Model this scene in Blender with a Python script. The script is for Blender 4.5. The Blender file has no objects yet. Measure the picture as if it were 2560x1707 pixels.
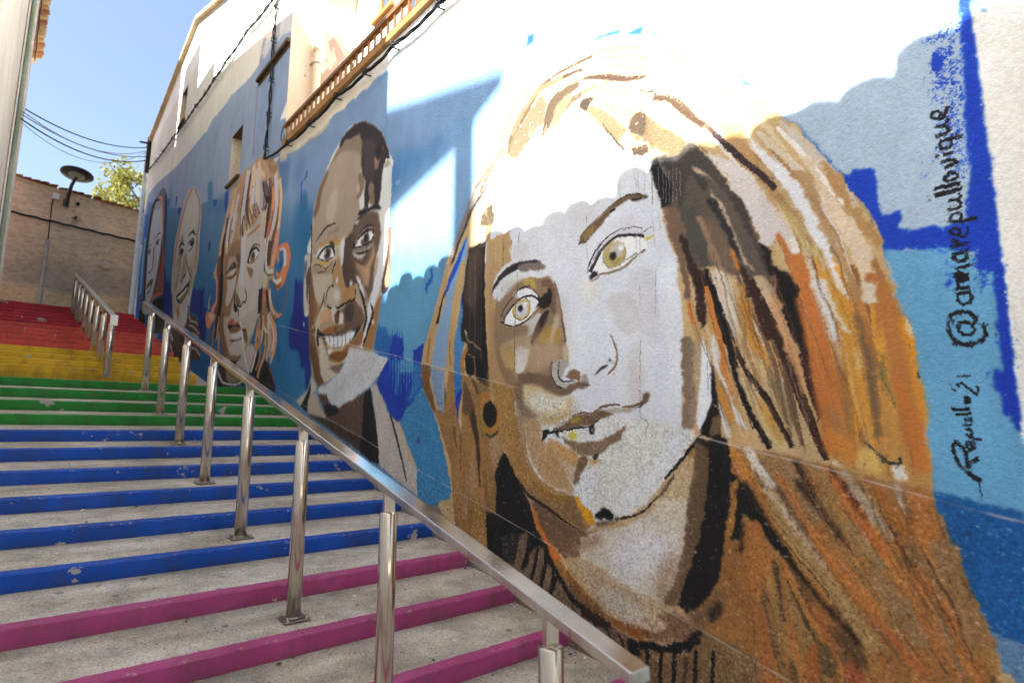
import bpy, bmesh, math, random
import numpy as np
from mathutils import Vector, Matrix
random.seed(7)
SC = bpy.context.scene
COL = SC.collection

# ---------------------------------------------------------------- camera, sky, sun, exposure
cam_d = bpy.data.cameras.new('camera'); cam = bpy.data.objects.new('camera', cam_d); COL.objects.link(cam)
cam_d.sensor_width = 36.0; cam_d.lens = 20.69; cam_d.clip_start = 0.05; cam_d.clip_end = 2000
CAM = Vector((-2.7042, -3.5712, 0.8556)); YAW, PITCH = 0.71679, 0.154575
fw = Vector((math.sin(YAW) * math.cos(PITCH), math.cos(YAW) * math.cos(PITCH), math.sin(PITCH)))
rgt = Vector((math.cos(YAW), -math.sin(YAW), 0)); upv = rgt.cross(fw)
cam.matrix_world = Matrix(((rgt.x, upv.x, -fw.x, CAM.x), (rgt.y, upv.y, -fw.y, CAM.y), (rgt.z, upv.z, -fw.z, CAM.z), (0, 0, 0, 1)))
SC.camera = cam
cam_d.dof.use_dof = True; cam_d.dof.focus_distance = 3.9; cam_d.dof.aperture_fstop = 2.4

LIGHT = Vector((1.0, 0.25, -1.28)).normalized()          # direction the sunlight travels
SUN_EL = math.asin(-LIGHT.z); SUN_AZ = math.atan2(-LIGHT.x, -LIGHT.y)   # azimuth from +Y towards +X
w = bpy.data.worlds.new('World'); SC.world = w; w.use_nodes = True
wn = w.node_tree; bg = wn.nodes['Background']
sky = wn.nodes.new('ShaderNodeTexSky'); sky.sky_type = 'NISHITA'; sky.sun_disc = False
sky.sun_elevation = SUN_EL; sky.sun_rotation = SUN_AZ
sky.air_density = 1.0; sky.dust_density = 4.0; sky.ozone_density = 0.8
wn.links.new(sky.outputs[0], bg.inputs[0]); bg.inputs[1].default_value = 0.068
sun_d = bpy.data.lights.new('sun', 'SUN'); sun_d.energy = 5.0; sun_d.angle = math.radians(0.4); sun_d.color = (1, 0.98, 0.95)
sun = bpy.data.objects.new('sun', sun_d); COL.objects.link(sun)
sun.rotation_euler = LIGHT.to_track_quat('-Z', 'Y').to_euler()
SC.view_settings.view_transform = 'Standard'; SC.view_settings.look = 'None'
SC.view_settings.exposure = 2.45; SC.view_settings.gamma = 1.0; SC.view_settings.use_curve_mapping = False
SC.cycles.max_bounces = 6; SC.cycles.diffuse_bounces = 4; SC.cycles.use_denoising = True

# ---------------------------------------------------------------- helpers
def link(o, parent=None):
    COL.objects.link(o)
    if parent is not None: o.parent = parent
    return o
def tag(o, label, cat=None, group=None, kind=None):
    if label: o['label'] = label
    if cat: o['category'] = cat
    if group: o['group'] = group
    if kind: o['kind'] = kind
    return o
def empty(name, loc=(0, 0, 0), rz=0):
    o = bpy.data.objects.new(name, None); o.location = loc; o.rotation_euler = (0, 0, rz); o.empty_display_size = 0.2
    return link(o)
class MB:
    """collects shapes into one mesh"""
    def __init__(s): s.v = []; s.f = []; s.m = []; s.sm = []
    def add(s, vs, fs, mi=0, smooth=False):
        b = len(s.v); s.v += [tuple(x) for x in vs]
        for f_ in fs: s.f.append(tuple(b + i for i in f_)); s.m.append(mi); s.sm.append(smooth)
        return s
    def box(s, x0, x1, y0, y1, z0, z1, mi=0):
        vs = [(x0, y0, z0), (x1, y0, z0), (x1, y1, z0), (x0, y1, z0), (x0, y0, z1), (x1, y0, z1), (x1, y1, z1), (x0, y1, z1)]
        return s.add(vs, [(0, 3, 2, 1), (4, 5, 6, 7), (0, 1, 5, 4), (1, 2, 6, 5), (2, 3, 7, 6), (3, 0, 4, 7)], mi)
    def prism(s, poly, h0, h1, axis='x', mi=0):
        """poly in the two other axes (y,z | x,z | x,y), extruded along axis"""
        def P(a, b, h): return {'x': (h, a, b), 'y': (a, h, b), 'z': (a, b, h)}[axis]
        n = len(poly); vs = [P(a, b, h0) for a, b in poly] + [P(a, b, h1) for a, b in poly]
        fs = [tuple(range(n)), tuple(range(2 * n - 1, n - 1, -1))] + [(i, (i + 1) % n, n + (i + 1) % n, n + i) for i in range(n)]
        return s.add(vs, fs, mi)
    def tube(s, pts, r, n=8, mi=0, cap=True, r_end=None):
        pts = [Vector(p) for p in pts]; rings = []; t0 = None
        for i, p in enumerate(pts):
            t = (pts[min(i + 1, len(pts) - 1)] - pts[max(i - 1, 0)]).normalized()
            if t0 is None:
                a = Vector((0, 0, 1)) if abs(t.z) < 0.9 else Vector((1, 0, 0))
                u = t.cross(a).normalized()
            else: u = (u - t * u.dot(t)).normalized()
            t0 = t; v_ = t.cross(u)
            rr = r if r_end is None else r + (r_end - r) * i / (len(pts) - 1)
            rings.append([p + (u * math.cos(2 * math.pi * k / n) + v_ * math.sin(2 * math.pi * k / n)) * rr for k in range(n)])
        vs = [q for R_ in rings for q in R_]
        fs = [(i * n + k, i * n + (k + 1) % n, (i + 1) * n + (k + 1) % n, (i + 1) * n + k) for i in range(len(pts) - 1) for k in range(n)]
        s.add(vs, fs, mi, True)
        if cap:
            m_ = len(pts) - 1
            s.add(rings[0], [tuple(range(n - 1, -1, -1))], mi); s.add(rings[m_], [tuple(range(n))], mi)
        return s
    def lathe(s, prof, c=(0, 0, 0), n=32, mi=0, M=None):
        vs = []; c = Vector(c)
        for r, z in prof:
            for k in range(n):
                q = Vector((r * math.cos(2 * math.pi * k / n), r * math.sin(2 * math.pi * k / n), z))
                vs.append((M @ q if M else q) + c)
        fs = [(i * n + k, i * n + (k + 1) % n, (i + 1) * n + (k + 1) % n, (i + 1) * n + k) for i in range(len(prof) - 1) for k in range(n)]
        return s.add(vs, fs, mi, True)
    def mesh(s, name, mats):
        me = bpy.data.meshes.new(name); me.from_pydata(s.v, [], s.f)
        for m_ in (mats if isinstance(mats, (list, tuple)) else [mats]): me.materials.append(m_)
        me.polygons.foreach_set('material_index', s.m); me.polygons.foreach_set('use_smooth', s.sm)
        bm = bmesh.new(); bm.from_mesh(me); bmesh.ops.recalc_face_normals(bm, faces=bm.faces); bm.to_mesh(me); bm.free()
        me.update(); return me
    def obj(s, name, mats, parent=None, bevel=0, loc=None):
        o = bpy.data.objects.new(name, s.mesh(name, mats)); link(o, parent)
        if loc: o.location = loc
        if bevel:
            b = o.modifiers.new('bevel', 'BEVEL'); b.width = bevel; b.segments = 2; b.limit_method = 'ANGLE'; b.angle_limit = math.radians(40)
        return o

# ---------------------------------------------------------------- materials
def srgb(*c):
    return tuple(((x / 255) / 12.92 if x / 255 <= 0.04045 else ((x / 255 + 0.055) / 1.055) ** 2.4) for x in c)
class NT:
    def __init__(s, name):
        s.mat = bpy.data.materials.new(name); s.mat.use_nodes = True; s.t = s.mat.node_tree
        s.b = s.t.nodes['Principled BSDF']; s.b.inputs['Roughness'].default_value = 0.85
        s.b.inputs['Specular IOR Level'].default_value = 0.3
        s.tc = s.t.nodes.new('ShaderNodeTexCoord'); s.geo = None
    def n(s, typ, **kw):
        nd = s.t.nodes.new(typ)
        for k, v in kw.items():
            if k.startswith('i_'):
                key = k[2:]; key = int(key) if key.isdigit() else key.replace('_', ' ')
                if isinstance(v, bpy.types.NodeSocket): s.t.links.new(v, nd.inputs[key])
                else: nd.inputs[key].default_value = v
            else: setattr(nd, k, v)
        return nd
    def L(s, a, b): s.t.links.new(a, b)
    def pos(s):
        if s.geo is None: s.geo = s.t.nodes.new('ShaderNodeNewGeometry')
        return s.geo.outputs['Position']
    def noise(s, scale, detail=4, rough=0.55, vec=None, stretch=None, out='Fac', dist=0):
        v = vec if vec is not None else s.pos()
        if stretch: v = s.n('ShaderNodeVectorMath', operation='MULTIPLY', i_0=v, i_1=stretch).outputs[0]
        nd = s.n('ShaderNodeTexNoise', i_Vector=v, i_Scale=scale, i_Detail=detail, i_Roughness=rough, i_Distortion=dist)
        return nd.outputs[out]
    def ramp(s, fac, stops):
        nd = s.t.nodes.new('ShaderNodeValToRGB'); cr = nd.color_ramp
        while len(cr.elements) > 1: cr.elements.remove(cr.elements[-1])
        for i, (p, c) in enumerate(stops):
            e = cr.elements[0] if i == 0 else cr.elements.new(p)
            e.position = p; e.color = (c, c, c, 1) if isinstance(c, (int, float)) else (*c, 1)
        s.L(fac, nd.inputs[0]); return nd.outputs[0]
    def mix(s, fac, a, b, mode='MIX'):
        nd = s.n('ShaderNodeMix', data_type='RGBA', blend_type=mode)
        for sock, val in ((nd.inputs['Factor'], fac), (nd.inputs['A'], a), (nd.inputs['B'], b)):
            if isinstance(val, bpy.types.NodeSocket): s.L(val, sock)
            elif isinstance(val, tuple): sock.default_value = (*val, 1) if len(val) == 3 else val
            else: sock.default_value = val
        return nd.outputs['Result']
    def math(s, op, a, b=None, clamp=False):
        nd = s.n('ShaderNodeMath', operation=op, use_clamp=clamp)
        for i, v in enumerate((a, b)):
            if v is None: continue
            if isinstance(v, bpy.types.NodeSocket): s.L(v, nd.inputs[i])
            else: nd.inputs[i].default_value = v
        return nd.outputs[0]
    def col(s, c):
        if isinstance(c, tuple): s.b.inputs['Base Color'].default_value = (*c, 1)
        else: s.L(c, s.b.inputs['Base Color'])
        return s
    def bump(s, h, strength=0.3, dist=0.01, normal=None):
        nd = s.n('ShaderNodeBump', i_Strength=strength, i_Distance=dist, i_Height=h)
        if normal is not None: s.L(normal, nd.inputs['Normal'])
        s.L(nd.outputs[0], s.b.inputs['Normal']); return nd.outputs[0]
    def set(s, **kw):
        for k, v in kw.items():
            sock = s.b.inputs[k.replace('_', ' ')]
            if isinstance(v, bpy.types.NodeSocket): s.L(v, sock)
            else: sock.default_value = v
        return s
def speckled(name, base, dark, light, scale=60, rough=0.9, bump=0.3, bd=0.004, blotch=1.2):
    t = NT(name)
    a = t.ramp(t.noise(blotch, 5), [(0.32, dark), (0.55, base), (0.75, light)])
    f = t.ramp(t.noise(scale, 3, 0.7), [(0.3, 0.72), (0.55, 1.0), (0.75, 1.1)])
    t.col(t.mix(1.0, a, f, 'MULTIPLY')); t.set(Roughness=rough)
    t.bump(t.noise(scale * 1.3, 4, 0.6), bump, bd)
    return t.mat
def plain(name, c, rough=0.6, metal=0.0, var=0.15):
    t = NT(name)
    a = t.ramp(t.noise(7, 5), [(0.3, tuple(x * (1 - var) for x in c)), (0.7, tuple(min(1, x * (1 + var)) for x in c))])
    t.col(a); t.set(Roughness=rough, Metallic=metal); t.bump(t.noise(90, 3), 0.12, 0.002)
    return t.mat
ALB = np.array([1.10, 1.12, 1.15], np.float32)
# mural shapes: P polygon (colour, outline in wall millimetres y,z, edge roughness, feather, opacity, dryness, smooth, variation); S brush stroke (colour, widths, path); X speckle
MURAL = [
('P',(226,224,218),[-3275,3756,-41699,-38255,28808,-16548,-3172,-525,-3596,3405],0,0,1,0,0,.02),
('P',(220,216,205),[16151,7569,16258,8636,16037,9469,14015,9963,10885,10568,8099,9715,4516,7452,4415,6436,4396,5633,4612,4676,5409,4303],0,0,1,0,0,.05),
('P',(150,164,186),[15953,7257,15593,7690,14423,7635,12008,7251,11024,7167,9125,7029,8742,7108,7967,7031,7451,7047,6704,6909,6186,6861,5915,6874,5846,7035,5629,7091,4927,6896,4394,6643,4415,6436,4389,5927,4395,4965,4562,4699,4765,3984,5275,3622,16908,6496],.03,0,1,0,0,.08),
('P',(128,150,184),[5904,6819,5706,6478,5767,5793,5910,5193,4891,4692,4450,4988,4375,5835,4358,6406,4894,6694,5509,6786],.03,.05,.45,0,0,.05),
('P',(205,206,205),[5583,7187,5350,6941,5584,6849,5794,6934,5805,7161],.03,0,.9,0,1,.05),
('P',(196,200,204),[5008,7384,4719,7349,4479,7203,4405,6715,4798,6801,5033,6839,4961,7100],.03,0,.9,0,1,.05),
('P',(150,150,152),[4970,7502,4719,7349,4756,7234,4961,7100,4978,6855,5086,7148],.02,0,.7,0,1,.05),
('P',(150,150,156),[5789,7251,5616,7193,5664,7110,5773,6997,5660,6913,5846,6863],.02,0,.6,0,1,.05),
('S',(96,110,140),[41.3,42.4,42.9,42.5],[5914,6530,5882,6200,5886,5725,5885,5230],.6,0,0,.003,.05),
('S',(120,130,150),[40.5,44.4,48.3],[6570,6640,6995,6494,7353,6302],.4,0,0,.003,.05),
('S',(70,78,92),[83.8,79.1,46.2,29.6,36.4],[4511,5200,4582,5145,4592,5044,4511,4970,4472,5059],.8,0,0,.003,.05),
('P',(100,134,168),[15415,7416,13575,6685,9879,5580,8255,5255,7403,4991,6380,4535,5662,4914,4773,4850,3460,4755,2521,4656,1835,4604,1445,4564,798,4453,-64,4211,-1348,3824,-2940,3267,-3236,3028,-3151,-191,888,-1714,15585,2860,15932,5214],.03,0,1,0,0,.06),
('P',(128,152,184),[4773,4850,3460,4755,2521,4656,1835,4604,1445,4564,798,4453,-1348,3824,-1322,2955,197,3357,1188,3553,1525,3899,2439,3834,3186,3580,3820,3551,4672,4264,5535,4282],.05,.12,.9,0,0,.05),
('P',(214,208,192),[4415,4932,4285,4598,4558,4677,4649,4898],.02,0,1,0,0,.05),
('P',(218,210,192),[4418,4952,4636,4762,4835,4730,5139,4840,4760,4825,4480,4746,4261,4706,4006,4642,3730,4608,3547,4622,3364,4596,3121,4572,2914,4619,2741,4625,2496,4581,2383,4615,2184,4580,2091,4605,1891,4564,1768,4610,1479,4595,1394,4703,1945,4926],.02,0,1,0,0,.05),
('P',(232,228,220),[1454,4568,598,4491,-988,4185,-1012,5510,1430,7821,4701,5384,3770,5102],0,0,1,0,0,.02),
('P',(212,190,156),[4636,4762,4474,4710,4256,4679,4003,4622,3689,4584,3506,4591,3325,4565,3083,4535,2878,4582,2914,4619,3121,4572,3364,4596,3547,4622,3730,4608,4006,4642,4261,4706,4480,4746],.02,0,.8,0,1,.05),
('P',(48,112,154),[16367,6031,14536,6513,9990,4902,8209,4137,4543,3517,3545,3474,3275,1523,4006,1220,5640,1280,14342,1702],.006,.35,.8,0,0,.05),
('P',(26,96,150),[9146,3373,7739,3432,5089,2933,3675,2563,3236,1238,4937,1309,8918,1779],.006,.25,.6,0,0,.05),
('P',(12,52,128),[12615,3953,11688,4367,10710,3903,9928,1842,10788,2154,12156,2918],.006,.05,.9,0,0,.05),
('P',(10,52,136),[12300,4783,12151,4723,11780,4266,11598,3965,11043,3713,10868,3407,11815,3631,11987,3980],.03,0,.9,0,1,.05),
('P',(14,58,138),[9297,3557,9072,3676,8777,3554,8630,3615,8374,3436,8174,3167,8067,3065,7906,2526,8313,2596,8615,3043,9342,3290],.03,0,.9,0,1,.05),
('P',(10,44,112),[8555,3411,8451,3477,8326,3571,8267,3278,8348,2945,8034,2899,7955,2538,8296,2579],.02,0,.9,0,1,.05),
('P',(18,72,150),[12604,6583,12375,6541,12380,6368,12530,6398],.02,0,.85,0,1,.05),
('P',(18,72,150),[11641,6369,11492,6336,11512,6148,11643,6132],.02,0,.85,0,1,.05),
('P',(18,72,150),[11275,5995,11030,5921,11066,5784,11268,5857],.02,0,.85,0,1,.05),
('P',(18,72,150),[8218,4416,8107,4377,8111,4204,8200,4247],.02,0,.85,0,1,.05),
('P',(18,72,150),[8152,5207,7962,5148,7929,5028,8051,5065],.02,0,.85,0,1,.05),
('P',(48,120,162),[8605,5695,8341,5607,8292,5295,8560,5402],.02,0,.7,0,1,.05),
('P',(68,140,182),[12538,6886,12159,6704,11814,5973,12262,6045],.006,.1,.5,0,1,.05),
('P',(78,124,164),[8677,5739,8298,5629,8201,5284,7946,5156,7795,5189,7402,5065,7155,5063,7146,4833,7308,4699,8472,5037],.03,.08,.6,0,0,.05),
('P',(28,84,158),[7383,5090,7181,5071,7126,4948,7148,4743,7263,4717],.02,0,.9,0,1,.05),
('P',(24,90,160),[7976,5165,7899,5142,7883,5025,7972,5052],.006,0,.9,0,1,.05),
('P',(24,90,160),[8135,5205,8062,5183,8065,5112,8134,5085],.006,0,.8,0,1,.05),
('P',(16,70,120),[8205,4413,8119,4407,8108,4214,8175,4215],.006,0,.8,0,1,.05),
('P',(80,112,156),[4620,4667,4397,4660,4200,4575,4187,4297,4285,4151,4406,4143,4546,4419],.04,.06,.7,0,1,.05),
('P',(68,104,152),[3998,4407,3833,4440,3677,4428,3633,4108,3895,4094],.006,.1,.4,0,1,.05),
('P',(22,62,150),[3545,4190,3517,4155,3556,4093,3678,4059,3662,3903,3661,3617,3683,3624,3711,3969,3712,4083,3607,4092],.01,0,.9,0,1,.05),
('P',(44,104,156),[3656,3901,3537,3913,3467,3719,3554,3598,3658,3703],.006,.03,.8,0,1,.05),
('P',(38,108,154),[3865,3853,3708,3843,3469,3622,3258,3537,3228,2981,3755,3103],.006,.1,.85,0,0,.05),
('P',(42,118,160),[3837,3665,3253,3496,3241,2979,3446,3026,3429,2694,3702,2748],.006,.12,.7,0,0,.05),
('P',(12,50,130),[3702,2748,3458,2700,3385,2272,3225,2226,3142,1701,3554,1739],.02,.03,.9,0,0,.05),
('P',(14,48,124),[3739,2765,3670,2785,3584,2391,3392,2370,3356,2108,3426,1861,3796,1901,3847,2040,3824,2272,3750,2361,3737,2561],.02,0,.9,0,0,.05),
('P',(14,52,128),[3551,1875,3453,1864,3427,1682,3524,1690],.01,0,.9,0,1,.05),
('P',(16,60,130),[4204,1991,4124,1982,4117,1754,4197,1761],.01,0,.9,0,1,.05),
('P',(36,112,152),[4504,2406,3920,2320,3852,1885,3366,1813,3284,1586,3456,1318,4221,1356,4501,1835,4277,2045],.006,.15,.65,0,0,.05),
('P',(42,120,160),[3839,1889,3544,1874,3251,1614,3218,1371,3494,1264,3753,1338],.01,.03,.8,0,0,.05),
('P',(10,46,126),[3655,2354,3227,2287,3154,1878,3039,1420,3157,1338,3218,1371,3270,1616,3388,1625,3460,1849,3752,1880,3826,2084],.02,0,.85,0,0,.05),
('P',(128,160,198),[1443,4042,1176,3986,403,3805,-276,3613,-277,3517,-21,3458,70,3438,291,3369,563,3329,837,3280,1131,3192,1323,3209,1368,3565,1473,3798,1551,3927],.006,.15,.55,0,0,.05),
('P',(78,136,188),[1334,3552,1088,3530,904,3471,745,3334,532,3466,294,3493,70,3468,36,3266,256,3314,387,3263,893,3234,1151,3176,1324,3221],.03,.08,.75,0,0,.05),
('P',(54,118,176),[1328,3456,1184,3381,1136,3273,1193,3178,1312,3206],.04,0,.6,0,1,.05),
('P',(200,206,208),[1263,3282,1156,3257,1174,3218,1249,3231],.006,0,.8,.6,1,.05),
('P',(64,128,182),[213,3521,70,3474,58,3235,255,3273,243,3431],.04,.05,.6,0,1,.05),
('P',(104,152,192),[1346,3217,256,3314,-80,3471,-277,3478,-285,2227,1330,2620],.006,.1,.6,0,0,.05),
('P',(92,152,184),[1334,2166,1234,2227,707,2292,677,1580,996,1501,1561,1554,1530,1881,1457,2142],.006,.06,.9,0,0,.05),
('P',(90,148,182),[1259,2227,646,2295,385,2238,459,1928,676,1601,714,1442,1215,1521],.006,.05,.9,0,0,.05),
('P',(100,158,188),[1259,2227,825,2196,469,2240,652,1729,1025,1710,1233,1806],.006,.1,.5,0,0,.05),
('P',(28,84,178),[599,2252,561,2250,566,2144,637,2091,659,2045,675,2132,596,2167],.015,0,.9,0,1,.05),
('P',(124,158,192),[1455,4047,1484,4674,796,4552,-623,4147,-963,3244,-280,3008,55,2655,361,2384,1275,2607,1320,3150,1151,3176,893,3234,387,3263,641,3510,1170,3889],.006,.1,.85,0,0,.05),  # field colour lightened where the sun patch falls, so it bleaches towards white
('P',(92,140,184),[1334,3552,1088,3530,904,3471,745,3334,532,3466,390,3346,893,3234,1151,3176,1324,3221],.03,.06,.6,0,0,.05),
('P',(38,110,164),[1526,1835,1487,1920,1456,1862,1339,1846,1325,1756,1205,1750,1211,1579,1125,1513,1576,1634],.015,0,.9,.35,0,.05),
('S',(10,66,160),[12.8,12.8,12.8],[1529,1872,1523,1745,1521,1557],.75,.2,0,.002,.05),
('S',(10,66,160),[12.7,12.7,12.7],[1491,1819,1487,1713,1486,1554],.75,.2,0,.002,.05),
('S',(10,66,160),[12.6,12.5,12.6],[1458,1848,1450,1681,1452,1551],.75,.2,0,.002,.05),
('S',(10,66,160),[12.4,12.4,12.5],[1421,1796,1414,1650,1418,1547],.75,.2,0,.002,.05),
('S',(10,66,160),[12.4,12.4,12.3],[1389,1824,1386,1725,1384,1544],.75,.2,0,.002,.05),
('S',(10,66,160),[12.2,12.2,12.2],[1352,1773,1350,1694,1351,1541],.75,.2,0,.002,.05),
('S',(10,66,160),[12.1,12.1,12.1],[1321,1801,1315,1663,1317,1538],.75,.2,0,.002,.05),
('S',(10,66,160),[12,12,12],[1290,1830,1281,1632,1285,1535],.75,.2,0,.002,.05),
('S',(10,66,160),[11.9,11.9,11.9],[1254,1779,1253,1706,1252,1532],.75,.2,0,.002,.05),
('S',(10,66,160),[11.8,11.8,11.8],[1224,1807,1219,1675,1220,1529],.75,.2,0,.002,.05),
('S',(10,66,160),[11.7,11.7,11.7],[1189,1757,1185,1645,1188,1526],.75,.2,0,.002,.05),
('S',(10,66,160),[11.6,11.6,11.6],[1159,1785,1152,1615,1156,1523],.75,.2,0,.002,.05),
('S',(10,66,160),[11.5,11.5,11.5],[1129,1812,1125,1687,1125,1520],.75,.2,0,.002,.05),
('S',(10,66,160),[11.4,11.4,11.4],[1095,1763,1092,1657,1094,1517],.75,.2,0,.002,.05),
('S',(10,66,160),[11.3,11.3,11.3],[1066,1790,1060,1627,1063,1514],.75,.2,0,.002,.05),
('S',(10,66,160),[11.2,11.2,11.2],[1033,1741,1028,1598,1033,1511],.75,.2,0,.002,.05),
('P',(8,62,160),[1192,1748,1139,1750,1130,1656,1070,1699,1025,1694,1015,1503,1191,1519],.01,0,1,.1,0,.05),
('P',(10,64,158),[845,1566,801,1586,679,1620,673,1471,848,1487],.012,0,1,.25,0,.05),
('P',(10,62,158),[1504,1323,1299,1536,1195,1753,1021,1696,1016,1591,1066,1503,1060,1398,844,1382,843,1572,709,1569,694,1240,792,1169,933,1064,971,965,1058,967,1101,945,1218,1015,1270,1098,1372,1196],.015,0,1,0,0,.1),
('P',(60,132,176),[1251,1532,713,1437,704,1240,873,1128,937,1142,839,1281,833,1370,1060,1398,1094,1206,1139,1208,1127,1392],.02,.02,.75,0,0,.05),
('S',(98,160,197),[10.3,10.3],[1254,1580,1244,1377],.7,.2,0,.002,.05),
('S',(98,160,197),[10.2,10.1],[1200,1531,1187,1290],.7,.2,0,.002,.05),
('S',(98,160,197),[10,9.9],[1150,1553,1132,1205],.7,.2,0,.002,.05),
('S',(98,160,197),[9.9,9.8],[1098,1505,1088,1293],.7,.2,0,.002,.05),
('S',(98,160,197),[9.8,9.6],[1050,1527,1034,1209],.7,.2,0,.002,.05),
('S',(98,160,197),[9.6,9.5],[1002,1549,991,1296],.7,.2,0,.002,.05),
('S',(98,160,197),[9.5,9.4],[952,1501,939,1214],.7,.2,0,.002,.05),
('S',(98,160,197),[9.4,9.3],[906,1523,897,1299],.7,.2,0,.002,.05),
('S',(98,160,197),[9.2,9.1],[857,1477,846,1218],.7,.2,0,.002,.05),
('P',(60,128,170),[694,1229,591,1117,472,957,304,746,296,707,282,255,708,213,743,549,852,704,1034,933,933,1064,792,1169],.015,0,1,0,0,.1),
('P',(62,130,172),[690,1231,480,958,368,807,232,578,217,465,205,297,510,284,724,356,748,554,862,739,1032,966,941,1047],.012,0,1,0,0,.1),
('P',(120,110,96),[537,282,200,298,198,204,479,174],.01,0,1,0,0,.05),
('P',(60,60,140),[774,788,732,835,700,789,728,757],.006,0,.6,0,1,.05),
('P',(166,184,200),[-433,4653,-1566,4065,-3183,2700,-3191,1743,-3184,1291,-2836,1346,-2813,1645,-2669,2003,-2522,2286,-1532,3138],.01,0,1,0,0,.04),
('P',(14,70,178),[-3171,2639,-3187,2578,-3189,2518,-3189,2343,-3190,2180,-3191,1974,-3189,1759,-3187,1536,-3184,1263,-3129,1271,-3099,1580,-3098,1688,-3123,1827,-3128,2031,-3143,2219,-3150,2423,-3151,2498],.006,0,1,0,0,.05),
('P',(14,70,178),[-2668,1994,-2698,1970,-2738,1979,-2807,1959,-2815,1917,-2808,1859,-2823,1756,-2886,1750,-2872,1680,-2932,1660,-3040,1650,-3176,1657,-3166,1497,-3095,1536,-3042,1541,-2986,1546,-2899,1591,-2806,1564,-2817,1603,-2784,1729,-2734,1839,-2694,1922],.01,0,1,0,0,.05),
('X',(14,70,178),[-3127,2512,-3157,2494,-3140,2091,-3126,1826,-3119,1782,-3060,1801,-3030,2023,-3034,2205,-3018,2315,-3080,2419],.52,.07,1),
('X',(14,70,178),[-2895,1856,-3035,2071,-3013,2265,-3117,2399,-3077,1844,-2958,1802],.2,.08,1),
('X',(14,70,178),[-3051,2384,-3100,2357,-3077,2251,-3028,2276],.7,.02,1),
('X',(14,70,178),[-2964,2483,-3071,2459,-3151,2498,-3164,2373,-3051,2384],.45,.04,1),
('X',(14,70,178),[-2526,2226,-2604,2119,-2684,1989,-2736,1864,-2798,1725,-2817,1603,-2794,1675,-2731,1805,-2667,1985,-2595,2104],.75,.02,1),
('P',(106,164,198),[-2819,1612,-2868,1585,-3011,1565,-3066,1552,-3112,1458,-3161,1434,-3148,1244,-3154,1158,-3145,1068,-3121,1083,-3119,1012,-3130,967,-3132,917,-3154,910,-3161,860,-3179,854,-3172,577,-2891,646,-2893,827,-2894,997,-2881,1173,-2878,1281,-2849,1373],.012,0,1,0,0,.06),
('X',(106,164,198),[-2814,1570,-2899,1595,-2986,1546,-3048,1547,-3107,1533,-3147,1479,-3150,1397,-3089,1350,-2978,1462,-2890,1496],.55,.05,1),
('X',(14,70,178),[-3000,1559,-3022,1530,-3048,1417,-3009,1394,-3003,1457],.5,.03,1),
('X',(14,70,178),[-3100,1527,-3154,1485,-3152,1412,-3107,1354,-3083,1411],.6,.03,1),
('P',(12,66,176),[-3155,1449,-3188,1442,-3185,1271,-3181,1053,-3178,860,-3161,860,-3154,913,-3132,913,-3130,967,-3119,1012,-3122,1086,-3148,1068,-3149,1158,-3148,1250],.005,0,1,0,0,.05),
('X',(12,66,176),[-3088,1060,-3104,1059,-3096,981,-3081,982],.4,.03,1),
('X',(12,66,176),[-3057,1456,-3146,1437,-3134,1365,-3071,1377],.35,.04,1),
('P',(24,96,156),[-2888,643,-3151,586,-3171,132,-2936,191,-2939,396,-2906,563],.006,0,1,0,0,.1),
('P',(68,130,170),[-2890,640,-3151,586,-3155,617,-3042,751,-2896,759],.006,.12,.35,0,0,.05),
('X',(120,86,80),[-3048,601,-3124,566,-3099,421,-3044,453],.05,.05,1.5),
('X',(130,80,62),[-3066,564,-3116,561,-3079,331,-3052,352],.08,.04,1.5),
('P',(222,221,214),[-3189,2518,-3221,2457,-3402,2280,-3296,1273,-3184,1263,-3187,1536,-3189,1759,-3191,1974,-3190,2180,-3189,2343],.004,0,1,0,0,.04),
('P',(222,221,214),[-3190,1441,-3283,1421,-3224,854,-3179,854,-3181,1053,-3185,1271],.004,0,1,0,0,.04),
('P',(186,160,120),[-261,2938,-352,3067,-491,3220,-690,3338,-896,3408,-1089,3423,-1274,3388,-1464,3320,-1645,3234,-1824,3107,-1952,2933,-2140,2719,-2390,2445,-2451,2337,-2517,2269,-2551,2173,-2610,2069,-2680,1972,-2718,1833,-2784,1718,-2813,1647,-2811,1562,-2834,1447,-2861,1319,-2880,1251,-2881,1171,-2892,1029,-2898,890,-2888,647,-2906,563,-2939,368,-2977,279,-3013,179,-3025,78,-3038,-110,-1845,-508,281,196,244,408,351,708,485,993,689,1267,708,1422,688,1541,506,1913,369,2231,286,2366,46,2709,-30,2887],.012,0,1,0,1,.08),
('P',(158,114,64),[-1985,627,-2120,635,-2234,642,-2487,656,-2734,671,-2813,655,-2888,641,-2907,539,-2952,389,-2981,291,-3009,206,-3024,137,-3028,5,-3046,-125,-1627,-608,-1803,-354,-1831,176],.012,0,1,0,0,.14),
('P',(156,124,80),[-1800,790,-1917,825,-2078,795,-2288,768,-2461,730,-2528,718,-2714,680,-2827,655,-2880,646,-2908,563,-2959,393,-2285,288,-2063,559],.01,0,1,0,0,.12),
('P',(190,166,122),[-1756,2107,-2052,2316,-2103,2425,-2156,2446,-2270,2406,-2383,2447,-2443,2349,-2517,2271,-2551,2173,-2610,2069,-2680,1972,-2718,1833,-2785,1718,-2802,1660,-2765,1233,-1845,1343,-1837,1736],.012,0,1,0,0,.07),
('P',(180,140,80),[-2450,1549,-2807,1478,-2831,1411,-2868,1309,-2879,1240,-2888,1088,-2891,946,-2895,808,-2885,646,-2827,655,-2522,718,-2531,1014,-2495,1267],.01,0,1,0,0,.12),
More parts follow.
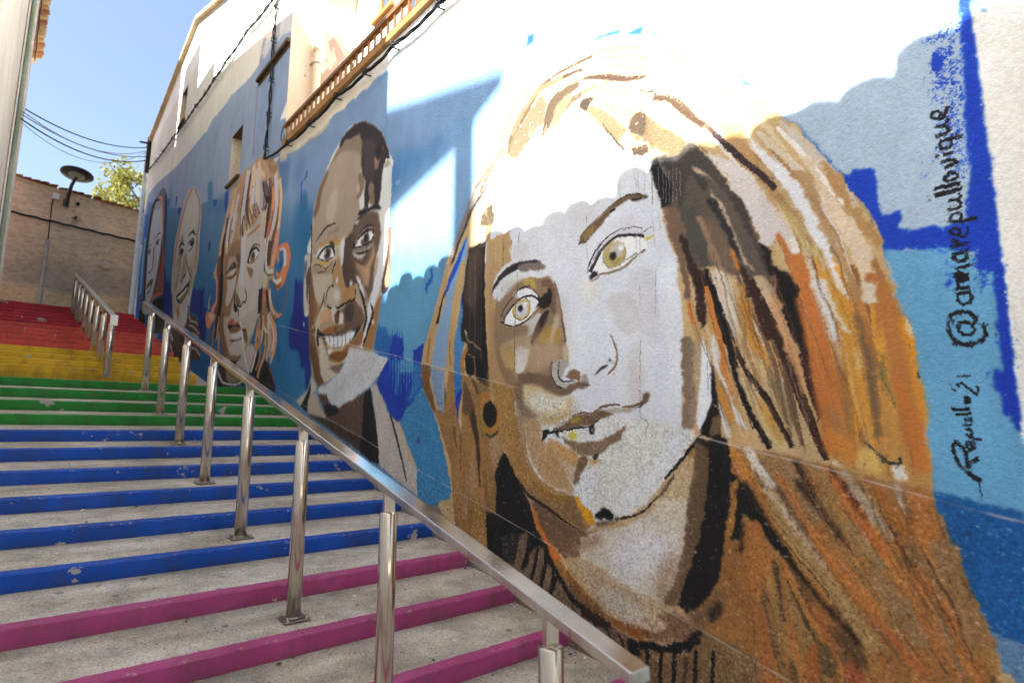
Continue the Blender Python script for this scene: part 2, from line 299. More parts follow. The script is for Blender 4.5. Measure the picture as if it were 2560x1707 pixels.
('P',(190,166,126),[-2065,1626,-2343,1570,-2368,1470,-2431,1297,-2450,1152,-2454,1018,-2473,887,-2529,725,-2392,756,-2289,775,-2194,1030,-2108,1296],.01,0,1,0,0,.1),
('H',[(190,166,122),(176,150,108),(204,192,172),(160,128,88),(208,204,200),(150,116,76)],46,24.3,[-1883,2436,-2106,2150,-2295,1779,-2387,1447],[-2390,2443,-2610,2069,-2784,1718,-2824,1491],.35,.9,1,.25,.8),
('H',[(186,164,130),(140,114,84),(204,196,186),(110,88,68),(176,140,92),(84,66,54)],46,21.8,[-1826,1808,-1905,1442,-2020,1059,-2091,823],[-2211,2072,-2339,1571,-2463,1251,-2529,793],.35,.9,2,.25,.8),
('H',[(186,122,60),(192,140,66),(172,118,64),(170,124,70),(204,150,60),(150,104,60)],50,28,[-2458,1661,-2522,1352,-2531,1032,-2540,726],[-2803,1581,-2861,1319,-2892,1029,-2889,657],.3,.9,3,.25,.8),
('H',[(176,116,56),(184,120,54),(150,116,70),(170,124,66),(120,94,66),(178,114,64),(160,140,112),(96,74,56),(166,112,62)],80,28.1,[-2005,802,-2209,496,-2466,195,-2679,-97],[-2883,635,-2929,395,-2994,215,-3038,-9],.4,.9,4,.25,.8),
('H',[(150,116,70),(120,94,66),(168,116,62),(96,82,60),(160,128,80)],34,30.6,[-2085,392,-2086,87,-2082,-272,-2077,-364],[-2307,316,-2429,123,-2593,-123,-2644,-184],.4,.9,5,.25,.8),
('H',[(190,178,150),(176,156,120),(206,202,190),(160,138,104)],36,39.9,[-328,2978,-689,3275,-1120,3192,-1515,2973],[-183,2900,-559,3367,-1161,3376,-1910,2980],.4,.9,6,.25,.8),
('H',[(150,116,68),(170,140,100),(128,96,58),(160,126,80),(100,78,56)],34,51.7,[483,1254,243,741,176,207,117,-130],[-246,1209,-339,808,-297,393,-256,-16],.4,.7,7,.25,.8),
('P',(126,166,196),[82,2412,153,2353,255,2209,336,2006,377,1884,504,1657,552,1404,350,1374,245,1812,145,1983,88,2185,50,2328],.006,0,1,0,0,.05),
('P',(132,158,186),[153,2353,255,2196,357,1958,504,1657,540,1403,350,1374,304,1632,227,1935,149,2173],.006,0,.7,0,0,.05),
('P',(26,84,180),[82,2412,152,2327,276,2175,360,2049,379,1962,315,2041,211,2161,151,2250],.006,0,1,.3,1,.05),
('P',(74,132,182),[144,1958,162,1824,200,1681,238,1562,232,1328,110,1307,133,1465,95,1545,128,1671,121,1817],.006,0,1,0,0,.05),
('P',(20,70,170),[114,1990,143,1920,142,1846,118,1879],.004,0,1,0,1,.05),
('P',(128,152,178),[572,1398,358,1349,358,1166,360,986,457,1079,532,1237],.006,0,1,0,0,.1),
('P',(48,116,176),[239,1325,113,1301,123,1184,170,1069,222,1160],.006,0,1,0,0,.05),
('P',(10,60,160),[209,1115,123,1184,168,996,153,895,179,924],.006,0,1,0,1,.05),
('P',(176,150,108),[354,2244,300,2258,381,2014,495,1746,545,1532,563,1405,711,1430,687,1547,578,1784,470,2004],.004,0,1,0,0,.05),
('P',(182,156,110),[89,2261,106,2089,183,1865,239,1586,232,1328,350,1362,315,1633,269,1917,170,2178],.004,0,1,0,0,.05),
('S',(138,104,66),[24.9,28,31.1],[584,1653,604,1564,623,1449],.8,.2,0,.003,.05),
('S',(34,32,36),[11.8,21.8,32.1,42.3],[370,2025,412,1942,453,1844,484,1758],1,.25,0,.003,.05),
('S',(120,92,60),[16.9,16.6,16.1],[292,1593,296,1493,276,1393],.6,.3,0,.003,.05),
('P',(120,88,56),[699,1433,567,1397,576,1271,530,1175,455,1003,496,1019,630,1180,692,1263],.006,0,1,0,1,.05),
('P',(152,118,74),[497,1050,348,1015,305,1345,239,1325,222,1160,166,924,140,837,125,211,198,204,232,578,368,822],.006,0,1,0,0,.12),
('S',(96,80,60),[52.7,36.2,20.2],[216,895,201,808,174,737],.6,.3,0,.003,.05),
('S',(110,92,80),[20,19.8,19.6],[43,823,20,587,34,381],.5,.3,0,.003,.05),
('P',(128,124,118),[-62,2843,57,2701,137,2582,260,2406,334,2292,301,2285,195,2364,74,2512,14,2611,-83,2708,-160,2759],.006,0,1,0,0,.05),
('P',(74,66,66),[-179,2766,-103,2689,14,2598,74,2512,175,2384,256,2248,309,2208,279,2279,217,2369,115,2511,55,2610,-83,2708],.005,0,1,0,0,.05),
('S',(150,138,120),[14.7,15.5,16.2],[-272,2897,-140,2817,-63,2740],.8,.3,0,.003,.05),
('S',(176,164,140),[21,21.9,22.4],[-28,2459,51,2379,80,2310],.7,.3,0,.003,.05),
('P',(150,120,88),[60,2330,9,2305,-89,2294,-155,2314,-164,2422,-200,2572,-237,2567,-230,2283,-185,2173,48,2227],.01,0,.8,.3,1,.05),
('P',(50,42,42),[49,2302,-30,2302,-165,2318,-184,2270,-148,2109,-151,1917,-171,1748,-183,1513,-230,1236,-103,1256,-27,1296,70,1327,92,1425,55,1541,136,1574,148,1674,120,1793,133,1919,105,2063,78,2208],.006,0,1,0,0,.05),
('P',(100,84,72),[49,2277,-108,2276,-92,2048,-39,1768,40,1829,102,1913,67,2156],.006,.03,.75,.3,1,.05),
('P',(28,26,30),[-148,2109,-151,1869,-172,1630,-203,1340,-230,1236,-138,1403,-98,1640,-95,1879],.006,0,.9,0,1,.05),
('P',(200,206,214),[-169,2311,-191,2293,-178,2175,-163,2118,-148,2157],.004,0,1,0,1,.05),
('S',(150,140,130),[8.3,8.3,8.2],[59,2279,91,2161,120,1966],.8,.4,0,.003,.05),
('S',(128,110,88),[22.5,19.5,16.7,16.9],[97,1655,45,1563,-23,1532,-109,1475],1,.1,0,.003,.05),
('S',(196,190,184),[12.6,12.5],[87,1647,66,1620],1,.2,0,.003,.05),
('S',(128,110,88),[16.1,16.1,16.2],[53,1457,-25,1425,-82,1396],1,.2,0,.003,.05),
('S',(128,110,88),[28,29.1,29.9],[-25,1413,-55,1329,-47,1272],1,.2,0,.003,.05),
('S',(128,110,88),[17.9,17.9],[-101,1383,-74,1351],1,.2,0,.003,.05),
('S',(168,122,54),[36.5,40.3,41,34],[54,1504,113,1451,131,1380,90,1329],1,.1,0,.003,.05),
('S',(120,150,60),[20.3,20.3],[58,1523,74,1495],1,.1,0,.003,.05),
('S',(168,122,54),[42.3,41.9,36.3,33.5,33.9,32.8],[109,1463,127,1390,101,1300,27,1222,-22,1148,-81,1074],1,.1,0,.003,.05),
('S',(110,100,60),[17,16.8,17.1,17.6],[87,1226,25,1150,-47,1061,-94,976],.7,.2,0,.003,.05),
('P',(34,32,36),[55,1457,7,1438,-30,1376,-20,1291,16,1279,64,1312,83,1386],.006,0,1,0,1,.05),
('P',(34,32,36),[-41,1433,-111,1398,-157,1337,-214,1235,-79,1258,-54,1317],.006,0,1,0,1,.05),
('P',(150,116,68),[116,1289,-14,1270,-94,1236,-260,1206,-319,957,-362,796,-376,726,-307,592,-286,512,-308,365,-323,195,-324,-5,-111,-38,124,152,129,393],.008,0,1,0,0,.14),
('P',(94,74,52),[99,1239,32,1186,-50,1019,-84,793,-21,868,45,1002,110,1004],.01,0,.85,.35,1,.05),
('P',(60,50,38),[-10,1039,-67,943,-108,738,-119,457,-87,600,-54,793,-4,925],.006,0,.9,.2,1,.05),
('P',(178,150,116),[22,623,-39,737,-57,589,-89,464,2,384],.006,.02,.6,.3,1,.05),
('P',(170,146,122),[-234,813,-334,832,-362,743,-307,618,-279,511,-250,652],.006,.02,.7,.3,1,.05),
('S',(168,140,110),[59.3,58.6,57.8],[36,548,48,362,77,221],.5,.5,0,.003,.05),
('S',(126,96,56),[72.1,71.5,70.8],[-238,342,-254,170,-269,-7],.6,.5,0,.003,.05),
('S',(118,90,62),[55.6,55.2,54.7],[-162,594,-186,470,-202,295],.5,.5,0,.003,.05),
('P',(128,114,70),[-63,1209,-124,1234,-216,1191,-289,1113,-319,975,-319,885,-248,831,-174,840,-114,886,-97,999,-80,1113],.008,0,.9,0,1,.05),
('P',(168,122,54),[-95,1131,-171,1156,-260,1114,-319,984,-319,885,-241,845,-144,868,-128,970],.006,0,1,0,1,.05),
('P',(18,18,22),[-172,1071,-231,1088,-275,1058,-305,985,-298,930,-248,897,-181,914,-146,970,-150,1035],.003,0,1,0,1,.05),
('S',(84,82,60),[18.4,17.1,19.3],[-174,854,-248,831,-319,867],1,.1,0,.003,.05),
('S',(96,78,56),[29.9,30.9,32.5],[-15,1260,-63,1190,-79,1141],1,.2,0,.003,.05),
('S',(58,44,44),[18.4,27.2,35.9],[-93,1245,-155,1227,-215,1209],.7,.3,0,.003,.05),
('P',(206,211,217),[-1154,2938,-1266,2853,-1358,2719,-1490,2548,-1692,2442,-1720,2329,-1737,2227,-1759,2008,-1803,1858,-1843,1790,-1829,1673,-1852,1536,-1852,1342,-1826,1027,-1817,903,-1850,841,-1884,825,-1796,718,-1693,610,-1585,482,-1363,370,-1213,332,-1124,265,-921,360,-667,436,-550,597,-426,754,-338,919,-292,1206,-221,1447,-219,1687,-201,1997,-199,2248,-236,2429,-244,2619,-253,2713,-385,2796,-557,2860,-889,2913,-1115,2955],.006,0,1,0,0,.03),
('P',(216,222,231),[-1969,1328,-1981,1287,-1995,1207,-2007,1167,-1995,1026,-1977,963,-1937,875,-1916,881,-1913,965,-1937,1133,-1951,1264],.008,0,1,.1,1,.05),
('P',(128,110,92),[-1835,1344,-1911,1335,-1907,1135,-1900,1004,-1894,881,-1819,882,-1837,1007,-1834,1174],.012,0,1,.15,1,.08),
('P',(160,144,128),[-1911,1335,-1955,1330,-1937,1133,-1908,1017,-1894,881,-1860,940,-1900,1136],.006,.02,.8,.4,1,.05),
('P',(206,208,202),[-1563,946,-1796,882,-1893,862,-1891,830,-1812,738,-1697,622,-1596,522,-1472,410,-1354,377,-1262,425,-1204,412,-1135,443,-1064,512,-1087,604,-1201,683,-1252,729,-1360,819,-1465,913],.01,0,1,0,0,.05),
('P',(214,222,236),[-1756,849,-1847,849,-1765,730,-1649,619,-1510,502,-1402,431,-1366,448,-1548,580,-1686,728],.006,.03,.8,.3,1,.05),
('P',(212,218,226),[-1075,512,-1108,605,-1200,646,-1207,522,-1164,408,-1114,441],.006,.02,.8,0,1,.05),
('P',(196,196,194),[-1486,1238,-1574,1230,-1563,946,-1493,955],.006,.02,.35,0,1,.05),
('P',(192,192,196),[-1511,1757,-1594,1785,-1688,1750,-1712,1571,-1702,1358,-1586,1372,-1530,1527,-1488,1624],.006,.02,.55,0,1,.05),
('P',(190,188,190),[-1335,1643,-1366,1669,-1507,1651,-1566,1536,-1534,1408,-1434,1443,-1381,1534],.006,.012,.65,0,1,.05),
('P',(194,194,196),[-1067,2311,-1305,2290,-1501,2229,-1302,2183,-1152,2123,-1063,2138],.006,.02,.5,0,1,.05),
('P',(196,194,194),[-478,2177,-582,2199,-648,2145,-608,2080,-499,2077],.006,.015,.6,0,1,.05),
('P',(196,194,200),[-1390,2117,-1497,2134,-1623,2060,-1586,2031,-1399,2082],.006,.02,.5,0,1,.05),
('P',(194,190,190),[-1486,1324,-1575,1337,-1572,1038,-1484,1041],.006,.02,.5,0,1,.05),
('P',(216,214,200),[-1144,1799,-1269,1790,-1246,1682,-1161,1648],.006,.02,.5,0,1,.05),
('P',(214,222,230),[-1718,1776,-1786,1812,-1831,1730,-1818,1633,-1743,1604,-1697,1685],.006,.015,.6,0,1,.05),
('P',(212,218,226),[-1041,1601,-1283,1564,-1357,1399,-1353,1285,-1213,1236,-1045,1306,-1016,1473],.006,.03,.6,0,1,.05),
('P',(182,156,114),[-217,2291,-311,2317,-385,2288,-436,2318,-457,2250,-436,2168,-471,2093,-371,2067,-283,2007,-224,1882,-241,1724,-242,1532,-245,1249,-498,1169,-511,1082,-290,1091,-214,1345,-173,1637,-162,1933,-176,2129],.008,0,1,0,0,.06),
('P',(180,154,114),[-177,2301,-311,2312,-436,2313,-464,2229,-443,2166,-471,2093,-357,2060,-283,2007,-232,1880,-314,1808,-358,1896,-567,1950,-848,1892,-918,1757,-993,1442,-1012,1293,-864,1314,-863,1223,-667,1075,-231,1093,-207,1346,-173,1637,-162,1933],.006,.004,1,0,0,.06),
('P',(170,140,98),[-210,1728,-285,1717,-316,1476,-360,1332,-498,1231,-498,1082,-231,1093,-206,1393],.006,.02,.8,0,1,.05),
('P',(134,112,88),[-272,1509,-345,1445,-388,1339,-498,1267,-525,1185,-498,1125,-388,1239,-317,1345],.006,.012,.85,0,1,.05),
('P',(146,124,98),[-299,1830,-358,1896,-457,1953,-567,1950,-673,1937,-775,1907,-848,1892,-895,1839,-929,1755,-962,1614,-993,1442,-1012,1309,-989,1279,-864,1314,-863,1223,-642,1247,-498,1249,-360,1397,-272,1528,-263,1720],.006,.008,1,0,0,.06),
('P',(206,210,214),[-299,1956,-415,1990,-527,1986,-673,1955,-775,1930,-836,1903,-749,1903,-647,1929,-526,1920,-429,1883,-358,1820,-314,1808,-314,1904],.006,0,1,0,1,.05),
('P',(196,192,186),[-343,1899,-429,1940,-540,1946,-621,1934,-513,1904,-415,1848],.006,.01,.7,0,1,.05),
('P',(180,158,88),[-581,1919,-647,1924,-711,1884,-723,1837,-672,1846,-594,1889],.006,.008,1,0,1,.05),
('P',(118,96,80),[-774,1881,-848,1875,-895,1813,-918,1740,-892,1624,-845,1675,-864,1749,-835,1824,-774,1836],.006,0,1,0,1,.05),
('P',(132,114,98),[-315,1617,-373,1628,-499,1592,-645,1608,-670,1569,-592,1535,-498,1519,-402,1485,-301,1534,-271,1585],.006,.012,.8,0,1,.05),
('P',(190,176,150),[-359,1490,-512,1518,-644,1519,-682,1444,-656,1342,-591,1269,-498,1285,-388,1367,-345,1426],.006,.01,.9,0,1,.05),
('P',(206,204,198),[-512,1454,-618,1434,-663,1411,-617,1310,-552,1254,-498,1294,-498,1375],.006,.008,1,0,1,.05),
('P',(180,154,96),[-359,1480,-457,1469,-498,1393,-485,1295,-416,1346,-359,1406],.006,.01,.9,0,1,.05),
('P',(176,144,68),[-745,1472,-770,1529,-831,1547,-891,1556,-949,1515,-959,1455,-889,1421,-794,1440],.006,.01,.9,0,1,.05),
('P',(186,172,150),[-842,1435,-892,1599,-922,1628,-938,1566,-890,1488,-865,1424],.006,.008,.9,0,1,.05),
('P',(168,146,120),[-669,1428,-781,1433,-912,1427,-958,1380,-911,1327,-840,1283,-767,1263,-643,1265],.006,.01,.9,0,1,.05),
('P',(186,166,140),[-958,1405,-1003,1408,-1007,1293,-968,1313],.006,.006,1,0,1,.05),
('P',(200,202,204),[-566,1610,-671,1631,-747,1664,-772,1643,-721,1562,-670,1516,-618,1505,-645,1573],.006,.006,1,0,1,.05),
('P',(110,88,70),[-663,1482,-721,1580,-772,1643,-845,1657,-832,1607,-783,1545,-708,1476,-669,1437],.006,0,1,0,1,.05),
('P',(60,46,50),[-746,1585,-784,1649,-833,1668,-845,1649,-808,1602,-758,1548],.004,.004,1,0,1,.05),
('S',(116,88,68),[13.5,15.4,17.3,19,20.7],[-896,1848,-929,1755,-956,1631,-977,1519,-990,1434],1,.2,0,.003,.05),
('S',(40,30,32),[6.9,8.6,10.3],[-961,1588,-980,1494,-992,1426],.8,.3,0,.003,.05),
('P',(196,190,182),[-918,1791,-987,1728,-1028,1521,-1035,1315,-1001,1318,-982,1485,-951,1632],.006,.03,.5,0,1,.05),
('P',(150,128,102),[-315,1712,-485,1594,-671,1613,-669,1463,-498,1411,-345,1445,-286,1574],.006,.04,.45,0,1,.05),
('P',(186,168,138),[-670,1481,-913,1452,-956,1322,-743,1283,-643,1308],.006,.04,.45,0,1,.05),
('P',(48,40,44),[-224,1862,-269,1952,-342,2015,-457,2053,-568,2057,-713,2038,-776,2006,-725,2008,-621,2022,-513,2008,-415,1990,-328,1960,-262,1904],.005,0,1,0,1,.05),
('P',(128,114,108),[-527,2023,-568,2043,-674,2028,-776,2001,-825,1968,-763,1959,-647,1970,-554,1990],.006,0,1,.15,1,.05),
('P',(112,92,70),[-1121,2049,-1134,2097,-1189,2133,-1274,2168,-1357,2210,-1428,2238,-1486,2248,-1562,2248,-1660,2209,-1663,2193,-1596,2194,-1523,2221,-1446,2208,-1387,2185,-1314,2124,-1241,2086,-1176,2044],.006,0,1,.08,1,.05),
('P',(150,132,70),[-1144,2094,-1199,2131,-1263,2130,-1230,2089,-1176,2069],.006,.008,.8,.2,1,.05),
('S',(34,32,36),[8.6,7,5.5,4.5],[-1457,2245,-1506,2254,-1580,2240,-1659,2202],1,.25,0,.003,.05),
('S',(34,32,36),[12,12.2,12.3],[-1542,2217,-1578,2208,-1619,2203],1,.35,0,.003,.05),
('S',(34,32,36),[11.4,11.3],[-1377,2188,-1422,2196],1,.2,0,.003,.05),
('S',(60,46,40),[6.7,6.5,6.1,5.9],[-1134,2097,-1243,2161,-1388,2226,-1457,2245],.7,.4,0,.003,.05),
('S',(60,46,40),[9.8,5.8,2.6],[-1121,2045,-1149,2059,-1176,2053],1,.3,0,.003,.05),
('P',(222,226,232),[-1202,1839,-1236,1922,-1310,1986,-1401,2020,-1478,2016,-1570,1992,-1639,1936,-1646,1896,-1565,1870,-1471,1830,-1375,1819,-1275,1832],.003,0,1,0,1,.05),
('P',(200,198,202),[-1203,1856,-1226,1941,-1311,2011,-1402,2052,-1498,2054,-1616,2018,-1659,1991,-1606,1983,-1478,2024,-1381,2025,-1300,1989,-1246,1912],.003,0,1,0,1,.05),
('S',(34,32,36),[6.9,8.6,9.8,7.5,5.2,4.7,4.5],[-1187,1843,-1215,1919,-1279,1986,-1362,2038,-1460,2060,-1572,2042,-1616,2018],1,.15,0,.003,.05),
('S',(58,48,56),[30.5,23.3,19.9,19.6,18.8,17.8,15.8],[-1213,1845,-1267,1923,-1330,1981,-1411,2018,-1478,2016,-1570,1992,-1623,1971],1,.05,0,.003,.05),
('S',(110,100,104),[13,9.4,6],[-1236,1922,-1310,1978,-1381,2009],.6,0,0,.003,.05),
('P',(178,164,110),[-1314,1937,-1350,1985,-1410,2002,-1467,1972,-1493,1926,-1482,1874,-1443,1844,-1375,1835,-1336,1859,-1317,1896],.002,0,1,0,1,.05),
('P',(188,182,176),[-1369,1956,-1400,1996,-1448,1976,-1475,1938,-1464,1902,-1426,1895,-1377,1898],.006,.004,1,0,1,.05),
('P',(40,38,50),[-1362,1901,-1378,1930,-1408,1935,-1419,1912,-1406,1884,-1381,1881],.002,0,1,0,1,.05),
('P',(226,228,234),[-1433,1956,-1452,1971,-1480,1952,-1475,1930,-1446,1925],.002,0,1,0,1,.05),
('P',(150,138,90),[-1376,1874,-1415,1873,-1445,1890,-1444,1859,-1395,1846],.006,.004,.7,0,1,.05),
('S',(110,90,50),[5.2,5.6,6.2,5.7,5.3],[-1467,1979,-1489,1935,-1482,1882,-1443,1844,-1375,1835],.7,0,0,.003,.05),
('S',(96,90,100),[5.9,5.4,5.1],[-1313,1921,-1322,1886,-1361,1842],.7,0,0,.003,.05),
('S',(146,130,116),[12.8,16.7,21.4,15.4,8.3],[-1274,1816,-1374,1811,-1471,1822,-1537,1854,-1620,1895],1,.1,0,.003,.05),
('P',(46,40,48),[-1207,1822,-1234,1845,-1270,1841,-1274,1816,-1233,1800,-1217,1783],.004,0,1,0,1,.05),
('S',(150,132,120),[11,11.6,12.4],[-1217,1787,-1263,1794,-1295,1816],1,0,0,.003,.05),
('S',(110,104,100),[8.1,8.1,8.1],[-1481,1859,-1519,1869,-1566,1885],.8,.3,0,.003,.05),
('S',(100,96,94),[8.4,8.3],[-1601,1877,-1628,1893],1,.2,0,.003,.05),
('S',(34,32,36),[5.4,5.4,5.3],[-1619,1994,-1651,2005,-1673,2010],1,.2,0,.003,.05),
('P',(200,186,96),[-1613,1954,-1649,1960,-1697,1959,-1674,1942,-1639,1936],.006,.003,1,.3,1,.05),
('P',(224,227,233),[-373,1647,-429,1713,-512,1774,-620,1792,-723,1774,-773,1730,-735,1692,-671,1658,-593,1616,-499,1606,-401,1620],.002,0,1,0,1,.05),
('P',(216,220,226),[-471,1819,-526,1855,-620,1856,-711,1812,-773,1739,-723,1774,-646,1797,-540,1797],.002,0,1,0,1,.05),
('P',(140,126,110),[-344,1679,-387,1739,-457,1802,-513,1830,-499,1786,-429,1723,-380,1655],.003,0,1,0,1,.05),
('S',(34,32,36),[7.4,11.2,9.7,8.3,6.3],[-499,1832,-567,1866,-646,1856,-723,1801,-779,1729],1,.05,0,.003,.05),
('S',(34,32,36),[12.4,14,14,13.4,13.1,12.4],[-380,1665,-457,1737,-553,1786,-659,1795,-748,1748,-779,1712],1,0,0,.003,.05),
('S',(34,32,36),[9,8.6,7.9,7.8],[-344,1679,-387,1748,-457,1802,-513,1839],1,.1,0,.003,.05),
('S',(34,32,36),[17.5,15.2,13.6],[-344,1651,-380,1641,-387,1664],1,0,0,.003,.05),
('S',(34,32,36),[8.7,10.6,11.6,10],[-387,1631,-485,1603,-593,1616,-671,1649],1,.05,0,.003,.05),
('P',(190,176,110),[-478,1734,-506,1766,-567,1783,-633,1763,-656,1714,-645,1671,-593,1638,-526,1643,-485,1686],.002,0,1,0,1,.05),
('P',(196,198,204),[-506,1729,-526,1758,-580,1767,-626,1746,-639,1708,-626,1665,-579,1649,-526,1662,-507,1692],.002,0,1,0,1,.05),
('P',(30,28,36),[-533,1725,-553,1745,-582,1735,-586,1707,-566,1692,-539,1704],.001,0,1,0,1,.05),
('P',(232,234,238),[-580,1740,-613,1762,-626,1737,-600,1714],.001,0,1,0,1,.05),
('S',(34,32,36),[5.9,6.8,8.2,7.5,5.7,6.5,7.8],[-593,1797,-646,1761,-656,1705,-632,1659,-566,1633,-499,1666,-478,1715],.85,0,0,.003,.05),
('S',(196,168,60),[10.3,9.4,8.3],[-652,1706,-632,1664,-579,1645],1,0,0,.003,.05),
('S',(196,168,60),[10.3,10.4],[-492,1685,-482,1733],1,0,0,.003,.05),
('P',(44,36,40),[-709,1688,-748,1734,-735,1763,-785,1763,-834,1763,-835,1816,-859,1802,-873,1739,-845,1692,-784,1684,-747,1708],.003,0,1,0,1,.05),
('P',(44,36,40),[-792,1780,-835,1781,-865,1767,-870,1714,-833,1685,-791,1692],.003,.003,1,0,1,.05),
('S',(150,118,60),[6.6,6.5,6.4],[-658,1651,-722,1677,-772,1695],1,.2,0,.003,.05),
('S',(120,100,84),[22.2,22.7,20.2,17.5,17.6],[-864,1314,-857,1231,-885,1171,-942,1135,-1020,1131],1,0,0,.003,.05),
('P',(168,160,156),[-887,1321,-956,1322,-1023,1284,-989,1262,-954,1200,-932,1209,-910,1261],.004,0,1,0,1,.05),
('P',(178,172,168),[-869,1297,-910,1302,-920,1210,-965,1174,-1042,1154,-1042,1138,-953,1143,-891,1187],.003,0,1,0,1,.05),
('S',(34,32,36),[3.6,9,12.9,11.6,7.5],[-934,1312,-919,1252,-926,1210,-965,1179,-1043,1178],1,.05,0,.003,.05),
('S',(34,32,36),[9.8,9,7.7,7.5],[-863,1223,-897,1171,-953,1139,-1042,1130],1,.1,0,.003,.05),
('P',(132,104,84),[-988,1205,-1022,1243,-1066,1252,-1108,1229,-1112,1173,-1065,1184,-1010,1196],.004,0,1,0,1,.05),
('P',(156,150,140),[-1124,1208,-1161,1213,-1178,1153,-1128,1148],.003,0,1,0,1,.05),
('P',(122,102,86),[-1020,1155,-1107,1173,-1190,1145,-1127,1125,-1063,1120,-975,1085,-884,1097,-766,1145,-642,1230,-668,1245,-839,1224,-885,1163,-953,1126],.006,0,1,0,1,.05),
('S',(70,54,46),[5.4,5.1,4.9],[-1032,1194,-1085,1159,-1190,1141],1,.3,0,.003,.05),
('S',(128,110,92),[5.6,12,16.3,14.9,8.1],[-1358,1430,-1394,1357,-1406,1295,-1385,1237,-1331,1200],1,.1,0,.003,.05),
('P',(34,32,36),[-1222,1193,-1243,1218,-1283,1246,-1342,1256,-1323,1242,-1273,1224],.004,0,1,.15,1,.05),
('P',(34,32,36),[-1341,1283,-1358,1289,-1360,1271,-1345,1269],.003,0,1,0,1,.05),
('P',(120,100,82),[-525,1252,-643,1261,-767,1234,-862,1219,-885,1160,-953,1123,-1041,1110,-930,1083,-837,1104,-717,1153,-591,1186,-538,1216],.006,0,1,0,1,.06),
('P',(196,182,140),[-577,1152,-667,1181,-778,1149,-930,1083,-1041,1078,-1050,1038,-1017,992,-905,979,-764,966,-666,1002,-603,1072],.006,.012,1,0,1,.05),
('P',(206,208,200),[-641,1097,-741,1126,-837,1088,-974,1065,-996,1024,-882,1004,-740,991,-666,1036],.006,.015,.9,0,1,.05),
('P',(160,126,74),[-245,1217,-485,1175,-511,989,-589,935,-614,816,-626,699,-688,610,-783,542,-919,496,-1038,482,-1079,440,-1148,351,-1208,343,-1126,272,-884,361,-637,451,-484,609,-362,788,-319,966],.008,0,1,0,0,.1),
('P',(122,102,82),[-498,1183,-565,1223,-590,1151,-590,1064,-666,1002,-740,966,-640,934,-551,962,-511,1067],.006,.012,.9,0,1,.05),
('P',(160,142,122),[-511,1067,-564,987,-602,918,-601,748,-663,625,-614,665,-563,799,-524,936],.006,.008,.8,.3,1,.05),
('P',(178,150,116),[-602,926,-740,941,-763,883,-762,817,-833,785,-901,738,-987,601,-1049,498,-942,505,-806,544,-712,619,-639,716,-614,833],.006,.006,1,0,1,.08),
('P',(172,148,92),[-740,958,-905,971,-1017,1000,-1049,991,-994,953,-881,907,-787,907],.006,.01,.8,0,1,.05),
('P',(186,150,104),[-822,818,-902,802,-1001,764,-1096,712,-1084,659,-1031,634,-945,677,-856,753],.006,.006,1,0,1,.05),
('P',(184,168,150),[-901,707,-1010,664,-1073,628,-1040,558,-987,601],.006,.008,1,0,1,.05),
('P',(160,128,76),[-761,735,-901,723,-966,638,-986,555,-898,533,-784,606],.006,.03,.5,0,1,.05),
('P',(128,104,78),[-612,458,-711,538,-829,482,-941,474,-1038,474,-1068,417,-1118,340,-1147,314,-1126,272,-1003,320,-827,372,-710,417],.006,.012,.8,0,1,.1),
('P',(150,112,50),[-663,535,-771,541,-897,487,-1006,472,-1027,428,-896,432,-758,445,-674,495],.006,.02,.7,0,1,.05),
('P',(210,156,30),[-1049,471,-1080,478,-1110,435,-1180,398,-1208,343,-1158,330,-1109,376,-1069,432],.008,0,1,0,1,.1),
('S',(206,200,188),[7.9,7.4,6.6,5.4,4.8,4.6],[-614,816,-639,699,-759,549,-852,491,-974,481,-1152,498],.5,.4,0,.003,.05),
('P',(170,146,112),[-564,987,-764,966,-762,801,-901,707,-987,570,-830,561,-664,700,-589,833],.006,.05,.45,0,1,.05),
('P',(186,176,156),[-1018,1048,-1124,989,-1059,944,-973,977],.006,.03,.5,0,1,.05),
('P',(116,96,72),[-857,866,-949,922,-1059,959,-1123,966,-1205,972,-1285,992,-1324,983,-1380,967,-1264,933,-1224,911,-1100,893,-971,878],.005,0,1,0,1,.05),
('P',(166,150,70),[-1016,929,-1081,951,-1133,942,-1091,920,-1026,913],.006,.006,1,0,1,.05),
('P',(190,182,190),[-880,878,-949,922,-1038,960,-983,921,-915,878],.006,.004,1,0,1,.05),
('S',(112,88,68),[7.6,10.3,12.6,14.2,12.1,9.1],[-1038,960,-1113,978,-1206,975,-1276,1007,-1344,1018,-1419,1016],1,.05,0,.003,.05),
('S',(112,88,68),[11.4,14.3,17.4,21.7],[-1428,1002,-1509,1007,-1571,1019,-1589,1032],1,.1,0,.003,.05),
('P',(118,94,74),[-1577,1068,-1604,1081,-1624,1066,-1614,1031,-1579,1015,-1572,1033],.003,0,1,0,1,.05),
('S',(30,26,26),[4.6,7,9.9],[-1526,989,-1566,1005,-1580,1019],1,.1,0,.003,.05),
('P',(168,156,142),[-1315,999,-1428,995,-1527,1006,-1490,972,-1380,971],.006,.004,.8,.3,1,.05),
('P',(206,208,206),[-937,858,-1057,870,-1173,888,-1264,918,-1380,964,-1462,929,-1442,879,-1358,851,-1241,821,-1119,804,-1013,819],.004,0,1,.05,1,.05),
('P',(204,196,90),[-992,850,-1057,866,-1083,843,-1056,812,-1013,819],.006,.006,1,0,1,.05),
('P',(134,114,92),[-937,842,-1013,811,-1119,797,-1241,813,-1358,851,-1442,894,-1466,922,-1412,829,-1317,770,-1238,731,-1117,717,-1055,742,-980,787],.008,0,1,.1,1,.08),
('S',(20,18,20),[15.5,13.9,12.3,9.7,7.5],[-775,858,-892,862,-1036,881,-1173,892,-1244,925],1,.02,0,.003,.05),
